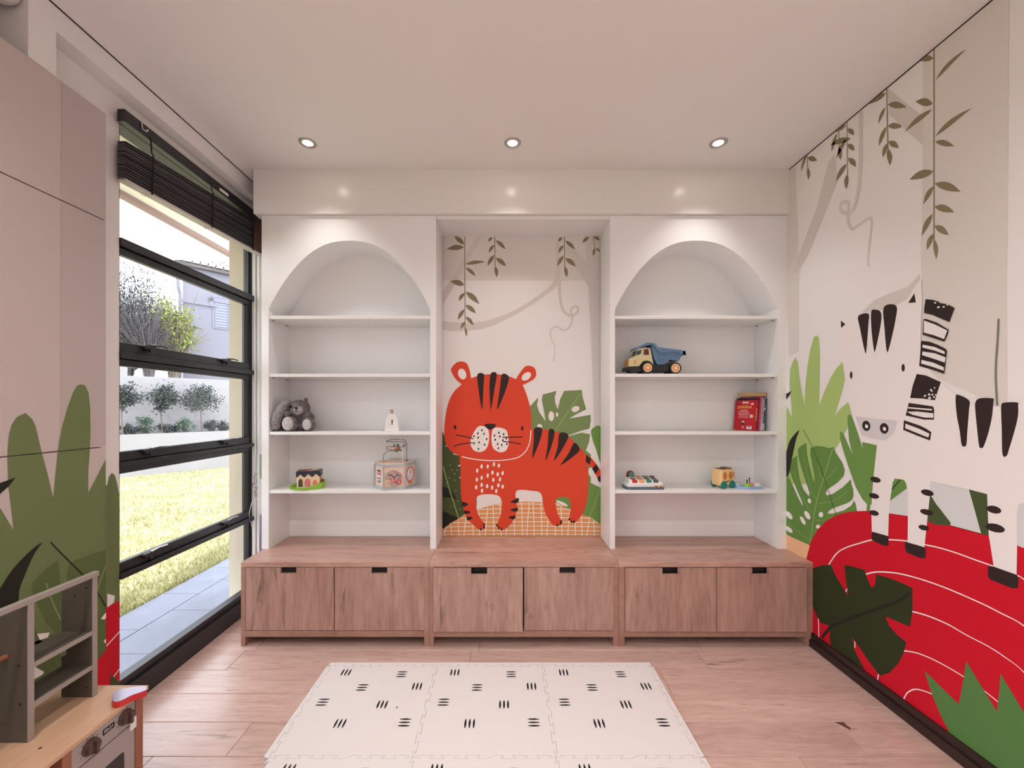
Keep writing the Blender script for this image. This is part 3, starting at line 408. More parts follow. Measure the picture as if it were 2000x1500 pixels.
  ('ear_print','zebra_print','ink',10,'p',0,[(1.8678,1.9957),(1.8616,1.9515),(1.897,1.9583)]),
  ('stripe_print','zebra_print','ink',10,'p',1,[(2.1653,1.957),(2.1043,1.9557),(2.1043,1.9006),(2.1162,1.7647),(2.1263,1.7661),(2.1549,1.8928)]),
  ('stripe_print','zebra_print','ink',10,'p',1,[(2.0877,1.9633),(2.0608,1.9656),(2.0337,1.9445),(2.0347,1.8864),(2.0637,1.7634),(2.0732,1.7648),(2.0867,1.8706)]),
  ('stripe_print','zebra_print','ink',10,'p',1,[(2.0191,1.9684),(1.9557,1.961),(1.9574,1.8953),(1.9922,1.7558),(2.0047,1.755),(2.0146,1.8568)]),
  ('eye_print','zebra_print','ink',10,'p',0,[(2.2003,1.6436),(2.2012,1.6348),(2.2036,1.6279),(2.207,1.6242),(2.2109,1.6244),(2.2144,1.6287),(2.2168,1.636),(2.2177,1.645),(2.2168,1.6538),(2.2144,1.6608),(2.2109,1.6645),(2.207,1.6641),(2.2036,1.6599),(2.2012,1.6525)]),
  ('eye_print','zebra_print','ink',10,'p',0,[(1.9124,1.6556),(1.9132,1.6476),(1.9154,1.6414),(1.9187,1.6381),(1.9224,1.6384),(1.9257,1.6423),(1.928,1.649),(1.9288,1.6572),(1.928,1.6652),(1.9257,1.6715),(1.9224,1.6747),(1.9187,1.6744),(1.9154,1.6704),(1.9132,1.6637)]),
  ('snout_print','zebra_print','snout',10,'p',0,[(2.181,1.4194),(1.9489,1.4042),(1.966,1.3414),(2.01,1.3029),(2.0751,1.3063),(2.1446,1.3207)]),
  ('nostril_print','zebra_print','ink',11,'p',0,[(2.0929,1.3765),(2.0929,1.3645),(2.0975,1.3538),(2.1058,1.3466),(2.1162,1.3444),(2.1268,1.3475),(2.1353,1.3556),(2.1401,1.3669),(2.1401,1.3792),(2.1353,1.3901),(2.1268,1.3972),(2.1162,1.3992),(2.1058,1.3958),(2.0975,1.3877)]),
  ('nostril_print','zebra_print','white',12,'p',0,[(2.1058,1.3723),(2.1049,1.3678),(2.1058,1.3635),(2.1084,1.3603),(2.1121,1.3589),(2.1163,1.3595),(2.1201,1.3621),(2.1227,1.366),(2.1236,1.3706),(2.1227,1.375),(2.1201,1.3781),(2.1164,1.3795),(2.1122,1.3789),(2.1084,1.3763)]),
  ('nostril_print','zebra_print','ink',11,'p',0,[(1.9934,1.3687),(1.9935,1.3568),(1.9981,1.3462),(2.0063,1.339),(2.0166,1.3366),(2.0269,1.3396),(2.0353,1.3474),(2.0398,1.3585),(2.0397,1.3707),(2.0349,1.3814),(2.0265,1.3885),(2.0161,1.3907),(2.0059,1.3874),(1.9978,1.3796)]),
  ('nostril_print','zebra_print','white',12,'p',0,[(2.0069,1.3642),(2.0061,1.3599),(2.0069,1.3558),(2.0092,1.3527),(2.0126,1.3514),(2.0164,1.352),(2.0198,1.3544),(2.0222,1.3582),(2.0231,1.3625),(2.0223,1.3667),(2.0199,1.3697),(2.0165,1.371),(2.0127,1.3704),(2.0093,1.368)]),
  ('mane_print','zebra_print','ink',10,'p',0,[(1.8183,1.9552),(1.79,1.9449),(1.7662,1.9316),(1.7572,1.9215),(1.729,1.9097),(1.701,1.8866),(1.7118,1.8573),(1.7211,1.8311),(1.75,1.8506),(1.7863,1.8761),(1.8248,1.8941),(1.8248,1.9149)]),
  ('speck_print','zebra_print','white',11,'p',0,[(1.7727,1.9271),(1.7732,1.9258),(1.7746,1.9251),(1.7767,1.925),(1.7789,1.9256),(1.781,1.9268),(1.7824,1.9282),(1.7829,1.9297),(1.7824,1.9309),(1.781,1.9317),(1.7789,1.9317),(1.7767,1.9311),(1.7746,1.93),(1.7732,1.9285)]),
  ('speck_print','zebra_print','white',11,'p',0,[(1.7589,1.9063),(1.7589,1.9046),(1.76,1.903),(1.7619,1.9019),(1.7644,1.9015),(1.7668,1.902),(1.7687,1.9031),(1.7698,1.9048),(1.7698,1.9066),(1.7687,1.9082),(1.7668,1.9092),(1.7643,1.9096),(1.7619,1.9091),(1.76,1.908)]),
  ('speck_print','zebra_print','white',11,'p',0,[(1.7387,1.9008),(1.7392,1.8992),(1.7403,1.8982),(1.742,1.8978),(1.7439,1.8983),(1.7456,1.8995),(1.7468,1.9011),(1.7472,1.9029),(1.7468,1.9044),(1.7456,1.9055),(1.7439,1.9058),(1.742,1.9053),(1.7403,1.9041),(1.7392,1.9025)]),
  ('speck_print','zebra_print','white',11,'p',0,[(1.7244,1.9037),(1.7253,1.903),(1.7268,1.9031),(1.7288,1.9038),(1.7308,1.9051),(1.7325,1.9068),(1.7335,1.9084),(1.7336,1.9097),(1.7327,1.9104),(1.7312,1.9103),(1.7292,1.9096),(1.7272,1.9083),(1.7255,1.9066),(1.7245,1.905)]),
  ('mane_print','zebra_print','ink',10,'p',0,[(1.8287,1.8657),(1.8164,1.8658),(1.7716,1.8397),(1.7238,1.7995),(1.7273,1.7812),(1.7402,1.7511),(1.7789,1.771),(1.8318,1.798)]),
  ('mane_print','zebra_print','zebrawhite',11,'p',0,[(1.8256,1.861),(1.7789,1.8334),(1.729,1.7974),(1.7412,1.7627),(1.7826,1.7865),(1.8264,1.8063)]),
  ('mane_print','zebra_print','ink',10,'p',0,[(1.8376,1.7708),(1.8012,1.7609),(1.7716,1.7445),(1.7359,1.7199),(1.7307,1.7097),(1.7359,1.6647),(1.7412,1.6125),(1.79,1.6354),(1.8463,1.6568)]),
  ('mane_print','zebra_print','zebrawhite',11,'p',0,[(1.831,1.7525),(1.7789,1.7339),(1.7394,1.709),(1.7387,1.6974),(1.7789,1.7183),(1.8318,1.7397)]),
  ('mane_print','zebra_print','zebrawhite',11,'p',0,[(1.8318,1.7216),(1.7789,1.7066),(1.7353,1.6829),(1.7387,1.6612),(1.7863,1.684),(1.8337,1.7058)]),
  ('mane_print','zebra_print','zebrawhite',11,'p',0,[(1.8357,1.6839),(1.7863,1.6664),(1.743,1.6418),(1.7423,1.6264),(1.7863,1.6468),(1.8376,1.668)]),
  ('mane_print','zebra_print','ink',10,'p',0,[(1.8574,1.6221),(1.8164,1.6119),(1.7543,1.5782),(1.768,1.5364),(1.7789,1.4997),(1.8357,1.5087),(1.8879,1.5119),(1.8756,1.5692)]),
  ('speck_print','zebra_print','white',11,'p',0,[(1.7889,1.5378),(1.7905,1.5375),(1.7927,1.5385),(1.7951,1.5405),(1.7973,1.5433),(1.7987,1.5462),(1.7991,1.5487),(1.7985,1.5503),(1.7969,1.5506),(1.7947,1.5496),(1.7923,1.5475),(1.7901,1.5448),(1.7887,1.5418),(1.7883,1.5394)]),
  ('speck_print','zebra_print','white',11,'p',0,[(1.7771,1.5543),(1.7774,1.5529),(1.7782,1.5519),(1.7793,1.5513),(1.7807,1.5514),(1.7818,1.552),(1.7827,1.5532),(1.7829,1.5545),(1.7827,1.5559),(1.7818,1.5569),(1.7807,1.5575),(1.7793,1.5574),(1.7782,1.5568),(1.7774,1.5556)]),
  ('speck_print','zebra_print','white',11,'p',0,[(1.8165,1.5241),(1.816,1.5225),(1.8165,1.5205),(1.8178,1.5185),(1.8198,1.5168),(1.822,1.5159),(1.824,1.5158),(1.8254,1.5166),(1.8259,1.5182),(1.8255,1.5203),(1.8241,1.5223),(1.8221,1.524),(1.8199,1.5249),(1.8179,1.525)]),
  ('speck_print','zebra_print','white',11,'p',0,[(1.7989,1.5257),(1.7993,1.5233),(1.8005,1.5214),(1.8021,1.5204),(1.804,1.5204),(1.8057,1.5216),(1.8068,1.5235),(1.8072,1.5259),(1.8068,1.5283),(1.8057,1.5302),(1.804,1.5313),(1.8021,1.5312),(1.8005,1.5301),(1.7993,1.5281)]),
  ('speck_print','zebra_print','white',11,'p',0,[(1.7855,1.528),(1.7853,1.5266),(1.786,1.5249),(1.7875,1.5233),(1.7895,1.5221),(1.7916,1.5216),(1.7934,1.5219),(1.7945,1.5228),(1.7947,1.5243),(1.794,1.526),(1.7924,1.5275),(1.7904,1.5287),(1.7883,1.5292),(1.7866,1.529)]),
  ('speck_print','zebra_print','white',11,'p',0,[(1.7952,1.5098),(1.7958,1.5074),(1.7974,1.5056),(1.7998,1.5045),(1.8025,1.5046),(1.8049,1.5057),(1.8066,1.5077),(1.8072,1.5101),(1.8066,1.5125),(1.8049,1.5144),(1.8025,1.5154),(1.7998,1.5153),(1.7974,1.5142),(1.7958,1.5122)]),
  ('speck_print','zebra_print','white',11,'p',0,[(1.7792,1.5111),(1.7805,1.5103),(1.7821,1.5102),(1.7839,1.511),(1.7854,1.5123),(1.7864,1.5141),(1.7866,1.5159),(1.786,1.5173),(1.7847,1.5182),(1.783,1.5182),(1.7813,1.5175),(1.7798,1.5161),(1.7788,1.5144),(1.7786,1.5126)]),
  ('speck_print','zebra_print','white',11,'p',0,[(1.7716,1.5229),(1.772,1.5216),(1.773,1.5205),(1.7744,1.52),(1.7761,1.52),(1.7775,1.5206),(1.7785,1.5218),(1.7789,1.5231),(1.7785,1.5245),(1.7775,1.5255),(1.7761,1.5261),(1.7744,1.526),(1.773,1.5254),(1.772,1.5243)]),
  ('mane_print','zebra_print','ink',10,'p',0,[(1.8941,1.4897),(1.7863,1.4729),(1.7818,1.4592),(1.7826,1.4142),(1.824,1.4129),(1.9088,1.4303)]),
  ('mane_print','zebra_print','zebrawhite',11,'p',0,[(1.897,1.4697),(1.79,1.4611),(1.7918,1.4548),(1.8983,1.4639)]),
  ('mane_print','zebra_print','zebrawhite',11,'p',0,[(1.9025,1.448),(1.8554,1.4494),(1.7848,1.4423),(1.7848,1.4219),(1.824,1.4229),(1.8756,1.4339)]),
  ('mane_print','zebra_print','ink',10,'p',0,[(1.9173,1.4079),(1.8435,1.386),(1.8164,1.3733),(1.7937,1.3587),(1.7993,1.3209),(1.8554,1.3386),(1.9207,1.3614)]),
  ('mane_print','zebra_print','zebrawhite',11,'p',0,[(1.9096,1.3914),(1.8435,1.3698),(1.8012,1.3512),(1.8068,1.3341),(1.8554,1.3508),(1.9109,1.3703)]),
  ('stripe_print','zebra_print','ink',10,'p',1,[(1.6974,1.5118),(1.6867,1.5208),(1.6481,1.4961),(1.6481,1.4582),(1.6544,1.3674),(1.6576,1.3163),(1.6656,1.3075),(1.6753,1.3146),(1.6818,1.3694),(1.6934,1.4393)]),
  ('stripe_print','zebra_print','ink',10,'p',1,[(1.6263,1.4869),(1.6126,1.5044),(1.5687,1.5035),(1.5667,1.4897),(1.5701,1.4346),(1.5831,1.3649),(1.5977,1.3148),(1.6051,1.3077),(1.6132,1.3151),(1.6202,1.3837),(1.6263,1.4583)]),
  ('stripe_print','zebra_print','ink',10,'p',1,[(1.5412,1.4758),(1.5324,1.4866),(1.494,1.4871),(1.4906,1.4757),(1.4909,1.4364),(1.5005,1.3835),(1.5163,1.3161),(1.5249,1.2857),(1.5374,1.2903),(1.5393,1.3745),(1.5412,1.4353)]),
  ('tail_print','wall_right','stick',8,'s',[0.0031,0.0031,0.0031,0.0031,0.0031],[(1.5503,1.8088),(1.5531,1.7328),(1.5587,1.6311),(1.5587,1.5627),(1.5545,1.4755)]),
  ('stripe_print','zebra_print','ink',10,'p',0,[(2.0351,1.0978),(2.0387,1.0923),(2.0461,1.0879),(2.0564,1.0851),(2.068,1.0844),(2.079,1.0861),(2.0879,1.0897),(2.0932,1.0949),(2.094,1.1007),(2.0902,1.1063),(2.0824,1.1108),(2.0719,1.1135),(2.0603,1.1139),(2.0494,1.1122),(2.0408,1.1085),(2.0358,1.1035)]),
  ('stripe_print','zebra_print','ink',10,'p',0,[(2.0439,1.0142),(2.0474,1.009),(2.0545,1.0046),(2.0645,1.0016),(2.0756,1.0006),(2.0864,1.0017),(2.095,1.0047),(2.1001,1.0093),(2.101,1.0147),(2.0974,1.02),(2.0899,1.0244),(2.0797,1.0273),(2.0685,1.0282),(2.0579,1.027),(2.0496,1.0239),(2.0447,1.0194)]),
  ('stripe_print','zebra_print','ink',10,'p',0,[(2.0457,.928),(2.049,.9227),(2.0558,.918),(2.0651,.9146),(2.0756,.9132),(2.0857,.9138),(2.0937,.9165),(2.0985,.9209),(2.0991,.9262),(2.0957,.9317),(2.0886,.9364),(2.079,.9397),(2.0685,.9411),(2.0586,.9403),(2.0508,.9376),(2.0463,.9333)]),
  ('stripe_print','zebra_print','ink',10,'p',0,[(1.784,1.0852),(1.7872,1.08),(1.794,1.0758),(1.8034,1.0732),(1.814,1.0725),(1.8243,1.0741),(1.8326,1.0775),(1.8376,1.0824),(1.8385,1.0879),(1.8351,1.0932),(1.828,1.0974),(1.8184,1.1),(1.8077,1.1005),(1.7976,1.0988),(1.7896,1.0954),(1.7849,1.0906)]),
  ('stripe_print','zebra_print','ink',10,'p',0,[(1.7877,.9985),(1.7908,.9935),(1.7975,.9893),(1.8069,.9864),(1.8176,.9854),(1.8279,.9863),(1.8363,.9891),(1.8414,.9934),(1.8424,.9985),(1.8391,1.0036),(1.832,1.0079),(1.8224,1.0107),(1.8116,1.0116),(1.8015,1.0106),(1.7934,1.0077),(1.7886,1.0035)]),
  ('stripe_print','zebra_print','ink',10,'p',0,[(1.8036,.9263),(1.8064,.9216),(1.8122,.9174),(1.8202,.9144),(1.8292,.9131),(1.8379,.9136),(1.8449,.916),(1.8491,.9198),(1.8498,.9245),(1.8469,.9293),(1.8409,.9335),(1.8327,.9365),(1.8237,.9377),(1.8151,.9371),(1.8083,.9347),(1.8043,.9309)]),
  ('stripe_print','zebra_print','ink',10,'p',0,[(1.541,1.0721),(1.5438,1.0667),(1.5497,1.0622),(1.5579,1.0593),(1.5672,1.0586),(1.5762,1.06),(1.5834,1.0636),(1.5877,1.0686),(1.5884,1.0744),(1.5854,1.08),(1.5792,1.0845),(1.5708,1.0873),(1.5615,1.0879),(1.5527,1.0863),(1.5458,1.0827),(1.5417,1.0777)]),
  ('stripe_print','zebra_print','ink',10,'p',0,[(1.5298,1.0034),(1.5332,.9972),(1.5407,.9919),(1.5513,.9883),(1.5634,.987),(1.5751,.9882),(1.5847,.9918),(1.5906,.9972),(1.5918,1.0036),(1.5881,1.0101),(1.5801,1.0154),(1.5691,1.0189),(1.557,1.02),(1.5455,1.0186),(1.5364,1.0149),(1.5309,1.0096)]),
  ('hoof_print','zebra_print','ink',10,'p',0,[(1.04,.76),(1.21,.74),(1.22,.655),(1.03,.665)]),
  ('hoof_print','zebra_print','ink',10,'p',0,[(2.0831,.8286),(1.9942,.8334),(1.9942,.7849),(2.03,.7781),(2.0844,.7849),(2.0875,.8036)]),
  ('hoof_print','zebra_print','ink',10,'p',0,[(1.9126,.8336),(1.8579,.8368),(1.8184,.8379),(1.8193,.7909),(1.8384,.7828),(1.9033,.7853),(1.9126,.8026)]),
  ('hoof_print','zebra_print','ink',10,'p',0,[(1.5831,.8471),(1.5654,.8527),(1.4937,.85),(1.4899,.8375),(1.4921,.8023),(1.5065,.7946),(1.5777,.798),(1.5841,.8103)]),
 ],
 'cup': [
  ('trunk_print','cupboard','cuptint',1,'p',0,[(1.6147,2.7679),(1.8136,2.7786),(1.8375,1.2956),(1.6109,1.3171)]),
  ('leaf_print','cupboard','plant_shaded',2,'p',0,[(1.4386,1.2788),(1.4392,1.3152),(1.443,1.3695),(1.4505,1.4057),(1.4657,1.4329),(1.4923,1.4481),(1.5133,1.4259),(1.5249,1.3986),(1.5349,1.3476),(1.5468,1.2879),(1.5641,1.2146),(1.5843,1.113),(1.5944,1.2258),(1.6017,1.3058),(1.6147,1.3862),(1.6335,1.4597),(1.6568,1.5308),(1.6726,1.5589),(1.6888,1.5653),(1.7052,1.5607),(1.7187,1.5331),(1.7254,1.4678),(1.7271,1.3716),(1.7242,1.2845),(1.7178,1.1982),(1.7178,1.1069),(1.7479,1.158),(1.795,1.2428),(1.8302,1.2962),(1.8545,-.138),(.62,.1),(.62,.6),(.78,.95),(.85,1.2),(.93,1.27),(1.0,1.12),(1.06,.85),(1.12,1.05),(1.2,1.2),(1.3,1.22),(1.4182,1.1152),(1.4568,1.0263),(1.4455,1.1476),(1.4415,1.1872)]),
  ('leaf_print','cupboard','plantdark_shaded',3,'p',0,[(1.6023,.8635),(1.6068,.8117),(1.6119,.7524),(1.6119,.5848),(1.5931,.5801),(1.5599,.6355),(1.5281,.7248),(1.5111,.7902),(1.5157,.8132),(1.5343,.8305),(1.5664,.8504)]),
  ('leaf_print','cupboard','plantdark_shaded',3,'p',0,[(1.8302,.8422),(1.7998,.8347),(1.7493,.8401),(1.694,.84),(1.6565,.8402),(1.6384,.8258),(1.6323,.7897),(1.6348,.7577),(1.6312,.6282),(1.6137,.5801),(1.5036,.5875),(1.4975,.5203),(1.5188,.3991),(1.8545,-.0441)]),
  ('leaf_print','cupboard','plantdark_shaded',3,'p',0,[(1.4945,.7454),(1.5035,.7144),(1.5359,.5893),(1.5502,.5701),(1.4945,.5812)]),
  ('leaf_gap_print','cupboard','white',5,'p',0,[(1.5289,.6123),(1.5712,.5941),(1.5648,.5783),(1.5383,.5836)]),
  ('leaf_gap_print','cupboard','white',5,'p',0,[(1.4945,.5176),(1.5104,.5076),(1.5526,.4531),(1.5454,.4469),(1.5219,.4474),(1.4945,.47)]),
  ('leaf_gap_print','cupboard','white',5,'p',0,[(1.7795,.5505),(1.8052,.5692),(1.8217,.5739),(1.8217,.5546),(1.7858,.5314),(1.77,.5429)]),
  ('leaf_gap_print','cupboard','white',5,'p',0,[(1.7826,.4383),(1.8052,.4509),(1.8085,.4394),(1.7922,.4201)]),
  ('vein_print','cupboard','vein',4,'s',[0.0017,0.0017,0.0016],[(1.7955,.7726),(1.7658,.7048),(1.7372,.6228)]),
  ('vein_print','cupboard','vein',4,'s',[0.0015,0.0015,0.0015],[(1.5599,.7903),(1.5763,.7236),(1.6102,.6238)]),
  ('hill_print','cupboard','red',4,'p',0,[(1.7094,.3444),(1.7392,.3556),(1.77,.3798),(1.8052,.3997),(1.835,.4178),(1.8555,.143),(1.7331,.2305)]),
  ('dark_leaf_print','cupboard','nearblack',4,'p',1,[(1.5454,.9519),(1.5188,.941),(1.4827,.9151),(1.4455,.8778),(1.4182,.8354),(1.4022,.8127),(1.4022,.7596),(1.4653,.7606),(1.474,.8069),(1.4946,.8612),(1.5188,.9159)]),
  ('dark_leaf_print','cupboard','nearblack',4,'p',0,[(1.3955,1.1997),(1.4182,1.2043),(1.4627,1.2156),(1.4415,1.1872),(1.4182,1.1666),(1.3955,1.1361)]),
  ('stem_print','cupboard','nearblack',6,'s',[0.0022,0.0023,0.0023,0.0024,0.0025,0.0025,0.0026],[(1.5747,.9439),(1.5999,.9052),(1.642,.8438),(1.6978,.7624),(1.7412,.6908),(1.7742,.6257),(1.8128,.5388)]),
 ],
 'strip': [
  ('leaf_print','wall_left','plant_shaded',1,'p',0,[(1.8477,1.0841),(1.8824,1.1102),(1.8882,1.1425),(1.903,1.1602),(1.918,1.1471),(1.9306,1.101),(1.9383,1.0553),(1.9487,1.0137),(1.9539,.5054),(1.8477,.5228)]),
  ('leaf_gap_print','wall_left','white',2,'p',0,[(1.8811,.6015),(1.918,.5754),(1.9133,.5459),(1.8811,.537)]),
  ('hill_print','wall_left','red',2,'p',0,[(1.85,.5372),(1.8893,.5397),(1.9515,.5437),(1.9515,.0941),(1.85,.1656)]),
  ('leaf_print','wall_left','dkgreen',3,'p',0,[(1.8957,.2184),(1.918,.1866),(1.9539,.1245),(1.9539,.0726),(1.8936,.1157)]),
  ('hill_line_print','wall_left','white',3,'s',[0.003,0.0031],[(1.8766,.3607),(1.9502,.3966)]),
  ('hill_line_print','wall_left','white',3,'s',[0.003,0.0031],[(1.911,.1947),(1.9502,.2204)]),
 ],
 'back': [
  ('tiger_print','wall_back','orange',6,'p',1,[(.197,1.3014),(.2528,1.3082),(.3296,1.2995),(.4065,1.2803),(.4834,1.239),(.5507,1.1765),(.5939,1.1236),(.6132,1.0419),(.618,.9458),(.616,.8305),(.6036,.7536),(.5795,.6863),(.5267,.6171),(.4834,.6287),(.4786,.6671),(.4882,.7248),(.4834,.7728),(.4594,.8017),(.4065,.8036),(.3825,.7921),(.3777,.7536),(.3921,.6767),(.4258,.6191),(.4113,.5998),(.3681,.5902),(.3296,.6287),(.296,.6959),(.2816,.7632),(.2739,.8161),(.2528,.8401),(.2143,.8478),(.0865,.8497),(.0894,.7344),(.075,.6575),(.0317,.5902),(-.0163,.5595),(-.0596,.5902),(-.0452,.6287),(-.026,.6959),(-.024,.7728),(-.0452,.8113),(-.0932,.8228),(-.1605,.8228),(-.2038,.8065),(-.2134,.7536),(-.199,.6767),(-.1461,.5902),(-.1797,.5614),(-.2278,.5902),(-.2855,.6575),(-.3143,.744),(-.3268,.8593),(-.3277,1.0035),(-.3191,1.1284),(-.1317,1.1957),(.1086,1.2438)]),
  ('canopy_print','wall_back','tint1',1,'p',0,[(-.4611,2.7363),(.7075,2.7363),(.7075,2.4087),(.5969,2.4087),(.0657,2.4069),(-.2885,2.4087),(-.4611,2.4087)]),
  ('branch_print','wall_back','tint2',2,'p',0,[(-.2132,2.7363),(-.1689,2.7363),(-.2885,2.5149),(-.4611,2.2228),(-.4611,2.3202),(-.3416,2.5061)]),
  ('branch_print','wall_back','tint2',2,'p',1,[(-.4655,2.1033),(-.3327,2.0944),(-.1999,2.0988),(-.0583,2.1343),(.1011,2.2051),(.2427,2.2936),(.3667,2.4087),(.3773,2.5504),(.3755,2.6787),(.4065,2.6787),(.4065,2.5504),(.4065,2.4087),(.3844,2.3644),(.2693,2.2759),(.1188,2.1785),(-.0583,2.09),(-.1999,2.0457),(-.3327,2.0351),(-.4655,2.0457)]),
  ('trunk_print','wall_back','tint2',2,'p',0,[(.5969,2.7363),(.7075,2.7363),(.7075,1.6031),(.7141,1.311),(.6612,1.311),(.6544,1.6031),(.6367,2.0457),(.619,2.3644),(.5703,2.4441),(.4552,2.6123),(.4552,2.7097),(.6057,2.5415)]),
  ('curl_print','wall_back','tint2',2,'s',[0.0115,0.011,0.0104,0.0099,0.0094,0.0089,0.0083,0.0078,0.0073,0.0067,0.0062,0.0057,0.0051,0.0046,0.0041,0.0035],[(.4065,2.4176),(.4065,2.3113),(.4286,2.1962),(.4729,2.152),(.5216,2.1564),(.5437,2.1962),(.5216,2.2184),(.4906,2.1874),(.4995,2.1166),(.4729,2.0546),(.4286,2.0413),(.3844,2.0679),(.3401,2.0369),(.3445,1.9749),(.3711,1.9129),(.3622,1.8067)]),
  ('vine_print','wall_back','olive',3,'s',[0.0031,0.0031,0.0031],[(-.2973,2.7363),(-.2964,2.3999),(-.2947,2.0457)]),
  ('leaf_print','wall_back','olive',4,'p',0,[(-.3017,2.6743),(-.3068,2.6952),(-.3157,2.7115),(-.3282,2.7235),(-.344,2.7316),(-.3621,2.7369),(-.3814,2.7407),(-.3718,2.7253),(-.3616,2.7105),(-.3501,2.6972),(-.3367,2.6863),(-.3209,2.6784)]),
  ('leaf_print','wall_back','olive',4,'p',0,[(-.3017,2.6548),(-.325,2.6673),(-.3476,2.6728),(-.3694,2.6719),(-.3906,2.6651),(-.4114,2.654),(-.4319,2.6407),(-.4095,2.6368),(-.3872,2.6338),(-.3652,2.633),(-.3435,2.6356),(-.3223,2.6423)]),
  ('leaf_print','wall_back','olive',4,'p',0,[(-.2929,2.5282),(-.2675,2.5254),(-.2425,2.5263),(-.2179,2.5297),(-.1935,2.5349),(-.1692,2.5411),(-.145,2.5477),(-.1708,2.5531),(-.1964,2.5567),(-.2215,2.5568),(-.2459,2.5523),(-.2697,2.5428)]),
  ('leaf_print','wall_back','olive',4,'p',0,[(-.2902,2.5043),(-.2819,2.4886),(-.2711,2.4757),(-.2586,2.4647),(-.2447,2.4553),(-.23,2.4468),(-.215,2.4388),(-.2227,2.4553),(-.2313,2.4707),(-.2419,2.4839),(-.2551,2.494),(-.2712,2.5009)]),
  ('leaf_print','wall_back','olive',4,'p',0,[(-.3,2.3751),(-.3137,2.3943),(-.3293,2.4065),(-.3465,2.4124),(-.3652,2.4126),(-.385,2.4086),(-.4053,2.4025),(-.3896,2.3911),(-.3735,2.3807),(-.3568,2.3727),(-.3392,2.3685),(-.3204,2.3688)]),
  ('leaf_print','wall_back','olive',4,'p',0,[(-.2902,2.3237),(-.2801,2.3012),(-.2662,2.283),(-.2495,2.268),(-.2306,2.2555),(-.2103,2.2446),(-.1893,2.2343),(-.1988,2.2575),(-.2097,2.279),(-.2236,2.2973),(-.2414,2.3111),(-.2635,2.32)]),
  ('leaf_print','wall_back','olive',4,'p',0,[(-.3,2.3158),(-.3147,2.3113),(-.3257,2.3043),(-.3333,2.2949),(-.3379,2.2834),(-.3403,2.2703),(-.3416,2.2564),(-.3311,2.2638),(-.3212,2.2716),(-.3125,2.2803),(-.3057,2.2903),(-.3013,2.3019)]),
  ('leaf_print','wall_back','olive',4,'p',0,[(-.2911,2.2272),(-.2839,2.2099),(-.2735,2.1963),(-.2608,2.1857),(-.2463,2.1774),(-.2304,2.1705),(-.2141,2.1644),(-.2212,2.1819),(-.2294,2.1981),(-.2398,2.2114),(-.2534,2.221),(-.2704,2.2264)]),
  ('leaf_print','wall_back','olive',4,'p',0,[(-.3,2.1945),(-.3168,2.1869),(-.3295,2.1768),(-.3383,2.1644),(-.3437,2.1498),(-.3464,2.1336),(-.3478,2.1166),(-.3361,2.1272),(-.3249,2.1383),(-.315,2.1501),(-.3072,2.1631),(-.3019,2.1777)]),
  ('leaf_print','wall_back','olive',4,'p',0,[(-.2902,2.1405),(-.2857,2.1246),(-.2782,2.1114),(-.2684,2.1003),(-.2568,2.0907),(-.2441,2.0822),(-.2309,2.0741),(-.2351,2.0902),(-.2404,2.1054),(-.248,2.1185),(-.2586,2.1289),(-.2726,2.1363)]),
  ('leaf_print','wall_back','olive',4,'p',0,[(-.2973,2.1033),(-.3098,2.0979),(-.3185,2.0907),(-.3239,2.0817),(-.3264,2.0712),(-.3266,2.0597),(-.3256,2.0475),(-.3173,2.055),(-.3095,2.0627),(-.303,2.0711),(-.2985,2.0805),(-.2963,2.0911)]),
  ('leaf_print','wall_back','olive',4,'p',0,[(-.2947,2.0634),(-.2973,2.0508),(-.2975,2.0384),(-.2959,2.0263),(-.2929,2.0144),(-.2891,2.0026),(-.2849,1.9908),(-.2814,2.0036),(-.2789,2.0163),(-.2785,2.0287),(-.2808,2.0407),(-.2861,2.0523)]),
  ('vine_print','wall_back','olive',3,'s',[0.0031,0.0031],[(-.0751,2.7363),(-.0716,2.5061)]),
  ('leaf_print','wall_back','olive',4,'p',0,[(-.0937,2.7292),(-.1043,2.7285),(-.1121,2.7255),(-.1173,2.7203),(-.1202,2.7132),(-.1215,2.7047),(-.122,2.6956),(-.1143,2.6986),(-.107,2.7021),(-.1008,2.7065),(-.0963,2.7122),(-.0937,2.7197)]),
  ('leaf_print','wall_back','olive',4,'p',0,[(-.0671,2.7053),(-.06,2.6886),(-.05,2.675),(-.0378,2.6639),(-.024,2.6546),(-.009,2.6465),(.0063,2.6389),(-.0004,2.6561),(-.0082,2.6721),(-.0182,2.6856),(-.0312,2.6959),(-.0474,2.7025)]),
  ('leaf_print','wall_back','olive',4,'p',0,[(-.0786,2.6725),(-.0929,2.6675),(-.1036,2.6602),(-.1113,2.6506),(-.116,2.6391),(-.1187,2.6261),(-.1203,2.6123),(-.1101,2.6202),(-.1005,2.6283),(-.092,2.6373),(-.0851,2.6474),(-.0805,2.659)]),
  ('leaf_print','wall_back','olive',4,'p',0,[(-.0786,2.5964),(-.0957,2.5886),(-.1085,2.5782),(-.1175,2.5654),(-.123,2.5505),(-.1258,2.534),(-.1273,2.5167),(-.1155,2.5277),(-.1042,2.5391),(-.0942,2.5512),(-.0862,2.5645),(-.0807,2.5794)]),
  ('leaf_print','wall_back','olive',4,'p',0,[(-.0671,2.5752),(-.0601,2.5573),(-.0498,2.5435),(-.037,2.5328),(-.0221,2.5247),(-.006,2.5181),(.0108,2.5123),(.0038,2.5302),(-.0043,2.5467),(-.0149,2.5602),(-.0286,2.5697),(-.0459,2.5749)]),
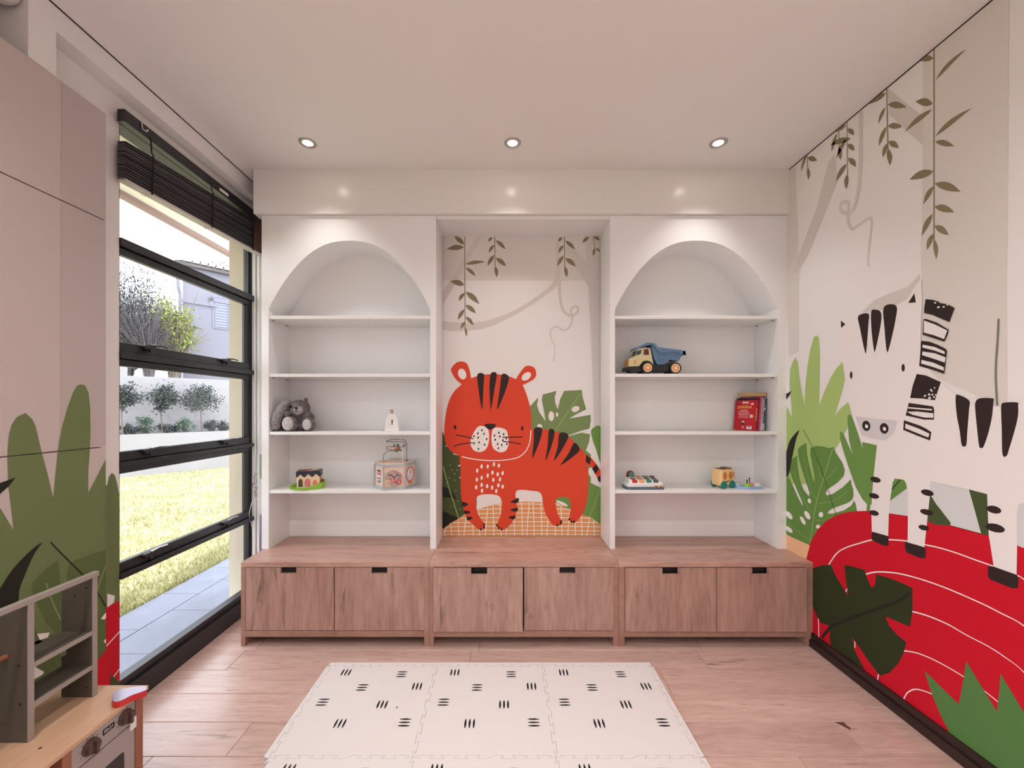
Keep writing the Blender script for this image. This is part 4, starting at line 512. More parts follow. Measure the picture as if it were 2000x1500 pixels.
  ('leaf_print','wall_back','olive',4,'p',0,[(-.0716,2.5149),(-.0768,2.4998),(-.0781,2.4852),(-.0763,2.471),(-.0721,2.4572),(-.0664,2.4435),(-.0601,2.43),(-.0544,2.4451),(-.0503,2.4601),(-.0492,2.4747),(-.0521,2.4887),(-.0594,2.5022)]),
  ('vine_print','wall_back','olive',3,'s',[0.0031,0.0031],[(.441,2.7363),(.4446,2.5061)]),
  ('leaf_print','wall_back','olive',4,'p',0,[(.4242,2.7292),(.413,2.7285),(.4049,2.7253),(.3996,2.7198),(.3969,2.7124),(.3959,2.7034),(.3959,2.6938),(.404,2.697),(.4116,2.7006),(.4179,2.7052),(.4224,2.7113),(.4247,2.7191)]),
  ('leaf_print','wall_back','olive',4,'p',0,[(.4481,2.7026),(.4553,2.686),(.4653,2.6726),(.4775,2.6616),(.4913,2.6524),(.5062,2.6445),(.5216,2.6371),(.5149,2.6542),(.507,2.6701),(.497,2.6835),(.484,2.6936),(.4678,2.7001)]),
  ('leaf_print','wall_back','olive',4,'p',0,[(.4357,2.6699),(.4219,2.6648),(.4115,2.6575),(.4043,2.6481),(.4,2.6367),(.3979,2.624),(.3968,2.6106),(.4065,2.6183),(.4158,2.6264),(.4239,2.6352),(.4303,2.6452),(.4345,2.6566)]),
  ('leaf_print','wall_back','olive',4,'p',0,[(.4357,2.5929),(.4191,2.5852),(.4067,2.575),(.3981,2.5625),(.3931,2.548),(.3908,2.5318),(.3897,2.5149),(.4012,2.5257),(.4121,2.5368),(.4217,2.5486),(.4292,2.5617),(.4342,2.5762)]),
  ('leaf_print','wall_back','olive',4,'p',0,[(.449,2.5734),(.456,2.5555),(.4664,2.5417),(.4792,2.5311),(.494,2.5229),(.5102,2.5163),(.5269,2.5105),(.52,2.5285),(.5118,2.5449),(.5013,2.5584),(.4875,2.568),(.4702,2.5731)]),
  ('leaf_print','wall_back','olive',4,'p',0,[(.4446,2.5132),(.4402,2.4983),(.4396,2.4839),(.4417,2.47),(.4459,2.4565),(.4516,2.4432),(.4579,2.43),(.4627,2.445),(.4661,2.4597),(.4668,2.474),(.4636,2.4878),(.4563,2.5008)]),
  ('vine_print','wall_back','olive',3,'s',[0.0027,0.0027,0.0027],[(.6571,2.7363),(.6606,2.6832),(.6695,2.6477)]),
  ('leaf_print','wall_back','olive',4,'p',0,[(.6234,2.7327),(.6088,2.7317),(.5973,2.7274),(.5886,2.7202),(.5824,2.7103),(.5781,2.6986),(.5747,2.6858),(.5859,2.6905),(.5966,2.6956),(.6062,2.7019),(.6142,2.7099),(.6201,2.7199)]),
  ('leaf_print','wall_back','olive',4,'p',0,[(.6606,2.7345),(.6636,2.7237),(.6688,2.7161),(.6757,2.711),(.6841,2.7079),(.6934,2.7063),(.7031,2.7053),(.6997,2.7156),(.6956,2.7248),(.6901,2.7319),(.6826,2.7361),(.6728,2.7371)]),
  ('leaf_print','wall_back','olive',4,'p',0,[(.6677,2.6495),(.658,2.6402),(.652,2.6303),(.6495,2.6198),(.6501,2.6088),(.653,2.5974),(.6571,2.5858),(.6624,2.5958),(.6671,2.6059),(.6707,2.6163),(.6723,2.6269),(.6716,2.638)]),
  ('leaf_print','wall_back','olive',4,'p',0,[(.6748,2.646),(.6769,2.6378),(.6808,2.6316),(.686,2.6271),(.6923,2.6238),(.6993,2.6214),(.7066,2.6194),(.7043,2.6274),(.7014,2.6347),(.6973,2.6406),(.6916,2.6446),(.6842,2.6465)]),
  ('hill_print','wall_back','tan',3,'p',0,[(-.4633,.571),(-.3719,.6287),(-.2662,.6863),(-.1317,.7344),(-.0163,.7584),(.1566,.7699),(.3008,.7632),(.445,.7296),(.5699,.6815),(.6372,.6479),(.7141,.5998),(.7141,.5037),(-.4633,.5037)]),
  ('grid_line_print','wall_back','white',4,'s',[0.0029,0.0029,0.0029],[(-.4325,.5812),(-.444,.5506),(-.4517,.5153)]),
  ('grid_line_print','wall_back','white',4,'s',[0.0029,0.0029,0.0029],[(-.4008,.6116),(-.396,.5658),(-.3931,.5153)]),
  ('grid_line_print','wall_back','white',4,'s',[0.0029,0.0029,0.0029],[(-.3479,.6425),(-.3431,.5813),(-.3402,.5153)]),
  ('grid_line_print','wall_back','white',4,'s',[0.0029,0.0029,0.0029],[(-.2835,.6687),(-.2951,.5944),(-.3028,.5153)]),
  ('grid_line_print','wall_back','white',4,'s',[0.0029,0.0029,0.0029],[(-.2422,.6947),(-.2374,.6074),(-.2345,.5153)]),
  ('grid_line_print','wall_back','white',4,'s',[0.0029,0.0029,0.0029],[(-.1941,.7119),(-.1893,.616),(-.1865,.5153)]),
  ('grid_line_print','wall_back','white',4,'s',[0.0029,0.0029,0.0029],[(-.125,.7308),(-.1365,.6254),(-.1442,.5153)]),
  ('grid_line_print','wall_back','white',4,'s',[0.0029,0.0029,0.0029],[(-.0884,.7425),(-.0836,.6313),(-.0807,.5153)]),
  ('grid_line_print','wall_back','white',4,'s',[0.0029,0.0029,0.0029],[(-.0356,.7535),(-.0308,.6368),(-.0279,.5153)]),
  ('grid_line_print','wall_back','white',4,'s',[0.0029,0.0029,0.0029],[(.0288,.7587),(.0173,.6394),(.0096,.5153)]),
  ('grid_line_print','wall_back','white',4,'s',[0.0029,0.0029,0.0029],[(.0653,.7623),(.0701,.6412),(.073,.5153)]),
  ('grid_line_print','wall_back','white',4,'s',[0.0029,0.0029,0.0029],[(.123,.7661),(.1278,.6431),(.1307,.5153)]),
  ('grid_line_print','wall_back','white',4,'s',[0.0029,0.0029,0.0029],[(.1826,.7674),(.1711,.6437),(.1634,.5153)]),
  ('grid_line_print','wall_back','white',4,'s',[0.0029,0.0029,0.0029],[(.2095,.7653),(.2143,.6427),(.2172,.5153)]),
  ('grid_line_print','wall_back','white',4,'s',[0.0029,0.0029,0.0029],[(.2672,.7626),(.272,.6414),(.2749,.5153)]),
  ('grid_line_print','wall_back','white',4,'s',[0.0029,0.0029,0.0029],[(.3316,.7568),(.32,.6384),(.3123,.5153)]),
  ('grid_line_print','wall_back','white',4,'s',[0.0029,0.0029,0.0029],[(.3681,.7445),(.3729,.6323),(.3758,.5153)]),
  ('grid_line_print','wall_back','white',4,'s',[0.0029,0.0029,0.0029],[(.4161,.7333),(.4209,.6267),(.4238,.5153)]),
  ('grid_line_print','wall_back','white',4,'s',[0.0029,0.0029,0.0029],[(.4853,.7166),(.4738,.6183),(.4661,.5153)]),
  ('grid_line_print','wall_back','white',4,'s',[0.0029,0.0029,0.0029],[(.5171,.6981),(.5219,.6091),(.5247,.5153)]),
  ('grid_line_print','wall_back','white',4,'s',[0.0029,0.0029,0.0029],[(.5651,.6796),(.5699,.5998),(.5728,.5153)]),
  ('grid_line_print','wall_back','white',4,'s',[0.0029,0.0029,0.0029],[(.6295,.6556),(.618,.5878),(.6103,.5153)]),
  ('grid_line_print','wall_back','white',4,'s',[0.0029,0.0029,0.0029],[(.6564,.631),(.6612,.5755),(.6641,.5153)]),
  ('grid_line_print','wall_back','white',4,'s',[0.0029,0.0029,0.0029],[(-.0596,.745),(.1494,.7517),(.3585,.7459)]),
  ('grid_line_print','wall_back','white',4,'s',[0.0029,0.0029,0.0029],[(-.1845,.7113),(.147,.7181),(.4786,.7123)]),
  ('grid_line_print','wall_back','white',4,'s',[0.0029,0.0029,0.0029],[(-.271,.6777),(.147,.6844),(.5651,.6786)]),
  ('grid_line_print','wall_back','white',4,'s',[0.0029,0.0029,0.0029],[(-.3287,.646),(.1518,.6527),(.6324,.6469)]),
  ('grid_line_print','wall_back','white',4,'s',[0.0029,0.0029,0.0029],[(-.3864,.6133),(.1494,.62),(.6852,.6143)]),
  ('grid_line_print','wall_back','white',4,'s',[0.0029,0.0029,0.0029],[(-.4392,.5816),(.1326,.5883),(.7045,.5825)]),
  ('grid_line_print','wall_back','white',4,'s',[0.0029,0.0029,0.0029],[(-.4584,.5499),(.123,.5566),(.7045,.5508)]),
  ('grid_line_print','wall_back','white',4,'s',[0.0029,0.0029,0.0029],[(-.4584,.523),(.123,.5297),(.7045,.5239)]),
  ('leaf_print','wall_back','dkgreen',3,'p',0,[(-.4681,1.3062),(-.4469,1.2534),(-.4296,1.1861),(-.3912,1.138),(-.3239,1.1044),(-.2662,.9074),(-.2086,.8065),(-.2105,.7152),(-.2903,.6815),(-.3431,.6431),(-.4681,.571)]),
  ('leaf_gap_print','wall_back','white',4,'p',0,[(-.4488,1.1746),(-.4085,1.2053),(-.4296,1.1813)]),
  ('leaf_gap_print','wall_back','white',4,'p',0,[(-.3912,1.1236),(-.3191,1.1044),(-.3239,1.1284)]),
  ('leaf_gap_print','wall_back','white',4,'p',0,[(-.3527,1.0304),(-.3201,1.0515),(-.3201,1.0323)]),
  ('leaf_gap_print','wall_back','white',4,'p',0,[(-.3431,.9458),(-.3201,.9554),(-.3201,.941)]),
  ('vein_print','wall_back','vein',4,'s',[0.0038,0.0038,0.0038],[(-.4584,1.0323),(-.4104,.8593),(-.3431,.6479)]),
  ('leaf_dot_print','wall_back','vein',4,'p',0,[(-.4065,.9458),(-.4077,.9418),(-.4104,.9401),(-.4131,.9418),(-.4142,.9458),(-.4131,.9499),(-.4104,.9516),(-.4077,.9499)]),
  ('leaf_dot_print','wall_back','vein',4,'p',0,[(-.3873,1.0035),(-.3885,.9994),(-.3912,.9977),(-.3939,.9994),(-.395,1.0035),(-.3939,1.0076),(-.3912,1.0093),(-.3885,1.0076)]),
  ('leaf_dot_print','wall_back','vein',4,'p',0,[(-.3681,.9266),(-.3692,.9225),(-.3719,.9208),(-.3747,.9225),(-.3758,.9266),(-.3747,.9307),(-.3719,.9324),(-.3692,.9307)]),
  ('leaf_dot_print','wall_back','vein',4,'p',0,[(-.4258,.9074),(-.4269,.9033),(-.4296,.9016),(-.4323,.9033),(-.4335,.9074),(-.4323,.9115),(-.4296,.9132),(-.4269,.9115)]),
  ('leaf_dot_print','wall_back','vein',4,'p',0,[(-.3585,.8497),(-.3596,.8456),(-.3623,.844),(-.3651,.8456),(-.3662,.8497),(-.3651,.8538),(-.3623,.8555),(-.3596,.8538)]),
  ('leaf_dot_print','wall_back','vein',4,'p',0,[(-.3777,.7921),(-.3788,.788),(-.3816,.7863),(-.3843,.788),(-.3854,.7921),(-.3843,.7961),(-.3816,.7978),(-.3788,.7961)]),
  ('leaf_dot_print','wall_back','vein',4,'p',0,[(-.3441,.7728),(-.3452,.7688),(-.3479,.7671),(-.3506,.7688),(-.3518,.7728),(-.3506,.7769),(-.3479,.7786),(-.3452,.7769)]),
  ('leaf_dot_print','wall_back','vein',4,'p',0,[(-.3969,.7344),(-.3981,.7303),(-.4008,.7286),(-.4035,.7303),(-.4046,.7344),(-.4035,.7385),(-.4008,.7402),(-.3981,.7385)]),
  ('leaf_dot_print','wall_back','vein',4,'p',0,[(-.3297,.7152),(-.3308,.7111),(-.3335,.7094),(-.3362,.7111),(-.3373,.7152),(-.3362,.7192),(-.3335,.7209),(-.3308,.7192)]),
  ('leaf_dot_print','wall_back','vein',4,'p',0,[(-.3681,.9747),(-.3692,.9706),(-.3719,.9689),(-.3747,.9706),(-.3758,.9747),(-.3747,.9787),(-.3719,.9804),(-.3692,.9787)]),
  ('leaf_dot_print','wall_back','vein',4,'p',0,[(-.4017,1.0419),(-.4029,1.0379),(-.4056,1.0362),(-.4083,1.0379),(-.4094,1.0419),(-.4083,1.046),(-.4056,1.0477),(-.4029,1.046)]),
  ('leaf_dot_print','wall_back','vein',4,'p',0,[(-.3489,1.0035),(-.35,.9994),(-.3527,.9977),(-.3554,.9994),(-.3566,1.0035),(-.3554,1.0076),(-.3527,1.0093),(-.35,1.0076)]),
  ('dark_leaf_print','wall_back','nearblack',4,'p',1,[(-.4681,.8786),(-.4104,.8593),(-.3768,.8209),(-.3623,.7872),(-.4104,.7997),(-.4681,.8065)]),
  ('dark_leaf_print','wall_back','nearblack',4,'p',1,[(-.4681,.6911),(-.3912,.6671),(-.3431,.6431),(-.3912,.6191),(-.4681,.5691)]),
  ('leaf_print','wall_back','olivegreen',4,'p',0,[(.1759,1.484),(.1903,1.4792),(.248,1.5417),(.2383,1.484),(.2528,1.436),(.3008,1.3668),(.2893,1.4456),(.2739,1.5225),(.2816,1.5628),(.3825,1.5898),(.37,1.5417),(.3729,1.5033),(.3921,1.4533),(.4113,1.5321),(.4402,1.5898),(.5699,1.5965),(.5766,1.5417),(.6036,1.4533),(.5315,1.4168),(.4786,1.386),(.5411,1.3956),(.6353,1.412),(.6372,1.3687),(.6276,1.311),(.5603,1.2918),(.4738,1.2611),(.3873,1.2726),(.1759,1.2726)]),
  ('leaf_gap_print','wall_back','wallp',5,'p',0,[(.3652,1.4023),(.3631,1.3865),(.3572,1.3738),(.3488,1.3667),(.3394,1.3667),(.3309,1.3738),(.325,1.3865),(.3229,1.4023),(.325,1.4182),(.3309,1.4309),(.3394,1.4379),(.3488,1.4379),(.3572,1.4309),(.3631,1.4182)]),
  ('leaf_gap_print','wall_back','wallp',5,'p',0,[(.396,1.4139),(.3951,1.4068),(.3927,1.4011),(.3892,1.3979),(.3854,1.3979),(.3819,1.4011),(.3795,1.4068),(.3787,1.4139),(.3795,1.421),(.3819,1.4266),(.3854,1.4298),(.3892,1.4298),(.3927,1.4266),(.3951,1.421)]),
  ('leaf_gap_print','wall_back','wallp',5,'p',0,[(.5527,1.4657),(.553,1.4561),(.5475,1.4462),(.5373,1.4382),(.5244,1.4335),(.5114,1.4331),(.5009,1.4371),(.4949,1.4447),(.4946,1.4543),(.5001,1.4642),(.5103,1.4722),(.5232,1.4769),(.5361,1.4773),(.5467,1.4733)]),
  ('leaf_gap_print','wall_back','wallp',5,'p',0,[(.2768,1.3255),(.2749,1.3171),(.2695,1.3104),(.2618,1.3067),(.2533,1.3067),(.2456,1.3104),(.2402,1.3171),(.2383,1.3255),(.2402,1.3338),(.2456,1.3405),(.2533,1.3442),(.2618,1.3442),(.2695,1.3405),(.2749,1.3338)]),
  ('vein_print','wall_back','vein',5,'s',[0.0034,0.0034,0.0034],[(.5603,1.5705),(.4546,1.4168),(.3729,1.2918)]),
  ('leaf_print','wall_back','olivegreen',3,'p',0,[(.4642,1.2534),(.5699,1.2803),(.6324,1.2678),(.6228,1.2053),(.5891,1.1188),(.5411,1.138),(.4738,1.1957)]),
  ('leaf_print','wall_back','midgreen',3,'p',1,[(.642,1.3014),(.7141,1.3158),(.7141,1.0515),(.6756,1.1573),(.6516,1.2245)]),
  ('leaf_print','wall_back','midgreen',4,'p',0,[(.5891,1.1573),(.6372,1.1188),(.6372,.9074),(.7141,.8689),(.7141,.5998),(.6372,.6527),(.5507,.6815),(.5699,.9074)]),
  ('vein_print','wall_back','vein',5,'s',[0.0029,0.0029,0.0029],[(.7045,.8689),(.6708,.7632),(.6276,.6575)]),
  ('leaf_gap_print','wall_back','wallp',5,'p',0,[(.669,.9907),(.6712,.9732),(.6681,.9578),(.6604,.9477),(.6497,.9448),(.638,.9498),(.6277,.9615),(.6207,.9778),(.6186,.9954),(.6217,1.0107),(.6293,1.0208),(.6401,1.0237),(.6518,1.0188),(.6621,1.007)]),
  ('leaf_print','wall_back','midgreen',4,'p',0,[(.3729,.8017),(.4738,.8113),(.493,.7536),(.4882,.7056),(.3777,.7632)]),
  ('leaf_gap_print','wall_back','wallp',5,'p',0,[(.4674,.7352),(.461,.7327),(.4472,.7347),(.4288,.7408),(.4094,.7499),(.3929,.76),(.3825,.7693),(.3803,.7758),(.3867,.7784),(.4005,.7764),(.4189,.7702),(.4383,.7612),(.4548,.751),(.4652,.7418)]),
  ('head_print','tiger_print','orange',7,'p',1,[(-.247,1.6839),(-.1893,1.7032),(-.1317,1.7118),(-.0644,1.7128),(.0029,1.7051),(.0817,1.6763),(.1297,1.633),(.1615,1.5609),(.1836,1.484),(.1951,1.3975),(.197,1.3014),(.1903,1.2342),(.1711,1.1765),(.1278,1.1236),(.0701,1.0919),(-.0163,1.0785),(-.1317,1.0746),(-.2278,1.0823),(-.3239,1.1044),(-.3912,1.138),(-.4315,1.1861),(-.4469,1.2534),(-.4469,1.3303),(-.4344,1.436),(-.4104,1.5225),(-.3719,1.5898),(-.3191,1.6378),(-.2855,1.6647)]),
  ('ear_print','tiger_print','orange',6,'p',1,[(-.2951,1.6186),(-.3191,1.6397),(-.3623,1.6763),(-.396,1.7339),(-.3931,1.7627),(-.3623,1.7964),(-.3239,1.8079),(-.2855,1.7964),(-.2643,1.7531),(-.2489,1.6839),(-.2374,1.6474)]),
  ('ear_print','tiger_print','orange',6,'p',1,[(.0605,1.6474),(.0817,1.6763),(.1086,1.7195),(.147,1.7676),(.1759,1.7762),(.2143,1.7647),(.2316,1.7291),(.2258,1.6907),(.1903,1.6618),(.1297,1.6311),(.1038,1.609)]),
  ('ear_spot_print','tiger_print','white',8,'p',0,[(-.2882,1.7249),(-.2848,1.707),(-.2877,1.6907),(-.2962,1.6791),(-.3087,1.6746),(-.3226,1.678),(-.3353,1.6887),(-.3442,1.7045),(-.3476,1.7224),(-.3447,1.7387),(-.3362,1.7503),(-.3238,1.7548),(-.3098,1.7514),(-.2971,1.7407)]),
  ('ear_spot_print','tiger_print','white',8,'p',0,[(.1913,1.7222),(.1951,1.7109),(.1919,1.6969),(.1822,1.683),(.168,1.6719),(.1522,1.6659),(.1378,1.6661),(.1277,1.6725),(.1239,1.6839),(.1272,1.6979),(.1369,1.7118),(.151,1.7229),(.1669,1.7289),(.1813,1.7287)]),
  ('stripe_print','tiger_print','ink',8,'p',1,[(-.2038,1.7099),(-.1557,1.7128),(-.1576,1.6282),(-.1653,1.4696),(-.1749,1.4696),(-.1941,1.5994)]),
  ('stripe_print','tiger_print','ink',8,'p',1,[(-.1028,1.7195),(-.0596,1.7166),(-.074,1.6186),(-.099,1.4667),(-.1067,1.4667),(-.1144,1.6186)]),
  ('stripe_print','tiger_print','ink',8,'p',1,[(-.0212,1.7118),(.0298,1.6936),(.0077,1.5994),(-.0471,1.4648),(-.0567,1.4696),(-.0375,1.5994)]),
  ('eye_print','tiger_print','ink',8,'p',0,[(-.3595,1.3197),(-.3604,1.3122),(-.3631,1.3062),(-.3669,1.3028),(-.3712,1.3028),(-.3751,1.3062),(-.3777,1.3122),(-.3787,1.3197),(-.3777,1.3272),(-.3751,1.3332),(-.3712,1.3366),(-.3669,1.3366),(-.3631,1.3332),(-.3604,1.3272)]),
  ('eye_print','tiger_print','ink',8,'p',0,[(.1384,1.312),(.1374,1.3045),(.1348,1.2985),(.1309,1.2951),(.1266,1.2951),(.1228,1.2985),(.1201,1.3045),(.1192,1.312),(.1201,1.3195),(.1228,1.3255),(.1266,1.3289),(.1309,1.3289),(.1348,1.3255),(.1374,1.3195)]),
  ('nose_print','tiger_print','ink',9,'p',1,[(-.1509,1.3399),(-.1125,1.3466),(-.0692,1.3418),(-.074,1.3207),(-.1077,1.3034),(-.1365,1.3158)]),
  ('muzzle_print','tiger_print','white',8,'p',1,[(-.1845,1.3303),(-.1317,1.3158),(-.1163,1.263),(-.1221,1.1957),(-.1461,1.1525),(-.1893,1.1361),(-.2326,1.1525),(-.2547,1.1957),(-.247,1.2438),(-.2182,1.3014)]),
  ('muzzle_print','tiger_print','white',8,'p',1,[(-.0836,1.311),(-.0452,1.3187),(.0077,1.3014),(.0221,1.263),(.0279,1.1957),(.0077,1.1477),(-.0356,1.1352),(-.0836,1.1621),(-.099,1.2149),(-.0971,1.2726)]),
  ('muzzle_dot_print','tiger_print','ink',9,'p',0,[(-.1644,1.2975),(-.1673,1.2911),(-.1718,1.2891),(-.1753,1.2926),(-.1758,1.2995),(-.173,1.3059),(-.1685,1.308),(-.1649,1.3045)]),
  ('muzzle_dot_print','tiger_print','ink',9,'p',0,[(-.1942,1.2735),(-.1971,1.2671),(-.2016,1.2651),(-.2051,1.2685),(-.2056,1.2755),(-.2028,1.2819),(-.1982,1.284),(-.1947,1.2805)]),
  ('muzzle_dot_print','tiger_print','ink',9,'p',0,[(-.1481,1.2697),(-.1509,1.2633),(-.1555,1.2612),(-.159,1.2647),(-.1595,1.2717),(-.1566,1.2781),(-.1521,1.2801),(-.1486,1.2767)]),
  ('muzzle_dot_print','tiger_print','ink',9,'p',0,[(-.2231,1.2524),(-.2259,1.246),(-.2304,1.2439),(-.2339,1.2474),(-.2344,1.2544),(-.2316,1.2608),(-.2271,1.2628),(-.2236,1.2594)]),
  ('muzzle_dot_print','tiger_print','ink',9,'p',0,[(-.1914,1.2428),(-.1942,1.2364),(-.1987,1.2343),(-.2022,1.2378),(-.2027,1.2448),(-.1999,1.2512),(-.1954,1.2532),(-.1918,1.2497)]),
  ('muzzle_dot_print','tiger_print','ink',9,'p',0,[(-.1289,1.2322),(-.1317,1.2258),(-.1362,1.2237),(-.1398,1.2272),(-.1402,1.2342),(-.1374,1.2406),(-.1329,1.2427),(-.1294,1.2392)]),
  ('muzzle_dot_print','tiger_print','ink',9,'p',0,[(-.2231,1.2005),(-.2259,1.1941),(-.2304,1.192),(-.2339,1.1955),(-.2344,1.2025),(-.2316,1.2089),(-.2271,1.2109),(-.2236,1.2075)]),
  ('muzzle_dot_print','tiger_print','ink',9,'p',0,[(-.1856,1.2062),(-.1884,1.1998),(-.1929,1.1978),(-.1965,1.2013),(-.1969,1.2082),(-.1941,1.2146),(-.1896,1.2167),(-.1861,1.2132)]),
  ('muzzle_dot_print','tiger_print','ink',9,'p',0,[(-.1443,1.1899),(-.1471,1.1835),(-.1516,1.1814),(-.1551,1.1849),(-.1556,1.1919),(-.1528,1.1983),(-.1483,1.2004),(-.1447,1.1969)]),
  ('muzzle_dot_print','tiger_print','ink',9,'p',0,[(-.1894,1.1582),(-.1923,1.1518),(-.1968,1.1497),(-.2003,1.1532),(-.2008,1.1602),(-.1979,1.1666),(-.1934,1.1687),(-.1899,1.1652)]),
  ('muzzle_dot_print','tiger_print','ink',9,'p',0,[(-.0385,1.2793),(-.0414,1.2729),(-.0459,1.2708),(-.0494,1.2743),(-.0499,1.2813),(-.0471,1.2877),(-.0426,1.2897),(-.039,1.2863)]),
  ('muzzle_dot_print','tiger_print','ink',9,'p',0,[(-.003,1.2678),(-.0058,1.2614),(-.0103,1.2593),(-.0139,1.2628),(-.0143,1.2698),(-.0115,1.2762),(-.007,1.2782),(-.0035,1.2747)]),
  ('muzzle_dot_print','tiger_print','ink',9,'p',0,[(-.0712,1.2572),(-.0741,1.2508),(-.0786,1.2487),(-.0821,1.2522),(-.0826,1.2592),(-.0797,1.2656),(-.0752,1.2676),(-.0717,1.2642)]),
  ('muzzle_dot_print','tiger_print','ink',9,'p',0,[(-.0309,1.2505),(-.0337,1.2441),(-.0382,1.242),(-.0417,1.2455),(-.0422,1.2525),(-.0394,1.2589),(-.0349,1.2609),(-.0313,1.2574)]),
  ('muzzle_dot_print','tiger_print','ink',9,'p',0,[(-.0655,1.2264),(-.0683,1.22),(-.0728,1.218),(-.0763,1.2214),(-.0768,1.2284),(-.074,1.2348),(-.0695,1.2369),(-.0659,1.2334)]),
  ('muzzle_dot_print','tiger_print','ink',9,'p',0,[(.0162,1.236),(.0134,1.2296),(.0089,1.2276),(.0054,1.2311),(.0049,1.238),(.0077,1.2444),(.0122,1.2465),(.0158,1.243)]),
  ('muzzle_dot_print','tiger_print','ink',9,'p',0,[(-.0087,1.2226),(-.0116,1.2162),(-.0161,1.2141),(-.0196,1.2176),(-.0201,1.2246),(-.0173,1.231),(-.0128,1.233),(-.0092,1.2296)]),
  ('muzzle_dot_print','tiger_print','ink',9,'p',0,[(-.0472,1.1947),(-.05,1.1883),(-.0545,1.1862),(-.0581,1.1897),(-.0585,1.1967),(-.0557,1.2031),(-.0512,1.2052),(-.0477,1.2017)]),
  ('muzzle_dot_print','tiger_print','ink',9,'p',0,[(-.0164,1.188),(-.0193,1.1816),(-.0238,1.1795),(-.0273,1.183),(-.0278,1.19),(-.0249,1.1964),(-.0204,1.1984),(-.0169,1.195)]),
  ('muzzle_dot_print','tiger_print','ink',9,'p',0,[(.021,1.1947),(.0182,1.1883),(.0137,1.1862),(.0102,1.1897),(.0097,1.1967),(.0125,1.2031),(.017,1.2052),(.0206,1.2017)]),
  ('muzzle_dot_print','tiger_print','ink',9,'p',0,[(-.0424,1.163),(-.0452,1.1566),(-.0497,1.1545),(-.0533,1.158),(-.0537,1.165),(-.0509,1.1714),(-.0464,1.1735),(-.0429,1.17)]),
  ('whisker_print','tiger_print','ink',9,'s',[0.0038,0.0038,0.0038],[(-.3623,1.2611),(-.2951,1.2515),(-.2326,1.2342)]),
  ('whisker_print','tiger_print','ink',9,'s',[0.0038,0.0038,0.0038],[(-.3816,1.1784),(-.3143,1.1976),(-.2374,1.2053)]),
  ('whisker_print','tiger_print','ink',9,'s',[0.0038,0.0038,0.0038],[(-.0183,1.2466),(.0605,1.2466),(.1355,1.2486)]),
  ('whisker_print','tiger_print','ink',9,'s',[0.0038,0.0038,0.0038],[(-.0115,1.2149),(.0509,1.2082),(.1182,1.1957)]),
  ('chin_line_print','tiger_print','white',8,'s',[0.0034,0.0034,0.0034,0.0034,0.0034,0.0034,0.0034,0.0034],[(-.3191,1.1025),(-.2278,1.0833),(-.1125,1.0737),(.0029,1.0775),(.099,1.0977),(.1566,1.1457),(.1855,1.2149),(.1932,1.2976)]),
  ('chest_spot_print','tiger_print','white',8,'p',0,[(-.1634,1.0287),(-.1659,1.0193),(-.1707,1.0137),(-.1761,1.0142),(-.1799,1.0205),(-.1807,1.0302),(-.1782,1.0396),(-.1734,1.0452),(-.168,1.0447),(-.1642,1.0384)]),
  ('chest_spot_print','tiger_print','white',8,'p',0,[(-.1183,1.0287),(-.1207,1.0193),(-.1256,1.0137),(-.1309,1.0142),(-.1347,1.0205),(-.1355,1.0302),(-.133,1.0396),(-.1282,1.0452),(-.1229,1.0447),(-.1191,1.0384)]),
  ('chest_spot_print','tiger_print','white',8,'p',0,[(-.0721,1.045),(-.0746,1.0356),(-.0794,1.0301),(-.0848,1.0305),(-.0885,1.0368),(-.0894,1.0465),(-.0869,1.056),(-.082,1.0615),(-.0767,1.061),(-.0729,1.0547)]),
  ('chest_spot_print','tiger_print','white',8,'p',0,[(-.0356,1.0354),(-.0381,1.026),(-.0429,1.0205),(-.0482,1.0209),(-.052,1.0272),(-.0528,1.0369),(-.0504,1.0463),(-.0455,1.0519),(-.0402,1.0514),(-.0364,1.0451)]),
  ('chest_spot_print','tiger_print','white',8,'p',0,[(-.1961,.9979),(-.1986,.9885),(-.2034,.983),(-.2087,.9834),(-.2125,.9897),(-.2133,.9994),(-.2109,1.0089),(-.206,1.0144),(-.2007,1.0139),(-.1969,1.0076)]),
  ('chest_spot_print','tiger_print','white',8,'p',0,[(-.0827,.9835),(-.0852,.9741),(-.09,.9686),(-.0953,.969),(-.0991,.9753),(-.0999,.985),(-.0974,.9944),(-.0926,1.0),(-.0873,.9995),(-.0835,.9932)]),
  ('chest_spot_print','tiger_print','white',8,'p',0,[(-.0443,.971),(-.0467,.9616),(-.0516,.9561),(-.0569,.9565),(-.0607,.9628),(-.0615,.9725),(-.059,.982),(-.0542,.9875),(-.0489,.987),(-.0451,.9807)]),
  ('chest_spot_print','tiger_print','white',8,'p',0,[(-.0077,.9797),(-.0102,.9702),(-.015,.9647),(-.0204,.9652),(-.0242,.9715),(-.025,.9812),(-.0225,.9906),(-.0177,.9961),(-.0123,.9957),(-.0085,.9894)]),
  ('chest_spot_print','tiger_print','white',8,'p',0,[(-.1634,.9451),(-.1659,.9357),(-.1707,.9301),(-.1761,.9306),(-.1799,.9369),(-.1807,.9466),(-.1782,.956),(-.1734,.9615),(-.168,.9611),(-.1642,.9548)]),
  ('chest_spot_print','tiger_print','white',8,'p',0,[(-.1183,.9614),(-.1207,.952),(-.1256,.9465),(-.1309,.9469),(-.1347,.9532),(-.1355,.9629),(-.133,.9723),(-.1282,.9779),(-.1229,.9774),(-.1191,.9711)]),
  ('chest_spot_print','tiger_print','white',8,'p',0,[(-.0769,.9297),(-.0794,.9203),(-.0842,.9147),(-.0896,.9152),(-.0934,.9215),(-.0942,.9312),(-.0917,.9406),(-.0869,.9462),(-.0815,.9457),(-.0777,.9394)]),
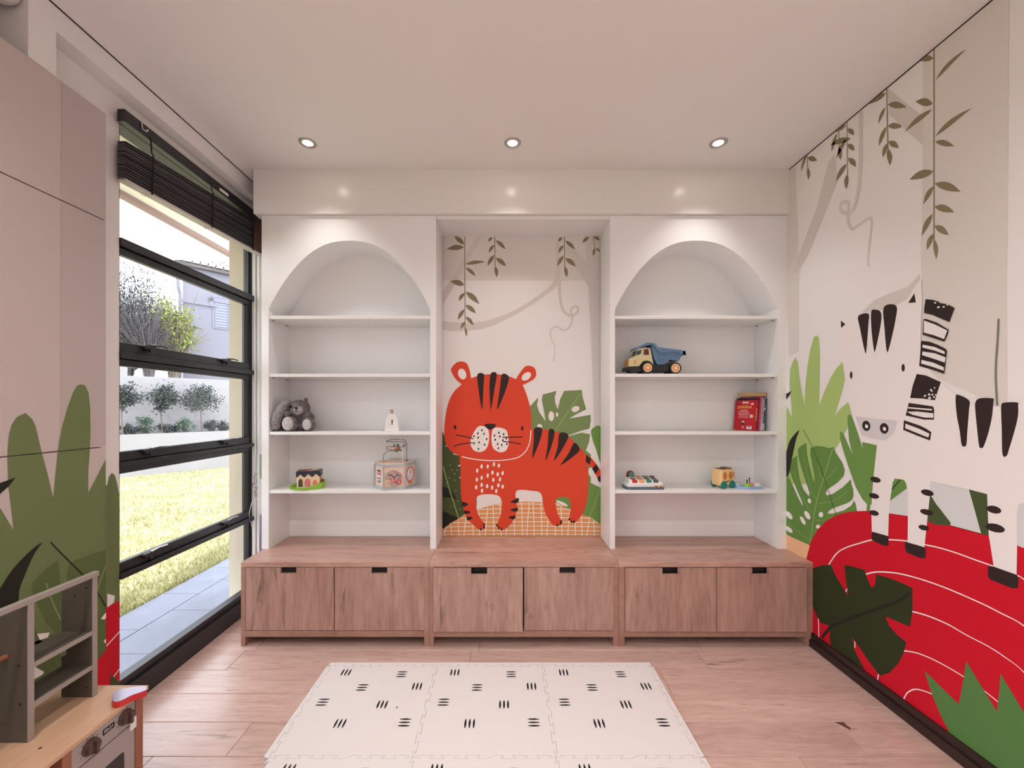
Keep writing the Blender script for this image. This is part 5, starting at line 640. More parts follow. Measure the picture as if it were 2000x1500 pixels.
  ('chest_spot_print','tiger_print','white',8,'p',0,[(-.027,.9335),(-.0294,.9241),(-.0343,.9186),(-.0396,.919),(-.0434,.9253),(-.0442,.935),(-.0417,.9445),(-.0369,.95),(-.0316,.9495),(-.0278,.9433)]),
  ('chest_spot_print','tiger_print','white',8,'p',0,[(-.199,.9316),(-.2015,.9222),(-.2063,.9167),(-.2116,.9171),(-.2154,.9234),(-.2162,.9331),(-.2137,.9425),(-.2089,.9481),(-.2036,.9476),(-.1998,.9413)]),
  ('chest_spot_print','tiger_print','white',8,'p',0,[(-.2038,.8749),(-.2063,.8655),(-.2111,.86),(-.2164,.8604),(-.2202,.8667),(-.221,.8764),(-.2185,.8858),(-.2137,.8914),(-.2084,.8909),(-.2046,.8846)]),
  ('chest_spot_print','tiger_print','white',8,'p',0,[(-.1634,.8922),(-.1659,.8828),(-.1707,.8773),(-.1761,.8777),(-.1799,.884),(-.1807,.8937),(-.1782,.9031),(-.1734,.9087),(-.168,.9082),(-.1642,.9019)]),
  ('chest_spot_print','tiger_print','white',8,'p',0,[(-.1221,.8826),(-.1246,.8732),(-.1294,.8676),(-.1347,.8681),(-.1385,.8744),(-.1393,.8841),(-.1369,.8935),(-.132,.8991),(-.1267,.8986),(-.1229,.8923)]),
  ('chest_spot_print','tiger_print','white',8,'p',0,[(-.0856,.873),(-.0881,.8636),(-.0929,.858),(-.0982,.8585),(-.102,.8648),(-.1028,.8745),(-.1003,.8839),(-.0955,.8895),(-.0902,.889),(-.0864,.8827)]),
  ('chest_spot_print','tiger_print','white',8,'p',0,[(-.0394,.8893),(-.0419,.8799),(-.0468,.8744),(-.0521,.8748),(-.0559,.8811),(-.0567,.8908),(-.0542,.9003),(-.0494,.9058),(-.044,.9053),(-.0403,.899)]),
  ('chest_spot_print','tiger_print','white',8,'p',0,[(-.0077,.8797),(-.0102,.8703),(-.015,.8648),(-.0204,.8652),(-.0242,.8715),(-.025,.8812),(-.0225,.8907),(-.0177,.8962),(-.0123,.8957),(-.0085,.8894)]),
  ('chest_spot_print','tiger_print','white',8,'p',0,[(-.1605,.849),(-.163,.8395),(-.1679,.834),(-.1732,.8345),(-.177,.8408),(-.1778,.8505),(-.1753,.8599),(-.1705,.8654),(-.1651,.865),(-.1614,.8587)]),
  ('chest_spot_print','tiger_print','white',8,'p',0,[(-.0548,.847),(-.0573,.8376),(-.0621,.8321),(-.0675,.8326),(-.0712,.8388),(-.0721,.8486),(-.0696,.858),(-.0647,.8635),(-.0594,.863),(-.0556,.8568)]),
  ('stripe_print','tiger_print','ink',8,'p',1,[(.2191,1.311),(.2768,1.3091),(.2576,1.2149),(.2114,1.1015),(.2028,1.1044),(.2143,1.2149)]),
  ('stripe_print','tiger_print','ink',8,'p',1,[(.3277,1.3014),(.3681,1.2918),(.3537,1.2053),(.3104,1.0852),(.3027,1.09),(.3181,1.1957)]),
  ('stripe_print','tiger_print','ink',8,'p',1,[(.4065,1.2774),(.4719,1.2611),(.4306,1.1669),(.3729,1.0785),(.3662,1.0852),(.3921,1.1765)]),
  ('stripe_print','tiger_print','ink',8,'p',1,[(.5142,1.2053),(.5555,1.1553),(.5026,1.0996),(.4209,1.0419),(.4161,1.0467),(.4738,1.1284)]),
  ('stripe_print','tiger_print','ink',8,'p',1,[(-.3172,.768),(-.271,.7517),(-.2903,.7344),(-.3124,.7325)]),
  ('stripe_print','tiger_print','ink',8,'p',1,[(-.2999,.7027),(-.2547,.694),(-.2758,.6786),(-.297,.6815)]),
  ('stripe_print','tiger_print','ink',8,'p',1,[(-.2826,.6556),(-.2393,.6527),(-.2566,.6335),(-.2778,.6335)]),
  ('stripe_print','tiger_print','ink',8,'p',1,[(.099,.7969),(.099,.7651),(.0653,.7584),(.0442,.768)]),
  ('stripe_print','tiger_print','ink',8,'p',1,[(.0932,.7248),(.0932,.7008),(.0653,.6959),(.0413,.7084)]),
  ('stripe_print','tiger_print','ink',8,'p',1,[(.0778,.6652),(.0721,.6402),(.0461,.6421),(.0279,.6556)]),
  ('tail_print','tiger_print','orange',7,'p',0,[(.5891,1.1092),(.6036,1.1188),(.6401,1.0948),(.6756,1.0515),(.7189,.9843),(.7189,.8978),(.6852,.9458),(.6516,1.0131),(.6036,1.0564)]),
  ('stripe_print','tiger_print','ink',8,'p',0,[(.6036,1.1188),(.6401,1.0852),(.6276,1.0439),(.5987,1.066)]),
  ('stripe_print','tiger_print','ink',8,'p',0,[(.6756,1.0467),(.6968,1.0131),(.6708,.9699),(.6468,1.0131)]),
  ('stripe_print','tiger_print','ink',8,'p',0,[(.6852,.9458),(.7141,.9699),(.7141,.9074),(.6929,.9218)]),
  ('toe_print','tiger_print','ink',8,'p',0,[(-.1481,.5985),(-.1516,.5915),(-.1575,.5894),(-.1624,.5934),(-.1633,.6012),(-.1598,.6081),(-.1539,.6102),(-.1491,.6063)]),
  ('toe_print','tiger_print','ink',8,'p',0,[(-.1472,.5774),(-.1507,.5704),(-.1566,.5683),(-.1614,.5723),(-.1623,.58),(-.1588,.587),(-.1529,.5891),(-.1481,.5851)]),
  ('toe_print','tiger_print','ink',8,'p',0,[(-.1702,.5629),(-.1738,.556),(-.1796,.5539),(-.1845,.5579),(-.1854,.5656),(-.1819,.5726),(-.176,.5747),(-.1712,.5707)]),
  ('toe_print','tiger_print','ink',8,'p',0,[(-.0501,.5927),(-.0536,.5858),(-.0595,.5837),(-.0643,.5877),(-.0652,.5954),(-.0617,.6024),(-.0558,.6045),(-.051,.6005)]),
  ('toe_print','tiger_print','ink',8,'p',0,[(-.0366,.5735),(-.0402,.5665),(-.0461,.5644),(-.0509,.5684),(-.0518,.5762),(-.0483,.5832),(-.0424,.5853),(-.0376,.5813)]),
  ('toe_print','tiger_print','ink',8,'p',0,[(-.0165,.5639),(-.02,.5569),(-.0259,.5548),(-.0307,.5588),(-.0316,.5666),(-.0281,.5735),(-.0222,.5756),(-.0174,.5717)]),
  ('toe_print','tiger_print','ink',8,'p',0,[(.4256,.6216),(.4221,.6146),(.4162,.6125),(.4114,.6165),(.4105,.6242),(.414,.6312),(.4199,.6333),(.4247,.6293)]),
  ('toe_print','tiger_print','ink',8,'p',0,[(.4218,.6052),(.4183,.5983),(.4124,.5962),(.4076,.6001),(.4066,.6079),(.4102,.6149),(.4161,.617),(.4209,.613)]),
  ('toe_print','tiger_print','ink',8,'p',0,[(.3978,.5937),(.3942,.5867),(.3884,.5846),(.3835,.5886),(.3826,.5964),(.3861,.6033),(.392,.6054),(.3968,.6014)]),
  ('toe_print','tiger_print','ink',8,'p',0,[(.4862,.6369),(.4827,.63),(.4768,.6279),(.472,.6319),(.471,.6396),(.4746,.6466),(.4804,.6487),(.4853,.6447)]),
  ('toe_print','tiger_print','ink',8,'p',0,[(.5025,.6206),(.499,.6136),(.4931,.6115),(.4883,.6155),(.4874,.6233),(.4909,.6302),(.4968,.6324),(.5016,.6284)]),
  ('toe_print','tiger_print','ink',8,'p',0,[(.5198,.6177),(.5163,.6108),(.5104,.6086),(.5056,.6126),(.5047,.6204),(.5082,.6274),(.5141,.6295),(.5189,.6255)]),
  ('leaf_print','wall_back','sagegreen',2,'p',0,[(-1.8717,1.199),(-1.8565,1.1778),(-1.7745,1.0776),(-1.7745,.8954),(-1.8565,.9987),(-1.8717,1.0169)]),
  ('hill_print','wall_back','lavender',2,'p',0,[(-1.8717,.6101),(-1.8474,.6344),(-1.7745,.7072),(-1.7745,.3429),(-1.8717,.3429)]),
 ],
}

def clip(mb, axis, lo, hi):
    """keep the part of a flat print between lo and hi along an axis"""
    me = bpy.data.meshes.new('t'); me.from_pydata(mb.v, [], mb.f)
    bm = bmesh.new(); bm.from_mesh(me); bpy.data.meshes.remove(me)
    nrm = Vector([1 if i == axis else 0 for i in range(3)])
    for val, nn in ((lo, -nrm), (hi, nrm)):
        if not bm.faces: break
        co = Vector([val if i == axis else 0 for i in range(3)])
        bmesh.ops.bisect_plane(bm, geom=bm.verts[:] + bm.edges[:] + bm.faces[:], plane_co=co, plane_no=nn, clear_outer=True)
    bm.verts.index_update()
    r = S(); r.add([v.co for v in bm.verts], [[v.index for v in f.verts] for f in bm.faces]); bm.free(); return r
def print_shape(plane, e, to3):
    name, par, m, lay, typ, arg, pts = e
    if typ == 'p':
        q = curve(pts, True, 4) if arg else pts
        return S().flat([to3(a, b, lay) for a, b in q])
    w = arg; path = curve([(a, b, c) for (a, b), c in zip(pts, w)], False, 5)
    mb = S(); L = []; Rr = []
    for i, (a, b, c) in enumerate(path):
        p0 = path[max(0, i - 1)]; p1 = path[min(len(path) - 1, i + 1)]
        d = Vector((p1[0] - p0[0], p1[1] - p0[1])); d = d.normalized() if d.length > 0 else Vector((1, 0))
        L.append(to3(a - d.y * c, b + d.x * c, lay + .008 * i)); Rr.append(to3(a + d.y * c, b - d.x * c, lay + .008 * i))
    n = len(path)
    return mb.add(L + Rr, [(i, i + 1, n + i + 1, n + i) for i in range(n - 1)])
STEP = .0003
doors = []
cup = thing('wall_cupboard', 'pinkish floor-to-head cupboard with leaf print on its three doors', 'cupboard', (0, 0, 0))
obj('carcass', S().box(XL, XC - .02, .55, 1.788, 0, 2.76), 'cupboard', cup)
for z0, z1 in ((.02, 1.2915), (1.2965, 2.2925), (2.2975, 2.77)):
    doors.append((obj('door', S().box(XC - .02, XC, .56, 1.793, z0, z1), 'cupboard', cup), z0, z1))
made = {}
for plane, lst in MURAL.items():
    to3 = {'right': lambda a, b, l: (XR - .0006 - STEP * l, a, b), 'back': lambda a, b, l: (a, YB - .0006 - STEP * l, b),
           'cup': lambda a, b, l: (XC + .0006 + STEP * l, a, b), 'strip': lambda a, b, l: (XL + .0006 + STEP * l, a, b)}[plane]
    for e in lst:
        mb = print_shape(plane, e, to3)
        if plane == 'cup':
            mb = clip(mb, 1, .56, 1.793)
            for d, z0, z1 in doors:
                c = clip(mb, 2, z0, z1)
                if c.f: obj(e[0], c, 'print_' + e[2], d)
            continue
        if plane == 'strip': mb = clip(mb, 1, 1.3, WY0)
        if plane == 'right': mb = clip(mb, 2, .0, HC)
        par = made.get(e[1]) or bpy.data.objects[e[1]]
        o = obj(e[0], mb, 'print_' + e[2], par)
        if e[0] in ('tiger_print', 'zebra_print'):
            made[e[0]] = o; o['label'] = 'printed orange tiger with black stripes' if e[0][0] == 't' else 'printed white zebra with dark brown stripes'
# ------------------------------------------------------------------ window
win = S().box(-1.905, -1.876, WY0, WY0 + .03, .15, WZ1 - .055).box(-1.905, -1.872, 2.948, WY1, .15, WZ1 - .055).box(-1.92, XL + .006, WY0, WY1, WZ1 - .055, WZ1).box(-1.92, XL + .012, WY0, WY1, .0, .11).box(-1.905, XL - .004, WY0, WY1, .11, .15)
window = struct('window_1', win, 'black_alu', 'tall black aluminium window with five panes')
trans = [(2.245, 2.285), (1.705, 1.738), (1.182, 1.205), (.640, .668)]
for a, b in trans: obj('transom', S().rbox(-1.905, XL + .012, WY0, 2.97, a, b, .003, 1), 'black_alu', window)
bays = [(2.285, WZ1 - .055, 0), (1.738, 2.245, 1), (1.205, 1.705, 1), (.668, 1.182, 1), (.15, .640, 0)]
for z0, z1, sash in bays:
    g0, g1, yy0, yy1 = z0, z1, WY0, 2.948
    if sash:
        s = obj('sash', S().rbox(-1.892, -1.858, WY0, 2.945, z0, z0 + .048, .004, 1).rbox(-1.892, -1.858, WY0, 2.945, z1 - .036, z1, .004, 1).rbox(-1.892, -1.870, 2.907, 2.945, z0 + .048, z1 - .036, .004, 1).rbox(-1.892, -1.876, WY0, WY0 + .03, z0 + .048, z1 - .036, .004, 1), 'black_alu', window)
        g0 += .04; g1 -= .03; yy1 = 2.915
        for yh in (2.10, 2.68):
            if z0 > 1.7 or True:
                h = obj('handle', S().rbox(XL - .004, XL + .018, yh - .035, yh + .03, z0 + .028, z0 + .050, .004, 1).rbox(XL + .004, XL + .02, yh - .008, yh + .014, z0 + .012, z0 + .036, .004, 1), 'black_alu', s)
                obj('lever', S().tube([(XL + .012, yh, z0 + .050), (XL + .014, yh + .05, z0 + .056), (XL + .016, yh + .10, z0 + .052)], [.006, .005, .004], 6), 'chrome_handle' if z0 < 1.5 else 'black_alu', h, True)
    obj('pane', S().box(-1.885, -1.881, yy0 + .005, yy1, g0, g1), 'glass', window)
w2 = S().box(-1.905, XL + .004, RY0, RY0 + .03, 0, 2.75).box(-1.905, XL + .004, RY1 - .03, RY1, 0, 2.75).box(-1.905, XL + .006, RY0, RY1, 2.70, 2.75).box(-1.92, XL + .012, RY0, RY1, 0, .11)
w2 = struct('added_window', w2, 'black_alu', 'added unseen black window further along the left wall, for side daylight')  # unseen window, added to bring daylight in from the left
for z0, z1 in ((.11, 1.19), (1.225, 2.70)):
    obj('pane', S().box(-1.885, -1.881, RY0 + .03, RY1 - .03, z0, z1), 'glass', w2)
obj('transom', S().rbox(-1.905, XL + .012, RY0, RY1, 1.19, 1.225, .003, 1), 'black_alu', w2)
# plaster strip in the corner
struct('trim_4', S().box(XL - .01, XL + .012, 2.975, YB, 0, WZ1).box(XL + .02, XL + .035, 2.985, YB, 0, WZ1), 'white', 'white corner beading beside the window')
# ------------------------------------------------------------------ blind
bl = thing('roll_up_blind', 'dark bamboo blind rolled up at the top of the window', 'blind', (-1.815, 1.945, 0))
def bz(y, top):   # sags towards the camera end
    t = y / 1.04
    return EYE + (1.262 + .090 * t if top else 1.082 + .048 * t)
obj('headrail', S().box(-.015, .02, -.035, 1.04, WZ1 - .062, WZ1 - .004), 'black_alu', bl)
obj('rail_tag', S().box(.0205, .0215, .60, .68, WZ1 - .048, WZ1 - .03), 'white', bl)
ns = 20
for i in range(ns):
    t0 = i / ns
    y0, y1 = -.035, 1.035
    za0 = bz(y0, 0) + (bz(y0, 1) - bz(y0, 0)) * t0; za1 = bz(y0, 0) + (bz(y0, 1) - bz(y0, 0)) * (t0 + .72 / ns)
    zb0 = bz(y1, 0) + (bz(y1, 1) - bz(y1, 0)) * t0; zb1 = bz(y1, 0) + (bz(y1, 1) - bz(y1, 0)) * (t0 + .72 / ns)
    x0 = -.015; x1 = .020 + .008 * math.sin(i * 2.1)
    def q(y, zl, zh): return [(x0, y, zl), (x1, y, zl), (x1, y, zh), (x0, y, zh)]
    mb = S().add(q(y0, za0, za1) + q(y1, zb0, zb1), [(0, 1, 2, 3), (7, 6, 5, 4), (0, 4, 5, 1), (1, 5, 6, 2), (2, 6, 7, 3), (3, 7, 4, 0)])
    obj('slat', mb, 'blind', bl)
obj('backing', S().box(-.028, .012, .01, 1.03, bz(.5, 0) + .03, bz(.5, 1) - .05), 'blind_gap', bl)
obj('lit_underside', S().add([(-.02, -.034, bz(0, 0) - .012), (.026, -.034, bz(0, 0) - .012), (.026, 1.037, bz(1.035, 0) - .012), (-.02, 1.037, bz(1.035, 0) - .012), (-.02, -.034, bz(0, 0) - .003), (.026, -.034, bz(0, 0) - .003), (.026, 1.037, bz(1.035, 0) - .003), (-.02, 1.037, bz(1.035, 0) - .003)],
    [(0, 3, 2, 1), (4, 5, 6, 7), (0, 1, 5, 4), (1, 2, 6, 5), (2, 3, 7, 6), (3, 0, 4, 7)]), 'blind_under', bl)
obj('end_wrap', S().add([(-.032, .93, bz(.93, 0)), (.031, .93, bz(.93, 0)), (.031, 1.04, bz(1.04, 0) - .004), (-.032, 1.04, bz(1.04, 0) - .004), (-.032, .93, bz(.93, 1)), (.031, .93, bz(.93, 1)), (.031, 1.04, bz(1.04, 1)), (-.032, 1.04, bz(1.04, 1))],
    [(0, 3, 2, 1), (4, 5, 6, 7), (0, 1, 5, 4), (1, 2, 6, 5), (2, 3, 7, 6), (3, 0, 4, 7)]), 'blind_end', bl)
for yy in (.10, .52, .92):
    obj('ladder_cord', S().tube([(.032, yy, bz(yy, 0) - .014), (.034, yy + .006, bz(yy, .5)), (.033, yy - .004, bz(yy, 1) + .01), (.024, yy, WZ1 - .05)], .0035, 6), 'black', bl)
    obj('pull_loop', S().tube([(.0 + .014 * math.cos(a), yy + .02 * math.sin(a), bz(yy, 0) - .018 - .004 * math.sin(2 * a)) for a in [i * .5 for i in range(13)]], .0012, 5), 'steel', bl)
for yy in (.05, .985):
    obj('hook', S().tube([(.024, yy, WZ1 - .01), (.026, yy, WZ1 - .04), (.04, yy + .01, WZ1 - .046), (.045, yy + .012, WZ1 - .036)], .004, 6), 'steel', bl)
# tangled pull cords hanging at the far end of the window
rng = random.Random(11)
cd = thing('blind_cord', 'tangled pale pull cords hanging by the window corner', 'cord', (-1.825, 2.95, 0))
def wig(z0, z1, n, amp, seed):
    r = random.Random(seed); return [(r.uniform(-.3, .9) * amp, -.4 * amp + r.uniform(-.5, .5) * amp, z0 + (z1 - z0) * i / (n - 1)) for i in range(n)]
obj('hanging_cord', S().tube([(.0, .0, 2.6), (.002, -.004, 2.0), (.0, .0, 1.5), (.008, 0, 1.12)], .0014, 5), 'white', cd)
for i in range(5):
    pts = curve([Vector(p).to_tuple() for p in wig(1.02 - i * .02, .78 + i * .02, 9, .03, i)], False, 4)
    obj('cord_knot', S().tube(pts, .0022, 5), mat('cord %d' % i, [(206, 196, 188), (120, 92, 80), (180, 170, 165), (140, 110, 96), (210, 205, 200)][i], .7), cd)
obj('loose_end', S().tube(curve([(0, -.02, .80), (-.02, -.03, .70), (-.01, -.02, .62), (.0, -.01, .52)], False, 4), .0015, 5), 'white', cd)
# ------------------------------------------------------------------ beam over the bookcases
YF = 2.72
struct('trim_5', S().box(-1.675, XR, 2.695, YB, EYE + 1.2895, HC), 'satin', 'white glossy beam above the bookcases')
ZT = EYE + 1.288
ZBN = .516
# ------------------------------------------------------------------ bookcases
SHZ = [EYE + .615, EYE + .2246, EYE - .166, EYE - .56]
def arch_unit(name, label, xa, xi0, xi1, xb):
    t = thing(name, label, 'bookcase', (0, 0, 0))
    zs = EYE + (795 - 603) * YF / 790; zt = EYE + (795 - 470) * YF / 790
    a = (xi1 - xi0) / 2; xc = (xi0 + xi1) / 2
    arch = []
    n = 40
    for i in range(n + 1):
        th = math.pi * i / n; u = -math.cos(th); arch.append((xc + a * u, zs + (zt - zs) * (1 - abs(u) ** 2.35)))
    poly = [(xa, YF, zs)] + [(x, YF, z) for x, z in arch] + [(xb, YF, zs), (xb, YF, ZT), (xa, YF, ZT)]
    obj('arch_head', S().prism(poly, (0, .265, 0)), 'lacquer', t, True)
    for x0, x1 in ((xa, xi0), (xi1, xb)): obj('side_panel', S().box(x0, x1, YF, YB - .012, ZBN, zs), 'lacquer', t)
    obj('back_panel', S().box(xi0, xi1, YB - .015, YB - .012, ZBN, ZT), 'lacquer', t)
    for z in SHZ:
        s = obj('shelf', S().rbox(xi0 + .001, xi1 - .001, YF + .004, YB - .016, z - .022, z, .0015, 1), 'lacquer', t)
        for x, sg in ((xi0, 1), (xi1, -1)):
            for y in (YF + .045, YB - .06): obj('shelf_pin', S().lathe([(.004, 0), (.004, .014)], 8, (x if sg > 0 else x - .014, y, z - .027), 'x'), 'steel', s)
    return t
arch_unit('arched_bookcase', 'white arched bookcase beside the window, holding the grey plush rabbit', -1.635, -1.588, -.503, -.462)
arch_unit('arched_bookcase', 'white arched bookcase beside the zebra wall, holding the dump truck and books', .707, .741, 1.837, XR)
al = thing('alcove_surround', 'plain white lining of the alcove around the tiger mural', 'alcove', (0, 0, 0))
ZA = EYE + 1.2646
obj('top_panel', S().box(-.461, .706, YF + .003, YB - .001, ZA, ZT), 'lacquer', al)
obj('joint_line', S().box(-.4612, -.4598, YF + .001, YF + .003, ZA - .01, ZT), 'black', al)
for x in (-.42, .665): obj('cap', S().lathe([(.006, 0), (.006, .003)], 10, (x, YF + .04, ZA - .003)), 'white', al)
# ------------------------------------------------------------------ bench cabinets
YN = 2.484
def cabinet(label, xa, xb, doors, lw, rw):
    t = thing('bench_cabinet', label, 'cabinet', (xa, YN, 0), group='low oak bench cabinets')
    w = xb - xa; D = YB - YN - .02; g = .0006
    obj('top_board', S().rbox(g, w - g, 0, D, ZBN - .03, ZBN, .0015, 1), 'bench_top', t)
    obj('side_board', S().rbox(g, lw, .001, D, 0, ZBN - .03, .001, 1), 'bench_frame', t)
    obj('side_board', S().rbox(w - rw, w - g, .001, D, 0, ZBN - .03, .001, 1), 'bench_frame', t)
    obj('bottom_board', S().rbox(lw, w - rw, .001, D, .057, .092, .001, 1), 'bench_frame', t)
    obj('inner_back', S().box(lw, w - rw, .06, .07, .092, ZBN - .03), 'black', t)
    for x0, x1, nc, prd in doors:
        x0 -= xa; x1 -= xa; nc -= xa; z0 = .096; z1 = ZBN - .0335; nw = .049; nz = .036
        pl = [(x0, -prd, z0), (x1, -prd, z0), (x1, -prd, z1), (nc + nw, -prd, z1), (nc + nw, -prd, z1 - nz), (nc - nw, -prd, z1 - nz), (nc - nw, -prd, z1), (x0, -prd, z1)]
        d = obj('drawer_front', S().prism(pl, (0, .018, 0)), 'bench_door', t)
        obj('finger_notch', S().box(nc - nw, nc + nw, .021, .03, z1 - nz, z1), 'black', d)
    return t
k = YN / 790
X = lambda p: (p - 986) * k
cabinet('oak bench cabinet nearest the window, under the plush rabbit shelves', -1.622, X(838), [(X(478.3), X(651.5), X(562.5), -.004), (X(653.5), X(828), X(740.5), -.003)], .0265, .031)
cabinet('middle oak bench cabinet, below the tiger mural', X(838), X(1208.5), [(X(847.5), X(1021), X(936), .012), (X(1024), X(1198), X(1108.5), -.003)], .0285, .033)
cabinet('oak bench cabinet nearest the zebra wall, below the dump truck shelves', X(1208.5), XR - .001, [(X(1220.5), X(1397), X(1308), .010), (X(1398.3), X(1573.5), X(1483), .010)], .036, .046)
# ------------------------------------------------------------------ downlights
for i, (x, lab) in enumerate(((-1.181, 'round recessed ceiling downlight nearest the window'), (.046, 'round recessed ceiling downlight in the middle of the row'), (1.279, 'round recessed ceiling downlight nearest the zebra wall'),
        (-1.181, 'added unseen downlight overhead on the window side'), (.046, 'added unseen downlight overhead in the middle'), (1.279, 'added unseen downlight overhead on the zebra side'),
        (-1.181, 'added unseen downlight behind the viewer on the window side'), (.046, 'added unseen downlight behind the viewer in the middle'), (1.279, 'added unseen downlight behind the viewer on the zebra side'))):
    y = 2.4236 if i < 3 else .55 if i < 6 else -.65  # the two nearer rows are out of view, added as fill light
    d = thing('ceiling_downlight', lab, 'downlight', (x, y, HC), group='ceiling downlights')
    obj('ring', S().lathe([(.036, -.001), (.040, -.006), (.047, -.006), (.0515, -.002), (.0515, 0), (.036, 0)], 32), 'steel', d, True)
    obj('cup', S().lathe([(.037, -.0005), (.032, -.004), (.0305, -.004), (.028, -.0005)], 24), 'steel', d, True)
    obj('bulb', S().lathe([(.001, -.003), (.027, -.0028), (.028, -.001), (.001, -.0005)], 24), 'lamp', d)
    l = bpy.data.lights.new('downlight_lamp', 'SPOT'); l.energy = SPOT_W * (.62 if i < 3 else 1.15); l.spot_size = R(104 if i < 3 else 150); l.spot_blend = 1; l.color = (1, .945, .90); l.shadow_soft_size = .03
    lo = bpy.data.objects.new('downlight_lamp', l); COL.objects.link(lo); lo.parent = d; lo.location = (0, 0, -.015)

# ------------------------------------------------------------------ foam play mat
TL = .597; MX0 = -.98; MY0 = 2.281; TH = .012
def seam(n=6, flip=False, seed=0):
    """jigsaw edge along 0..1 (t, offset in metres)"""
    pts = [(0, 0)]; a = .0075; sgn = -1 if flip else 1
    step = 1 / (2 * n); 
    for i in range(n):
        c0 = (2 * i + .5) * step; c1 = (2 * i + 1.5) * step; d = .012
        if i == n // 2: pts += [(c0 - .02, -a * sgn), (c0 + .03, a * sgn), (c1 + d, a * sgn), (c1 - d, -a * sgn)]
        else: pts += [(c0 + d, -a * sgn), (c0 - d, a * sgn), (c1 + d, a * sgn), (c1 - d, -a * sgn)]
    pts.append((1, 0))
    # keep it monotone where it has to be
    return pts
def inset(poly, d):
    n = len(poly); out = []
    ar = sum(poly[i][0] * poly[(i + 1) % n][1] - poly[(i + 1) % n][0] * poly[i][1] for i in range(n))
    s = 1 if ar > 0 else -1
    for i in range(n):
        p0, p1, p2 = Vector(poly[i - 1]), Vector(poly[i]), Vector(poly[(i + 1) % n])
        e1 = (p1 - p0); e2 = (p2 - p1)
        if e1.length < 1e-9 or e2.length < 1e-9: out.append(tuple(p1)); continue
        e1.normalize(); e2.normalize()
        n1 = Vector((-e1.y, e1.x)) * s; n2 = Vector((-e2.y, e2.x)) * s; b = n1 + n2
        b = b / max(.35, b.dot(n1)) if b.length > 1e-6 else n1
        out.append(tuple(p1 + b * d))
    return out
def hseam(x0, y, flip=False): return [(x0 + TL * t, y + o) for t, o in seam(6, flip)]
def vseam(x, y1, flip=False): return [(x + o, y1 - TL * t) for t, o in seam(6, flip)]
LAT = [(.182, .10, 'v'), (.70, .125, 'h'), (.40, .30, 'h'), (.875, .285, 'v'), (.135, .475, 'h'), (.635, .50, 'v'), (.37, .70, 'v'), (.865, .69, 'h')]
LAB = {(0, 0): 'whole foam mat tile at the window end of the far row', (1, 0): 'whole foam mat tile in the middle of the far row', (2, 0): 'whole foam mat tile at the zebra end of the far row',
       (0, 1): 'foam mat tile cut by the frame, at the window end', (1, 1): 'creased foam mat tile cut by the frame, in the middle', (2, 1): 'foam mat tile cut by the frame, at the zebra end'}
def dash(L, Wd, seed):
    r = random.Random(seed); n = 8
    up = [((-.5 + i / n) * L, Wd / 2 * math.sin(math.pi * (i + .35) / (n + .7)) ** .6 + r.uniform(-.0004, .0004)) for i in range(n + 1)]
    return up + [(x, -y) for x, y in up[::-1]]
for r_ in range(2):
    for c in range(3):
        x0 = MX0 + c * TL; y1 = MY0 - r_ * TL
        top = hseam(x0, y1); bot = hseam(x0, y1 - TL); lf = vseam(x0, y1); rt = vseam(x0 + TL, y1)
        pl = lf + bot[1:] + rt[::-1][1:] + top[::-1][1:-1]
        pl = inset(pl, .0007)
        t = thing('play_mat_tile', LAB[(c, r_)], 'mat tile', (0, 0, 0), group='interlocking foam play mat tiles')
        obj('tile', S().prism([(x, y, 0.0005) for x, y in pl], (0, 0, TH)), 'foam', t)
        for j, (u, v, hv) in enumerate(LAT):
            if r_ == 1 and v > .35: continue
            cx = x0 + u * TL; cy = y1 - v * TL; mb = S()
            for q in (-1, 0, 1):
                d = dash(.055, .0095, j * 7 + q)
                if hv == 'h': pts = [(cx + a, cy + q * .0195 + b, TH + .0009) for a, b in d]
                else: pts = [(cx + q * .0195 + b, cy + a, TH + .0009) for a, b in d]
                mb.flat(pts)
            obj('dash_print', mb, 'foam_ink', t)
def border(label, seampts, outer):
    pl = inset(seampts + outer, .0007)
    o = obj('mat_border', S().prism([(x, y, .0005) for x, y in pl], (0, 0, TH)), 'foam'); o['label'] = label; o['category'] = 'mat border'; o['group'] = 'foam mat edging strips'
bo = .022
for c, nm in enumerate(('window end', 'middle', 'zebra end')):
    x0 = MX0 + c * TL
    e0 = -.02 if c == 0 else 0; e1 = .02 if c == 2 else 0
    border('straight foam edging strip along the far side, ' + nm, hseam(x0, MY0), [(x0 + TL + e1, MY0 + .004 if c == 2 else MY0 + .01), (x0 + TL + e1 * .6, MY0 + bo + .006), (x0 + e0 * .6, MY0 + bo + .006), (x0 + e0, MY0 + .004 if c == 0 else MY0 + .01)])
border('foam edging strip on the window side of the mat', vseam(MX0, MY0), [(MX0 - .006, MY0 - TL - .006), (MX0 - bo - .004, MY0 - TL + .002), (MX0 - bo, MY0 - .01)])
for i in range(2):
    y1 = MY0 - i * TL
    border('foam edging strip on the zebra side of the mat, ' + ('far' if i == 0 else 'near') + ' one', vseam(MX0 + 3 * TL, y1), [(MX0 + 3 * TL + .01, y1 - TL), (MX0 + 3 * TL + bo, y1 - TL + .004), (MX0 + 3 * TL + bo, y1 - .004 - (.008 if i == 0 else 0))])
cr = at(775, 1383, 1.96)
o = obj('crumb', S().ball((cr.x, cr.y, TH + .004), (.004, .004, .003), 8, 6), mat('crumb', (150, 112, 104), .8)); o['label'] = 'tiny brown crumb on the window-end foam tile'; o['category'] = 'crumb'
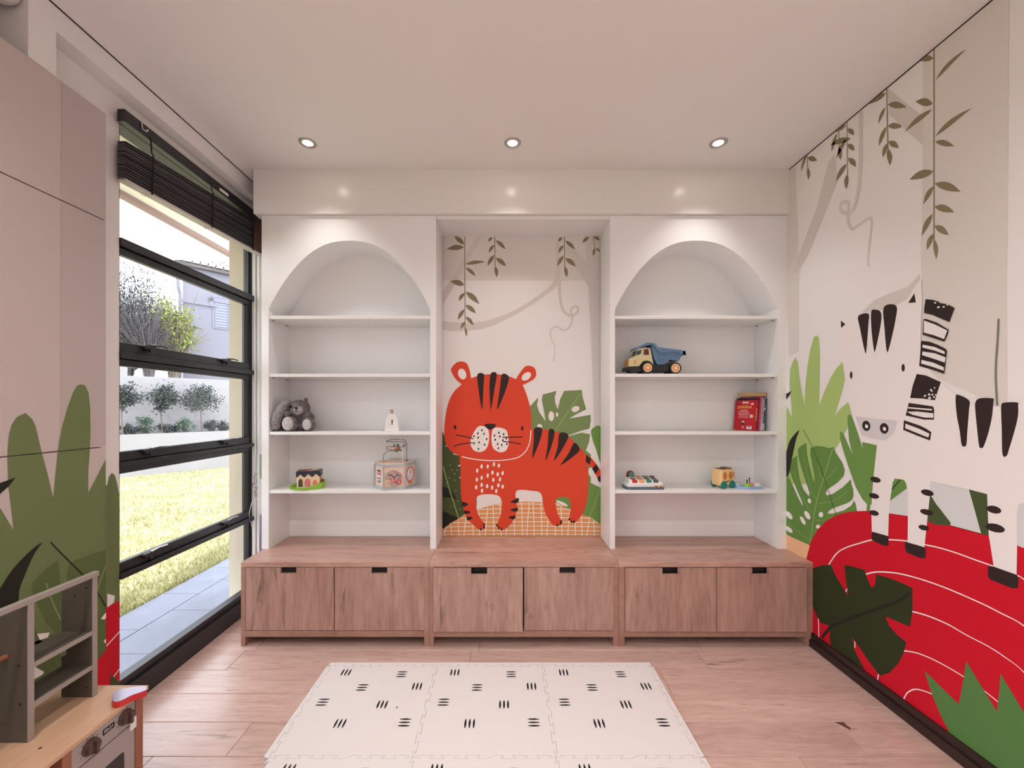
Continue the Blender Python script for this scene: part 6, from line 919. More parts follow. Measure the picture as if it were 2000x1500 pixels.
# ------------------------------------------------------------------ toy kitchen
M['kwood'] = wood('kitchen birch', (214, 178, 150), (194, 152, 122), (9, 1.3, 9), .4, False, .6, False)
M['kpost'] = wood('kitchen post', (170, 108, 82), (132, 78, 58), (9, 9, 1.3), .45, False, .6, False)
M['kgrey'] = mat('grey laminate', (90, 82, 76), .5, .4)
M['kedge'] = mat('grey laminate edge', (158, 148, 142), .5, .4)
M['kpanel'] = mat('oven panel grey', (164, 152, 148), .4, .5)
M['knob'] = mat('brown knob', (74, 52, 48), .4, .5)
M['kdark'] = mat('oven glass', (40, 42, 44), .2, .5)
M['led'] = mat('display digit', (225, 215, 205), .5)
M['mred'] = mat('toy red', (196, 34, 36), .35, .5)
M['mlav'] = mat('toy pale top', (226, 220, 236), .3, .5)
KT = .42; KX0, KX1, KY0, KY1 = -1.653, -1.345, .78, 1.528
kt = thing('toy_kitchen', 'wooden toy kitchen with grey shelf hutch and oven knobs', 'toy kitchen', ((KX0 + KX1) / 2, (KY0 + KY1) / 2, 0))
ko = Vector(kt.location)
def kb(name, x0, x1, y0, y1, z0, z1, m, par=None, b=.0015):
    return obj(name, S().rbox(x0 - ko.x, x1 - ko.x, y0 - ko.y, y1 - ko.y, z0, z1, b, 1), m, par or kt)
kb('worktop', KX0, KX1, KY0, KY1, KT - .016, KT, 'kwood')
kb('post', KX1 - .03, KX1 - .002, 1.476, 1.507, 0, KT - .016, 'kpost')
kb('post', KX1 - .03, KX1 - .002, 1.232, 1.258, 0, KT - .016, 'kpost')
kb('post', KX1 - .03, KX1 - .002, KY0 + .02, KY0 + .05, 0, KT - .016, 'kpost')
kb('side_panel', KX0, KX1 - .03, 1.485, 1.503, 0, KT - .016, 'kpost')
kb('side_panel', KX0, KX1 - .03, 1.236, 1.254, 0, KT - .016, 'kpost')
kb('side_panel', KX0, KX1 - .03, KY0 + .024, KY0 + .042, 0, KT - .016, 'kpost')
kb('back_panel', KX0, KX0 + .006, KY0 + .02, 1.50, .02, KT - .016, 'kpost')
kb('base_shelf', KX0 + .006, KX1 - .03, KY0 + .042, 1.485, .03, .045, 'kpost')
cp = kb('control_panel', KX1 - .016, KX1 - .004, 1.259, 1.475, .326, KT - .017, 'kpanel')
XF = KX1 - .004
for yk, zk in ((1.436, .370), (1.315, .366)):
    kn = obj('knob', S().lathe([(.026, 0), (.026, .004), (.022, .006), (.021, .018), (.012, .020)], 24, (XF - ko.x, yk - ko.y, zk), 'x'), 'knob', cp, True)
    obj('grip', S().rbox(XF - ko.x + .017, XF - ko.x + .030, yk - ko.y - .005, yk - ko.y + .005, zk - .021, zk + .021, .003, 2), 'knob', kn)
    for a in range(8):
        th = R(-30 + a * 34)
        obj('dial_mark', S().box(XF - ko.x, XF - ko.x + .0006, yk - ko.y + .031 * math.cos(th) - .0012, yk - ko.y + .031 * math.cos(th) + .0012, zk + .031 * math.sin(th) - .002, zk + .031 * math.sin(th) + .002), 'knob', cp)
ds = obj('clock_display', S().box(XF - ko.x, XF - ko.x + .001, 1.357 - ko.y, 1.397 - ko.y, .366, .385), 'black', cp)
text_mesh('clock_digits', '00:21', .015, 'led', ds, (XF - ko.x + .0013, 1.377 - ko.y, .3755), (R(90), 0, R(90)))
dr = kb('oven_door', KX1 - .018, KX1 - .004, 1.259, 1.475, .05, .322, 'kpanel')
obj('oven_window', S().prism([(XF - ko.x, y - ko.y, z) for y, z in curve([(1.30, .09), (1.30, .11), (1.30, .235), (1.305, .248), (1.32, .252), (1.415, .252), (1.428, .248), (1.432, .235), (1.432, .11), (1.428, .09), (1.415, .085), (1.315, .085)], True, 3)], (.0015, 0, 0)), 'kdark', dr)
kb('door_latch', KX1 - .004, KX1 + .004, 1.452, 1.474, .306, .346, 'white', cp)
kb('lower_door', KX1 - .018, KX1 - .004, KY0 + .055, 1.228, .05, .24, 'kpanel')
HX0, HX1 = -1.604, -1.489
def screw(par, x, y, z): obj('screw', S().lathe([(.0035, 0), (.0035, .0008)], 8, (x - ko.x, y - ko.y - .0008, z), 'y'), 'black', par)
for yp, zs in ((1.463, [(.05, .785), (.09, .815), (.03, .455), (.09, .455)]), (1.2645, [(.085, .66), (.088, .54)])):
    p = obj('hutch_side', S().prism([(x - ko.x, yp - ko.y, z) for x, z in ((HX0, KT), (HX1 - .0035, KT), (HX1 - .0035, .858), (HX0, .815))], (0, .015, 0)), 'kgrey', kt)
    obj('edge_band', S().box(HX1 - .0035 - ko.x, HX1 - ko.x, yp - .0005 - ko.y, yp + .0155 - ko.y, KT, .857), 'kedge', p)
    for dx, z in zs: screw(p, HX0 + dx, yp, z)
obj('hutch_side', S().prism([(x - ko.x, .98 - ko.y, z) for x, z in ((HX0, KT), (HX1 - .0035, KT), (HX1 - .0035, .858), (HX0, .815))], (0, .015, 0)), 'kgrey', kt)
tb = kb('hutch_rail', HX1 - .016, HX1 + .002, .96, 1.484, .852, .870, 'kedge')
for z in (.659, .535):
    s = kb('hutch_shelf', HX0 + .004, HX1 - .0065, 1.2795, 1.463, z - .014, z, 'kgrey')
    obj('edge_band', S().box(HX1 - .0065 - ko.x, HX1 - .003 - ko.x, 1.2795 - ko.y, 1.463 - ko.y, z - .0145, z + .0005), 'kedge', s)
obj('peg', S().tube([(HX1 - .07 - ko.x, 1.264 - ko.y, .69), (HX1 - .07 - ko.x, 1.235 - ko.y, .69)], .008, 8), 'kpost', kt)
kb('hook_plate', HX0 + .012, HX0 + .02, 1.448, 1.463, .575, .625, 'kedge')
obj('worktop_hole', S().lathe([(.004, 0), (.004, .0006)], 10, (-1.43 - ko.x, 1.245 - ko.y, KT)), 'black', kt)
# red and white teardrop toy lying on the corner of the worktop
def onplane(px, py, z):
    Y = (EYE - z) * 790 / (py - 795); return ((px - 986) / 790 * Y, Y)
zt = KT + .023
out = curve([onplane(px, py, zt) for px, py in ((219, 1366), (221, 1353), (233, 1346), (250, 1342.5), (270, 1340), (283, 1339), (287, 1342), (286, 1347), (274, 1352), (257, 1358), (241, 1366), (230, 1370), (222, 1370))], True, 4)
cx = sum(p[0] for p in out) / len(out); cy = sum(p[1] for p in out) / len(out)
rt = thing('teardrop_toy', 'flat teardrop-shaped red toy with a glossy pale top on the kitchen corner', 'toy', (cx, cy, KT))
obj('base', S().prism([(x - cx, y - cy, .0005) for x, y in out], (0, 0, .0205)), 'mred', rt)
obj('pale_top', S().prism([(x - cx, y - cy, .021) for x, y in inset(out, .0015)], (0, 0, .002)), mat('pale gloss top', (172, 164, 196), .15, .5), rt)
# white rounded fitting in the recess above the cupboards
o = obj('recess_fitting', S().ball((-1.82, 1.455, HC - .068), (.058, .05, .052), 24, 14), mat('white fitting', (214, 210, 208), .3), None, True)
o['label'] = 'white rounded fitting in the dark recess above the cupboards'; o['category'] = 'fitting'

# ------------------------------------------------------------------ toys on the shelves
Z1, Z2, Z3, Z4 = SHZ
M['fur'] = mat('grey plush', (122, 116, 118), .9, .1, var=.45, scale=70, bump=.6, bscale=260)
M['furpale'] = mat('pale plush sole', (196, 188, 188), .9, .1, var=.3, scale=120, bump=.5, bscale=260)
u = .00358
rb = thing('plush_rabbit', 'grey plush rabbit slumped in the corner of the shelf', 'plush toy', ((580 - 986) * u, 2.815, Z3))
def rp(px, py, dy=0): return ((px - 580) * u, dy, (841 - py) * u)
body = S()
def blob(px, py, dy, rx, ry, rz, tilt=0): body.ball(rp(px, py, dy), (rx * u, ry * u, rz * u), 14, 10, Matrix.Rotation(R(tilt), 3, 'Y'))
blob(573, 818, .03, 21, 18, 24, 10); blob(588, 797, -.005, 19, 17, 16.5); blob(593.5, 801, -.045, 9.5, 8, 8)
blob(556, 822, .01, 14, 12, 18)
for i, (x, y, r) in enumerate([(596, 783, 4), (598, 780, 3.2)]): blob(x, y, .01, r, 4, r)
blob(578, 827, -.055, 14, 9, 14); blob(609, 828, -.03, 12, 10, 13); blob(594, 828, .01, 16, 14, 13)
blob(570, 808, -.045, 6, 6, 6.5); blob(606, 808, -.02, 7, 6, 6); blob(600, 815, .01, 14, 10, 10)
ob = obj('body', body, 'fur', rb)
md = ob.modifiers.new('r', 'REMESH'); md.mode = 'VOXEL'; md.voxel_size = .0045; md.use_smooth_shade = True
dg = bpy.context.evaluated_depsgraph_get(); me = bpy.data.meshes.new_from_object(ob.evaluated_get(dg)); ob.modifiers.clear(); ob.data = me
bm = bmesh.new(); bm.from_mesh(me)
for _ in range(2): bmesh.ops.smooth_vert(bm, verts=bm.verts, factor=.5, use_axis_x=True, use_axis_y=True, use_axis_z=True)
rr = random.Random(5)
for v in bm.verts: v.co += v.normal * rr.uniform(-.0012, .0012); v.co.z = max(v.co.z, .0006)
bm.normal_update()
fur = S()
fs = list(bm.faces)
for _ in range(7000):
    f = rr.choice(fs); c = f.calc_center_median()
    if c.z < .004: continue
    n = f.normal; t = n.orthogonal().normalized(); t = Matrix.Rotation(rr.uniform(0, 6.28), 3, n) @ t
    d = (n * .8 + Vector((rr.uniform(-.4, .4), rr.uniform(-.4, .4), -.6))).normalized() * rr.uniform(.005, .010)
    fur.add([c - t * .0007, c + t * .0007, c + d], [(0, 1, 2)])
bm.to_mesh(me); bm.free()
for p in me.polygons: p.use_smooth = True
obj('fur', fur, mat('plush pile', (150, 143, 145), .9, .1, var=.4, scale=60), rb, kind='stuff')
earp = curve([rp(x, y, dy) for x, y, dy in ((573, 782, -.02), (566, 788, -.035), (559, 799, -.045), (553, 811, -.05), (549, 823, -.05), (549, 832, -.045), (551, 838, -.04))], False, 5)
obj('ear', S().tube(earp, [u * (4 + 6.5 * math.sin(min(1, .15 + i / len(earp)) * 2.1)) * (1 if i < len(earp) - 3 else .5) for i in range(len(earp))], 14), mat('plush ear', (150, 144, 147), .9, .1, var=.4, scale=70, bump=.6, bscale=260), rb, True)
for px_, py_, dy, rx, rz, tl in ((576, 826, -.083, 10.5, 13, 8), (609.5, 828, -.062, 8.5, 10.5, 0)):
    obj('foot_sole', S().ball(rp(px_, py_, dy), (rx * u, .006, rz * u), 18, 10), 'furpale', rb, True)
obj('muzzle', S().ball(rp(593, 801, -.056), (9 * u, .026, 8 * u), 14, 10), mat('plush muzzle', (170, 162, 164), .9, .1, var=.3, scale=90, bump=.5, bscale=260), rb, True)
obj('nose', S().ball(rp(592, 796.5, -.080), (.012, .008, .008), 10, 8), 'black', rb, True)
obj('mouth', S().tube([rp(588.5, 805, -.078), rp(590.5, 803.5, -.083), rp(592, 799, -.085), rp(592.5, 803.5, -.083), rp(595, 805, -.078)], .002, 5), 'black', rb)
obj('eye', S().ball(rp(578, 794, -.062), (.009, .008, .011), 10, 8), 'black', rb, True)
obj('ear_lining', S().ball(rp(595.5, 781.5, -.012), (.009, .003, .008), 10, 6), 'furpale', rb, True)
# toy kitchen scale
M['twhite'] = mat('toy white', (240, 238, 238), .4)
M['tpink'] = mat('toy dusty pink', (196, 160, 152), .5)
sc = thing('toy_scale', 'small white toy weighing scale with a flat plate', 'toy', ((767 - 986) * u, 2.80, Z3), R(22))
prof = [(-.044, 0), (.044, 0), (.042, .03), (.036, .075), (.027, .105), (.015, .117), (0, .12), (-.015, .117), (-.027, .105), (-.036, .075), (-.042, .03)]
obj('housing', S().prism([(x, -.03, z + .002) for x, z in prof], (0, .06, 0)), 'twhite', sc)
obj('foot', S().rbox(-.047, .047, -.034, .034, 0, .009, .002, 1), 'twhite', sc)
obj('stem', S().lathe([(.010, .118), (.010, .15)], 16), 'tpink', sc, True)
obj('plate', S().lathe([(.004, .149), (.034, .151), (.037, .155), (.036, .158), (.004, .157)], 28), 'twhite', sc, True)
obj('pointer', S().prism([(-.003, -.0305, .045), (.003, -.0305, .045), (.003, -.0305, .068), (.006, -.0305, .068), (0, -.0305, .082), (-.006, -.0305, .068), (-.003, -.0305, .068)], (0, -.0015, 0)), 'black', sc)
for i in range(4): obj('tick_mark', S().box(-.020, -.013, -.0308, -.03, .042 + i * .011, .0435 + i * .011), 'tpink', sc)
# hexagonal activity centre
M['hexwood'] = mat('pale birch', (232, 206, 190), .5, var=.05, scale=20)
M['hexgrey'] = mat('blue grey trim', (178, 184, 188), .45)
M['mauve'] = mat('mauve grey', (176, 164, 162), .5)
M['wire'] = mat('dark wire', (104, 116, 116), .35)
hx = thing('activity_centre', 'hexagonal wooden activity centre with bead maze wires on top', 'toy', ((770.5 - 986) * u, 2.853, Z4), R(11))
RH = .145
def hexv(r, z): return [(r * math.cos(R(-120 + 60 * i)), r * math.sin(R(-120 + 60 * i)), z) for i in range(6)]
obj('base_trim', S().prism(hexv(RH, 0), (0, 0, .018)), 'hexgrey', hx)
obj('core', S().prism(hexv(RH - .008, .018), (0, 0, .14)), 'hexwood', hx)
obj('top_trim', S().prism(hexv(RH, .158), (0, 0, .014)), 'hexgrey', hx)
obj('lid', S().prism(hexv(RH - .012, .172), (0, 0, .006)), 'hexwood', hx)
for i in range(6):
    v = Vector(hexv(RH - .003, 0)[i]); obj('corner_post', S().lathe([(.006, .018), (.006, .158)], 8, (v.x, v.y, 0)), 'hexgrey', hx)
AP = (RH - .008) * math.cos(R(30))
def face(a):
    """matrix of a side face: x along the face, y outwards, z up"""
    return Matrix.Rotation(R(a), 4, 'Z') @ Matrix.Translation((0, -AP, 0))
F0 = face(0); FR = face(60); FLt = face(-60)
tree = obj('tree_board', S().prism([(x, -.001, z) for x, z in curve([(-.055, .07), (-.058, .095), (-.045, .118), (-.02, .13), (.005, .132), (.03, .122), (.05, .105), (.056, .08), (.045, .06), (.0, .055), (-.04, .055)], True, 4)], (0, -.003, 0)).xf(F0), 'mauve', hx)
for l in ([(0, .03), (0, .085), (-.018, .102), (-.038, .104)], [(0, .085), (.02, .10), (.02, .115)], [(.02, .10), (.042, .097)], [(0, .04), (-.03, .075)], [(0, .045), (.03, .065), (.03, .078)]):
    obj('slot', S().tube([(x, -.0035, z) for x, z in l], .003, 5).xf(F0), 'knob', tree)
for x, z, c in ((-.036, .052, (226, 190, 160)), (-.008, .062, (226, 120, 112)), (.032, .054, (212, 92, 88)), (-.002, .036, (178, 176, 180))):
    g = obj('gear', S().lathe([(.016, -.014), (.018, -.012), (.018, -.004), (.014, 0)], 16, (x, 0, z), 'y').xf(F0), mat('gear', c, .5), hx, True)
    obj('hub', S().lathe([(.008, -.016), (.008, -.013)], 12, (x, 0, z), 'y').xf(F0), 'mauve', g)
for x, z in ((-.03, .098), (.04, .09), (.005, .12)): obj('bead_dot', S().lathe([(.009, -.0045), (.009, -.003)], 12, (x, 0, z), 'y').xf(F0), mat('dot', (208, 120, 112), .5), tree)
ck = obj('clock_face', S().lathe([(.045, -.002), (.045, 0)], 28, (-.002, 0, .095), 'y').xf(FR), 'twhite', hx)
ring = S(); 
for i in range(24):
    a = i / 24 * 6.283; ring.box(-.002 + .047 * math.cos(a) - .005, -.002 + .047 * math.cos(a) + .005, -.003, 0, .095 + .047 * math.sin(a) - .005, .095 + .047 * math.sin(a) + .005)
obj('clock_ring', ring.xf(FR), mat('coral', (222, 104, 94), .5), ck)
for i in range(12):
    a = i / 12 * 6.283; obj('hour_mark', S().box(-.002 + .035 * math.cos(a) - .002, -.002 + .035 * math.cos(a) + .002, -.003, -.002, .095 + .035 * math.sin(a) - .003, .095 + .035 * math.sin(a) + .003).xf(FR), 'knob', ck)
obj('clock_hand', S().tube([(-.002, -.004, .095), (.004, -.004, .122)], .003, 6).xf(FR), mat('hand red', (206, 70, 66), .5), ck)
obj('clock_hand', S().tube([(-.002, -.004, .095), (-.02, -.004, .072)], .003, 6).xf(FR), 'mauve', ck)
obj('clock_foot', S().rbox(-.02, .018, -.004, 0, .032, .046, .001, 1).xf(FR), mat('coral foot', (222, 104, 94), .5), ck)
wn = obj('bead_window', S().box(-.03, .022, -.001, 0, .045, .128).xf(FLt), mat('bead window shade', (84, 62, 58), .7), hx)
for j, (z, c) in enumerate(((.11, (226, 150, 150)), (.087, (240, 236, 236)), (.063, (198, 206, 212)))):
    obj('roller', S().tube([(-.006, -.004, z), (.024, -.004, z)], .010, 12).xf(FLt), mat('roller %d' % j, c, .4), wn, True)
def wire(pts, r, m, nm='wire'): return obj(nm, S().tube(curve(pts, False, 6), r, 6), m, hx, True)
zl = .178
wire([(-.075, -.06, zl), (-.075, -.058, zl + .05), (-.045, -.05, zl + .075), (.02, -.03, zl + .078), (.05, .0, zl + .072), (.03, .03, zl + .076), (-.05, .01, zl + .082), (-.06, -.01, zl + .10), (-.03, -.02, zl + .106), (.06, .0, zl + .106), (.055, .03, zl + .13), (-.04, .03, zl + .135), (-.062, .01, zl + .14), (-.03, -.01, zl + .152), (.04, -.02, zl + .155), (.072, -.02, zl + .14), (.078, -.02, zl + .10), (.078, -.02, zl)], .0025, 'wire')
wire([(-.045, .02, zl), (-.045, .02, zl + .14), (-.03, .02, zl + .172), (-.012, .015, zl + .15), (-.008, .01, zl + .10), (.005, .0, zl + .085), (.018, -.01, zl + .10), (.022, -.015, zl + .14), (.035, -.025, zl + .158), (.048, -.035, zl + .13), (.05, -.04, zl)], .0022, 'twhite')
for x, y, z, c, r_ in ((-.008, .01, .112, (160, 158, 150), .009), (.018, -.01, .115, (110, 116, 112), .009), (-.012, -.03, .092, (226, 180, 140), .013), (.006, -.03, .094, (200, 150, 130), .012), (.022, -.028, .093, (150, 92, 96), .012), (.036, -.02, .098, (214, 170, 180), .010), (.054, .0, .106, (130, 120, 110), .010), (.008, -.03, .076, (110, 110, 106), .010), (.078, -.02, .008, (116, 126, 122), .009), (-.075, -.06, .008, (216, 160, 120), .010)):
    obj('bead', S().ball((x, y, zl + z), r_, 12, 8), mat('bead', c, .4), hx, True)
# shape sorter in a green tray
M['lime'] = mat('lime plastic', (150, 200, 70), .35)
tr = thing('green_tray', 'lime green toy tray with a high curved rim', 'toy', ((604.5 - 986) * u, 2.80, Z4), R(8))
n = 40; ov = S(); pts = []
ins = []; bot = []
for i in range(n):
    a = i / n * 2 * math.pi; hgt = .034 + .016 * math.cos(a - .6) - .012 * max(0, math.cos(a + 2.2))
    pts.append((.115 * math.cos(a), .09 * math.sin(a), hgt)); ins.append((.109 * math.cos(a), .084 * math.sin(a), hgt)); bot.append((.112 * math.cos(a), .087 * math.sin(a), 0.0004))
flr = [(p[0] * .97, p[1] * .97, .006) for p in ins]
fsx = []
for i in range(n):
    j = (i + 1) % n; fsx += [(i, j, n + j, n + i), (n + i, n + j, 2 * n + j, 2 * n + i), (2 * n + i, 2 * n + j, 3 * n + j, 3 * n + i)]
fsx += [tuple(range(n))[::-1], tuple(3 * n + i for i in range(n))]
obj('dish', S().add(bot + pts + ins + flr, fsx), 'lime', tr, True)
ss = thing('shape_sorter', 'cream shape sorter box with scalloped black lid in the green tray', 'toy', ((608 - 986) * u, 2.805, Z4 + .0065), R(16))
obj('box', S().rbox(-.072, .072, -.05, .05, 0, .105, .006, 2), mat('cream plastic', (238, 212, 180), .4), ss)
lid = S()
for sgn, (L_, fx) in ((0, (.073, 'f')), (1, (.051, 'r'))):
    top = [(-L_, .116), (L_, .116)]; low = []
    m_ = 24
    for i in range(m_ + 1):
        x = L_ - 2 * L_ * i / m_; low.append((x, .086 - .010 * math.cos(i / m_ * 6 * math.pi)))
    for sd in (1, -1):
        if fx == 'f': lid.prism([(x, -.0515 * sd, z) for x, z in top + low], (0, -.0025 * sd, 0))
        else: lid.prism([(.0735 * sd, x, z) for x, z in top + low], (.0025 * sd, 0, 0))
lid.box(-.0735, .0735, -.0515, .0515, .105, .116)
ld = obj('scalloped_lid', lid, mat('dark lid', (34, 38, 56), .35), ss)
for x, y, rx, c in ((-.035, .01, .028, (178, 34, 52)), (.01, -.015, .02, (240, 150, 140)), (.03, .02, .022, (238, 196, 130)), (.045, -.02, .018, (120, 150, 110))): obj('lid_patch', S().lathe([(rx, 0), (rx, .002)], 16, (x, y, .116)), mat('lid patch', c, .4), ld)
def archdoor(x, w, h, c, fr='f'):
    pr = [(-w, 0), (w, 0), (w, h * .55)] + [(w * math.cos(a), h * .55 + h * .45 * math.sin(a)) for a in [math.pi * i / 8 for i in range(1, 8)]] + [(-w, h * .55)]
    p3 = [(x + a, -.0502, .012 + b) for a, b in pr] if fr == 'f' else [(.0722, x + a, .012 + b) for a, b in pr]
    return obj('arched_door', S().prism(p3, (0, -.0012, 0) if fr == 'f' else (.0012, 0, 0)), mat('arch door', c, .5), ss)
archdoor(-.048, .014, .055, (84, 74, 48)); archdoor(-.005, .018, .055, (214, 120, 124)); archdoor(.042, .014, .045, (232, 128, 104)); archdoor(0, .034, .068, (240, 122, 62), 'r')
# dump truck
tk = thing('dump_truck', 'toy dump truck with blue tipper bed and cream cab', 'toy truck', ((1280 - 986) * .0035, 2.815, Z2))
def tq(l, y): return [((a - 1000) * .000245, y, max(0, (1065 - b) * .000245)) for a, b in l]
M['tblue'] = mat('truck blue', (92, 124, 158), .4); M['tcream'] = mat('truck cream', (208, 198, 152), .4); M['tblack'] = mat('truck black', (24, 23, 24), .45)
M['torange'] = mat('truck orange', (226, 148, 70), .4); M['trim_c'] = mat('rim cream', (250, 220, 190), .4)
bed = [(890, 240), (960, 300), (1050, 430), (1130, 480), (1300, 455), (1450, 430), (1600, 465), (1730, 520), (1690, 640), (1640, 700), (1400, 660), (1330, 720), (1240, 790), (1050, 790), (960, 600), (900, 380)]
obj('tipper_bed', S().prism(tq(bed, -.052), (0, .104, 0)), 'tblue', tk)
for y in (-.062, .052): obj('bed_rim', S().prism(tq([(860, 195), (980, 215), (1060, 320), (1300, 350), (1600, 385), (1810, 415), (1840, 530), (1740, 520), (1600, 465), (1450, 430), (1300, 455), (1130, 480), (1050, 430), (960, 300), (890, 245)], y), (0, .010, 0)), 'tblue', tk)
obj('bed_tail', S().prism(tq([(1740, 440), (1815, 420), (1840, 530), (1745, 520)], -.062), (0, .124, 0)), 'tblue', tk)
obj('cab_guard', S().prism(tq([(430, 385), (450, 320), (600, 260), (750, 190), (870, 192), (900, 245), (700, 275), (600, 315)], -.062), (0, .124, 0)), 'tblue', tk)
for k_, zz in enumerate((600, 660)): obj('bed_ridge', S().tube(tq([(1060, zz + 10), (1200, zz + 25), (1350, zz)], -.0525), .003, 6), 'tblue', tk)
cab = obj('cab', S().prism(tq([(250, 850), (270, 640), (400, 580), (450, 560), (490, 400), (620, 335), (860, 335), (900, 560), (955, 830), (900, 760), (850, 705), (760, 685), (650, 710), (580, 800), (540, 840)], -.05), (0, .10, 0)), 'tcream', tk)
obj('side_window', S().prism(tq([(690, 365), (800, 365), (825, 525), (670, 525)], -.0502), (0, -.001, 0)), mat('maroon', (92, 22, 28), .3), cab)
obj('quarter_window', S().prism(tq([(490, 425), (610, 385), (590, 500), (462, 545)], -.0502), (0, -.001, 0)), 'kdark', cab)
def slope(a, b, y0, y1, off=.001):
    p = tq([a, b], 0); q0 = Vector(p[0]); q1 = Vector(p[1]); d = (q1 - q0); nrm = Vector((-d.z, 0, d.x)).normalized() * off
    if nrm.x > 0: nrm = -nrm
    return S().prism([(q0.x, y0, q0.z), (q1.x, y0, q1.z), (q1.x, y1, q1.z), (q0.x, y1, q0.z)], nrm)
obj('windscreen', slope((455, 540), (488, 415), -.042, .042), 'kdark', cab)
obj('grille', slope((253, 830), (268, 655), -.045, .045, .002), 'torange', cab)
obj('lamp', S().prism(tq([(400, 700), (460, 640), (450, 790), (395, 800)], -.0502), (0, -.001, 0)), 'torange', cab)
obj('chassis', S().prism(tq([(190, 870), (540, 825), (950, 835), (1050, 790), (1350, 740), (1600, 745), (1640, 900), (1500, 990), (300, 1000), (300, 960), (180, 965)], -.046), (0, .092, 0)), 'tblack', tk)
for cx_, rw in ((770, .0435), (1545, .0405)):
    for y0 in (-.062, .034):
        x = (cx_ - 1000) * .000245; zc = rw
        w = S(); prof = []
        nt = 22; ring_ = []
        for i in range(nt * 2):
            a = i / (nt * 2) * 2 * math.pi; r_ = rw if i % 2 else rw * .95; ring_.append((x + r_ * math.cos(a), y0, zc + r_ * math.sin(a)))
        wl = obj('wheel', w.prism(ring_, (0, .028, 0)), 'tblack', tk)
        if y0 < 0:
            obj('rim', S().lathe([(.029, -.002), (.029, .001)], 24, (x, y0, zc), 'y'), 'trim_c', wl)
            obj('rim_disc', S().lathe([(.0235, -.003), (.0235, -.001)], 24, (x, y0, zc), 'y'), 'torange', wl)
            star = []
            for i in range(10):
                a = i / 10 * 6.283 + .3; r_ = .017 if i % 2 else .007; star.append((x + r_ * math.cos(a), y0 - .003, zc + r_ * math.sin(a)))
            obj('hub_star', S().prism(star, (0, -.0015, 0)), 'trim_c', wl)
# books
bd = Vector((-.30, .954, 0)); bn = Vector((.954, .30, 0))
def book(label, off, thick, depth, height, cover, spine, extra=None, back=0):
    """spine edge at off along the row; leans towards the zebra wall"""
    t = thing('book', label, 'book', (1.716 + bn.x * off + bd.x * back, 2.792 + bn.y * off + bd.y * back, Z3 + .003), group='picture books on the shelf')
    # local frame: x = thickness, y = depth, z = height, leaning in x
    t.rotation_euler = Matrix((bn, bd, Vector((0, 0, 1)))).transposed().to_euler()
    sh = Matrix(((1, 0, .115, 0), (0, 1, 0, 0), (0, 0, 1, 0), (0, 0, 0, 1)))
    Rl = Matrix.Rotation(R(5.5), 4, 'Y')
    obj('cover', S().box(0, .0025, 0, depth, 0, height).box(thick - .0025, thick, 0, depth, 0, height).xf(Rl), cover, t)
    obj('spine', S().rbox(0, thick, -.003, .001, 0, height, .0012, 1).xf(Rl), spine, t)
    obj('pages', S().box(.0026, thick - .0026, .001, depth - .004, .003, height - .003).xf(Rl), 'twhite', t)
    return t, Rl
M['bred'] = mat('book red', (206, 10, 34), .3); M['bred2'] = mat('book spine red', (170, 10, 26), .3); M['bblack'] = mat('book black', (30, 28, 38), .35)
M['bpink'] = mat('book pink', (206, 62, 110), .35); M['bgrey'] = mat('book grey', (198, 194, 192), .4); M['bteal'] = mat('book teal', (66, 92, 98), .4)
M['bnavy'] = mat('book navy', (56, 50, 84), .4); M['byellow'] = mat('title yellow', (246, 196, 96), .5); M['btan'] = mat('book tan', (196, 164, 116), .5); M['bwhite'] = mat('book print white', (246, 226, 224), .5)
b1, RL = book('bright red picture book with a yellow title facing out', 0, .026, .166, .212, 'bred', 'bred2')
def onc(name, mb, m): return obj(name, mb.xf(RL), m, b1)
def patch(y, z, ry, rz, m, nm='cover_picture'): onc(nm, S().lathe([(1, -.0009), (1, 0)], 14, (0, 0, 0), 'x').xf(Matrix.Translation((0, y, z)) @ Matrix.Diagonal((1, ry, rz, 1))), m)
tt = text_mesh('title_print', 'peekaboo', .040, 'byellow', b1, RL @ Vector((-.0006, .083, .166)), (0, 0, 0)); tt.matrix_local = RL @ Matrix.Translation((-.0006, .083, .166)) @ Matrix(((0, 0, 1, 0), (-1, 0, 0, 0), (0, 1, 0, 0), (0, 0, 0, 1))) @ Matrix.Diagonal((.72, 1, 1, 1))
for y, z, a, b, m_ in ((.092, .196, .014, .007, 'bwhite'), (.066, .196, .014, .007, 'bwhite'), (.145, .188, .009, .009, 'bnavy'), (.024, .186, .012, .007, 'bwhite'), (.024, .10, .014, .012, 'bwhite'), (.021, .102, .006, .005, 'bblack'), (.15, .115, .006, .016, 'bred2'), (.088, .056, .011, .010, 'bwhite'), (.088, .047, .012, .008, 'bblack')): patch(y, z, a, b, m_)
for i, (w_, z) in enumerate(((.030, .141), (.034, .134), (.048, .126), (.044, .116), (.046, .109), (.036, .099), (.042, .089))): onc('text_line_print', S().box(-.0006, 0, .088 - w_, .088 + w_, z, z + .0022), 'bwhite')
onc('barcode_patch', S().box(-.0008, 0, .016, .058, .008, .03), 'bwhite'); onc('barcode_lines', S().box(-.0012, -.0008, .022, .052, .022, .026), 'bblack'); onc('stamp_print', S().box(-.0008, 0, .078, .096, .012, .028), mat('stamp pink', (240, 140, 150), .5))
tt = text_mesh('spine_print', 'peekaboo', .022, 'byellow', b1, (0, 0, 0), (0, 0, 0)); tt.matrix_local = RL @ Matrix.Translation((.013, -.0036, .11)) @ Matrix(((0, 1, 0, 0), (0, 0, -1, 0), (-1, 0, 0, 0), (0, 0, 0, 1)))
book('thin black book standing behind the red picture book', .027, .012, .175, .228, 'bblack', 'bblack', back=.006)
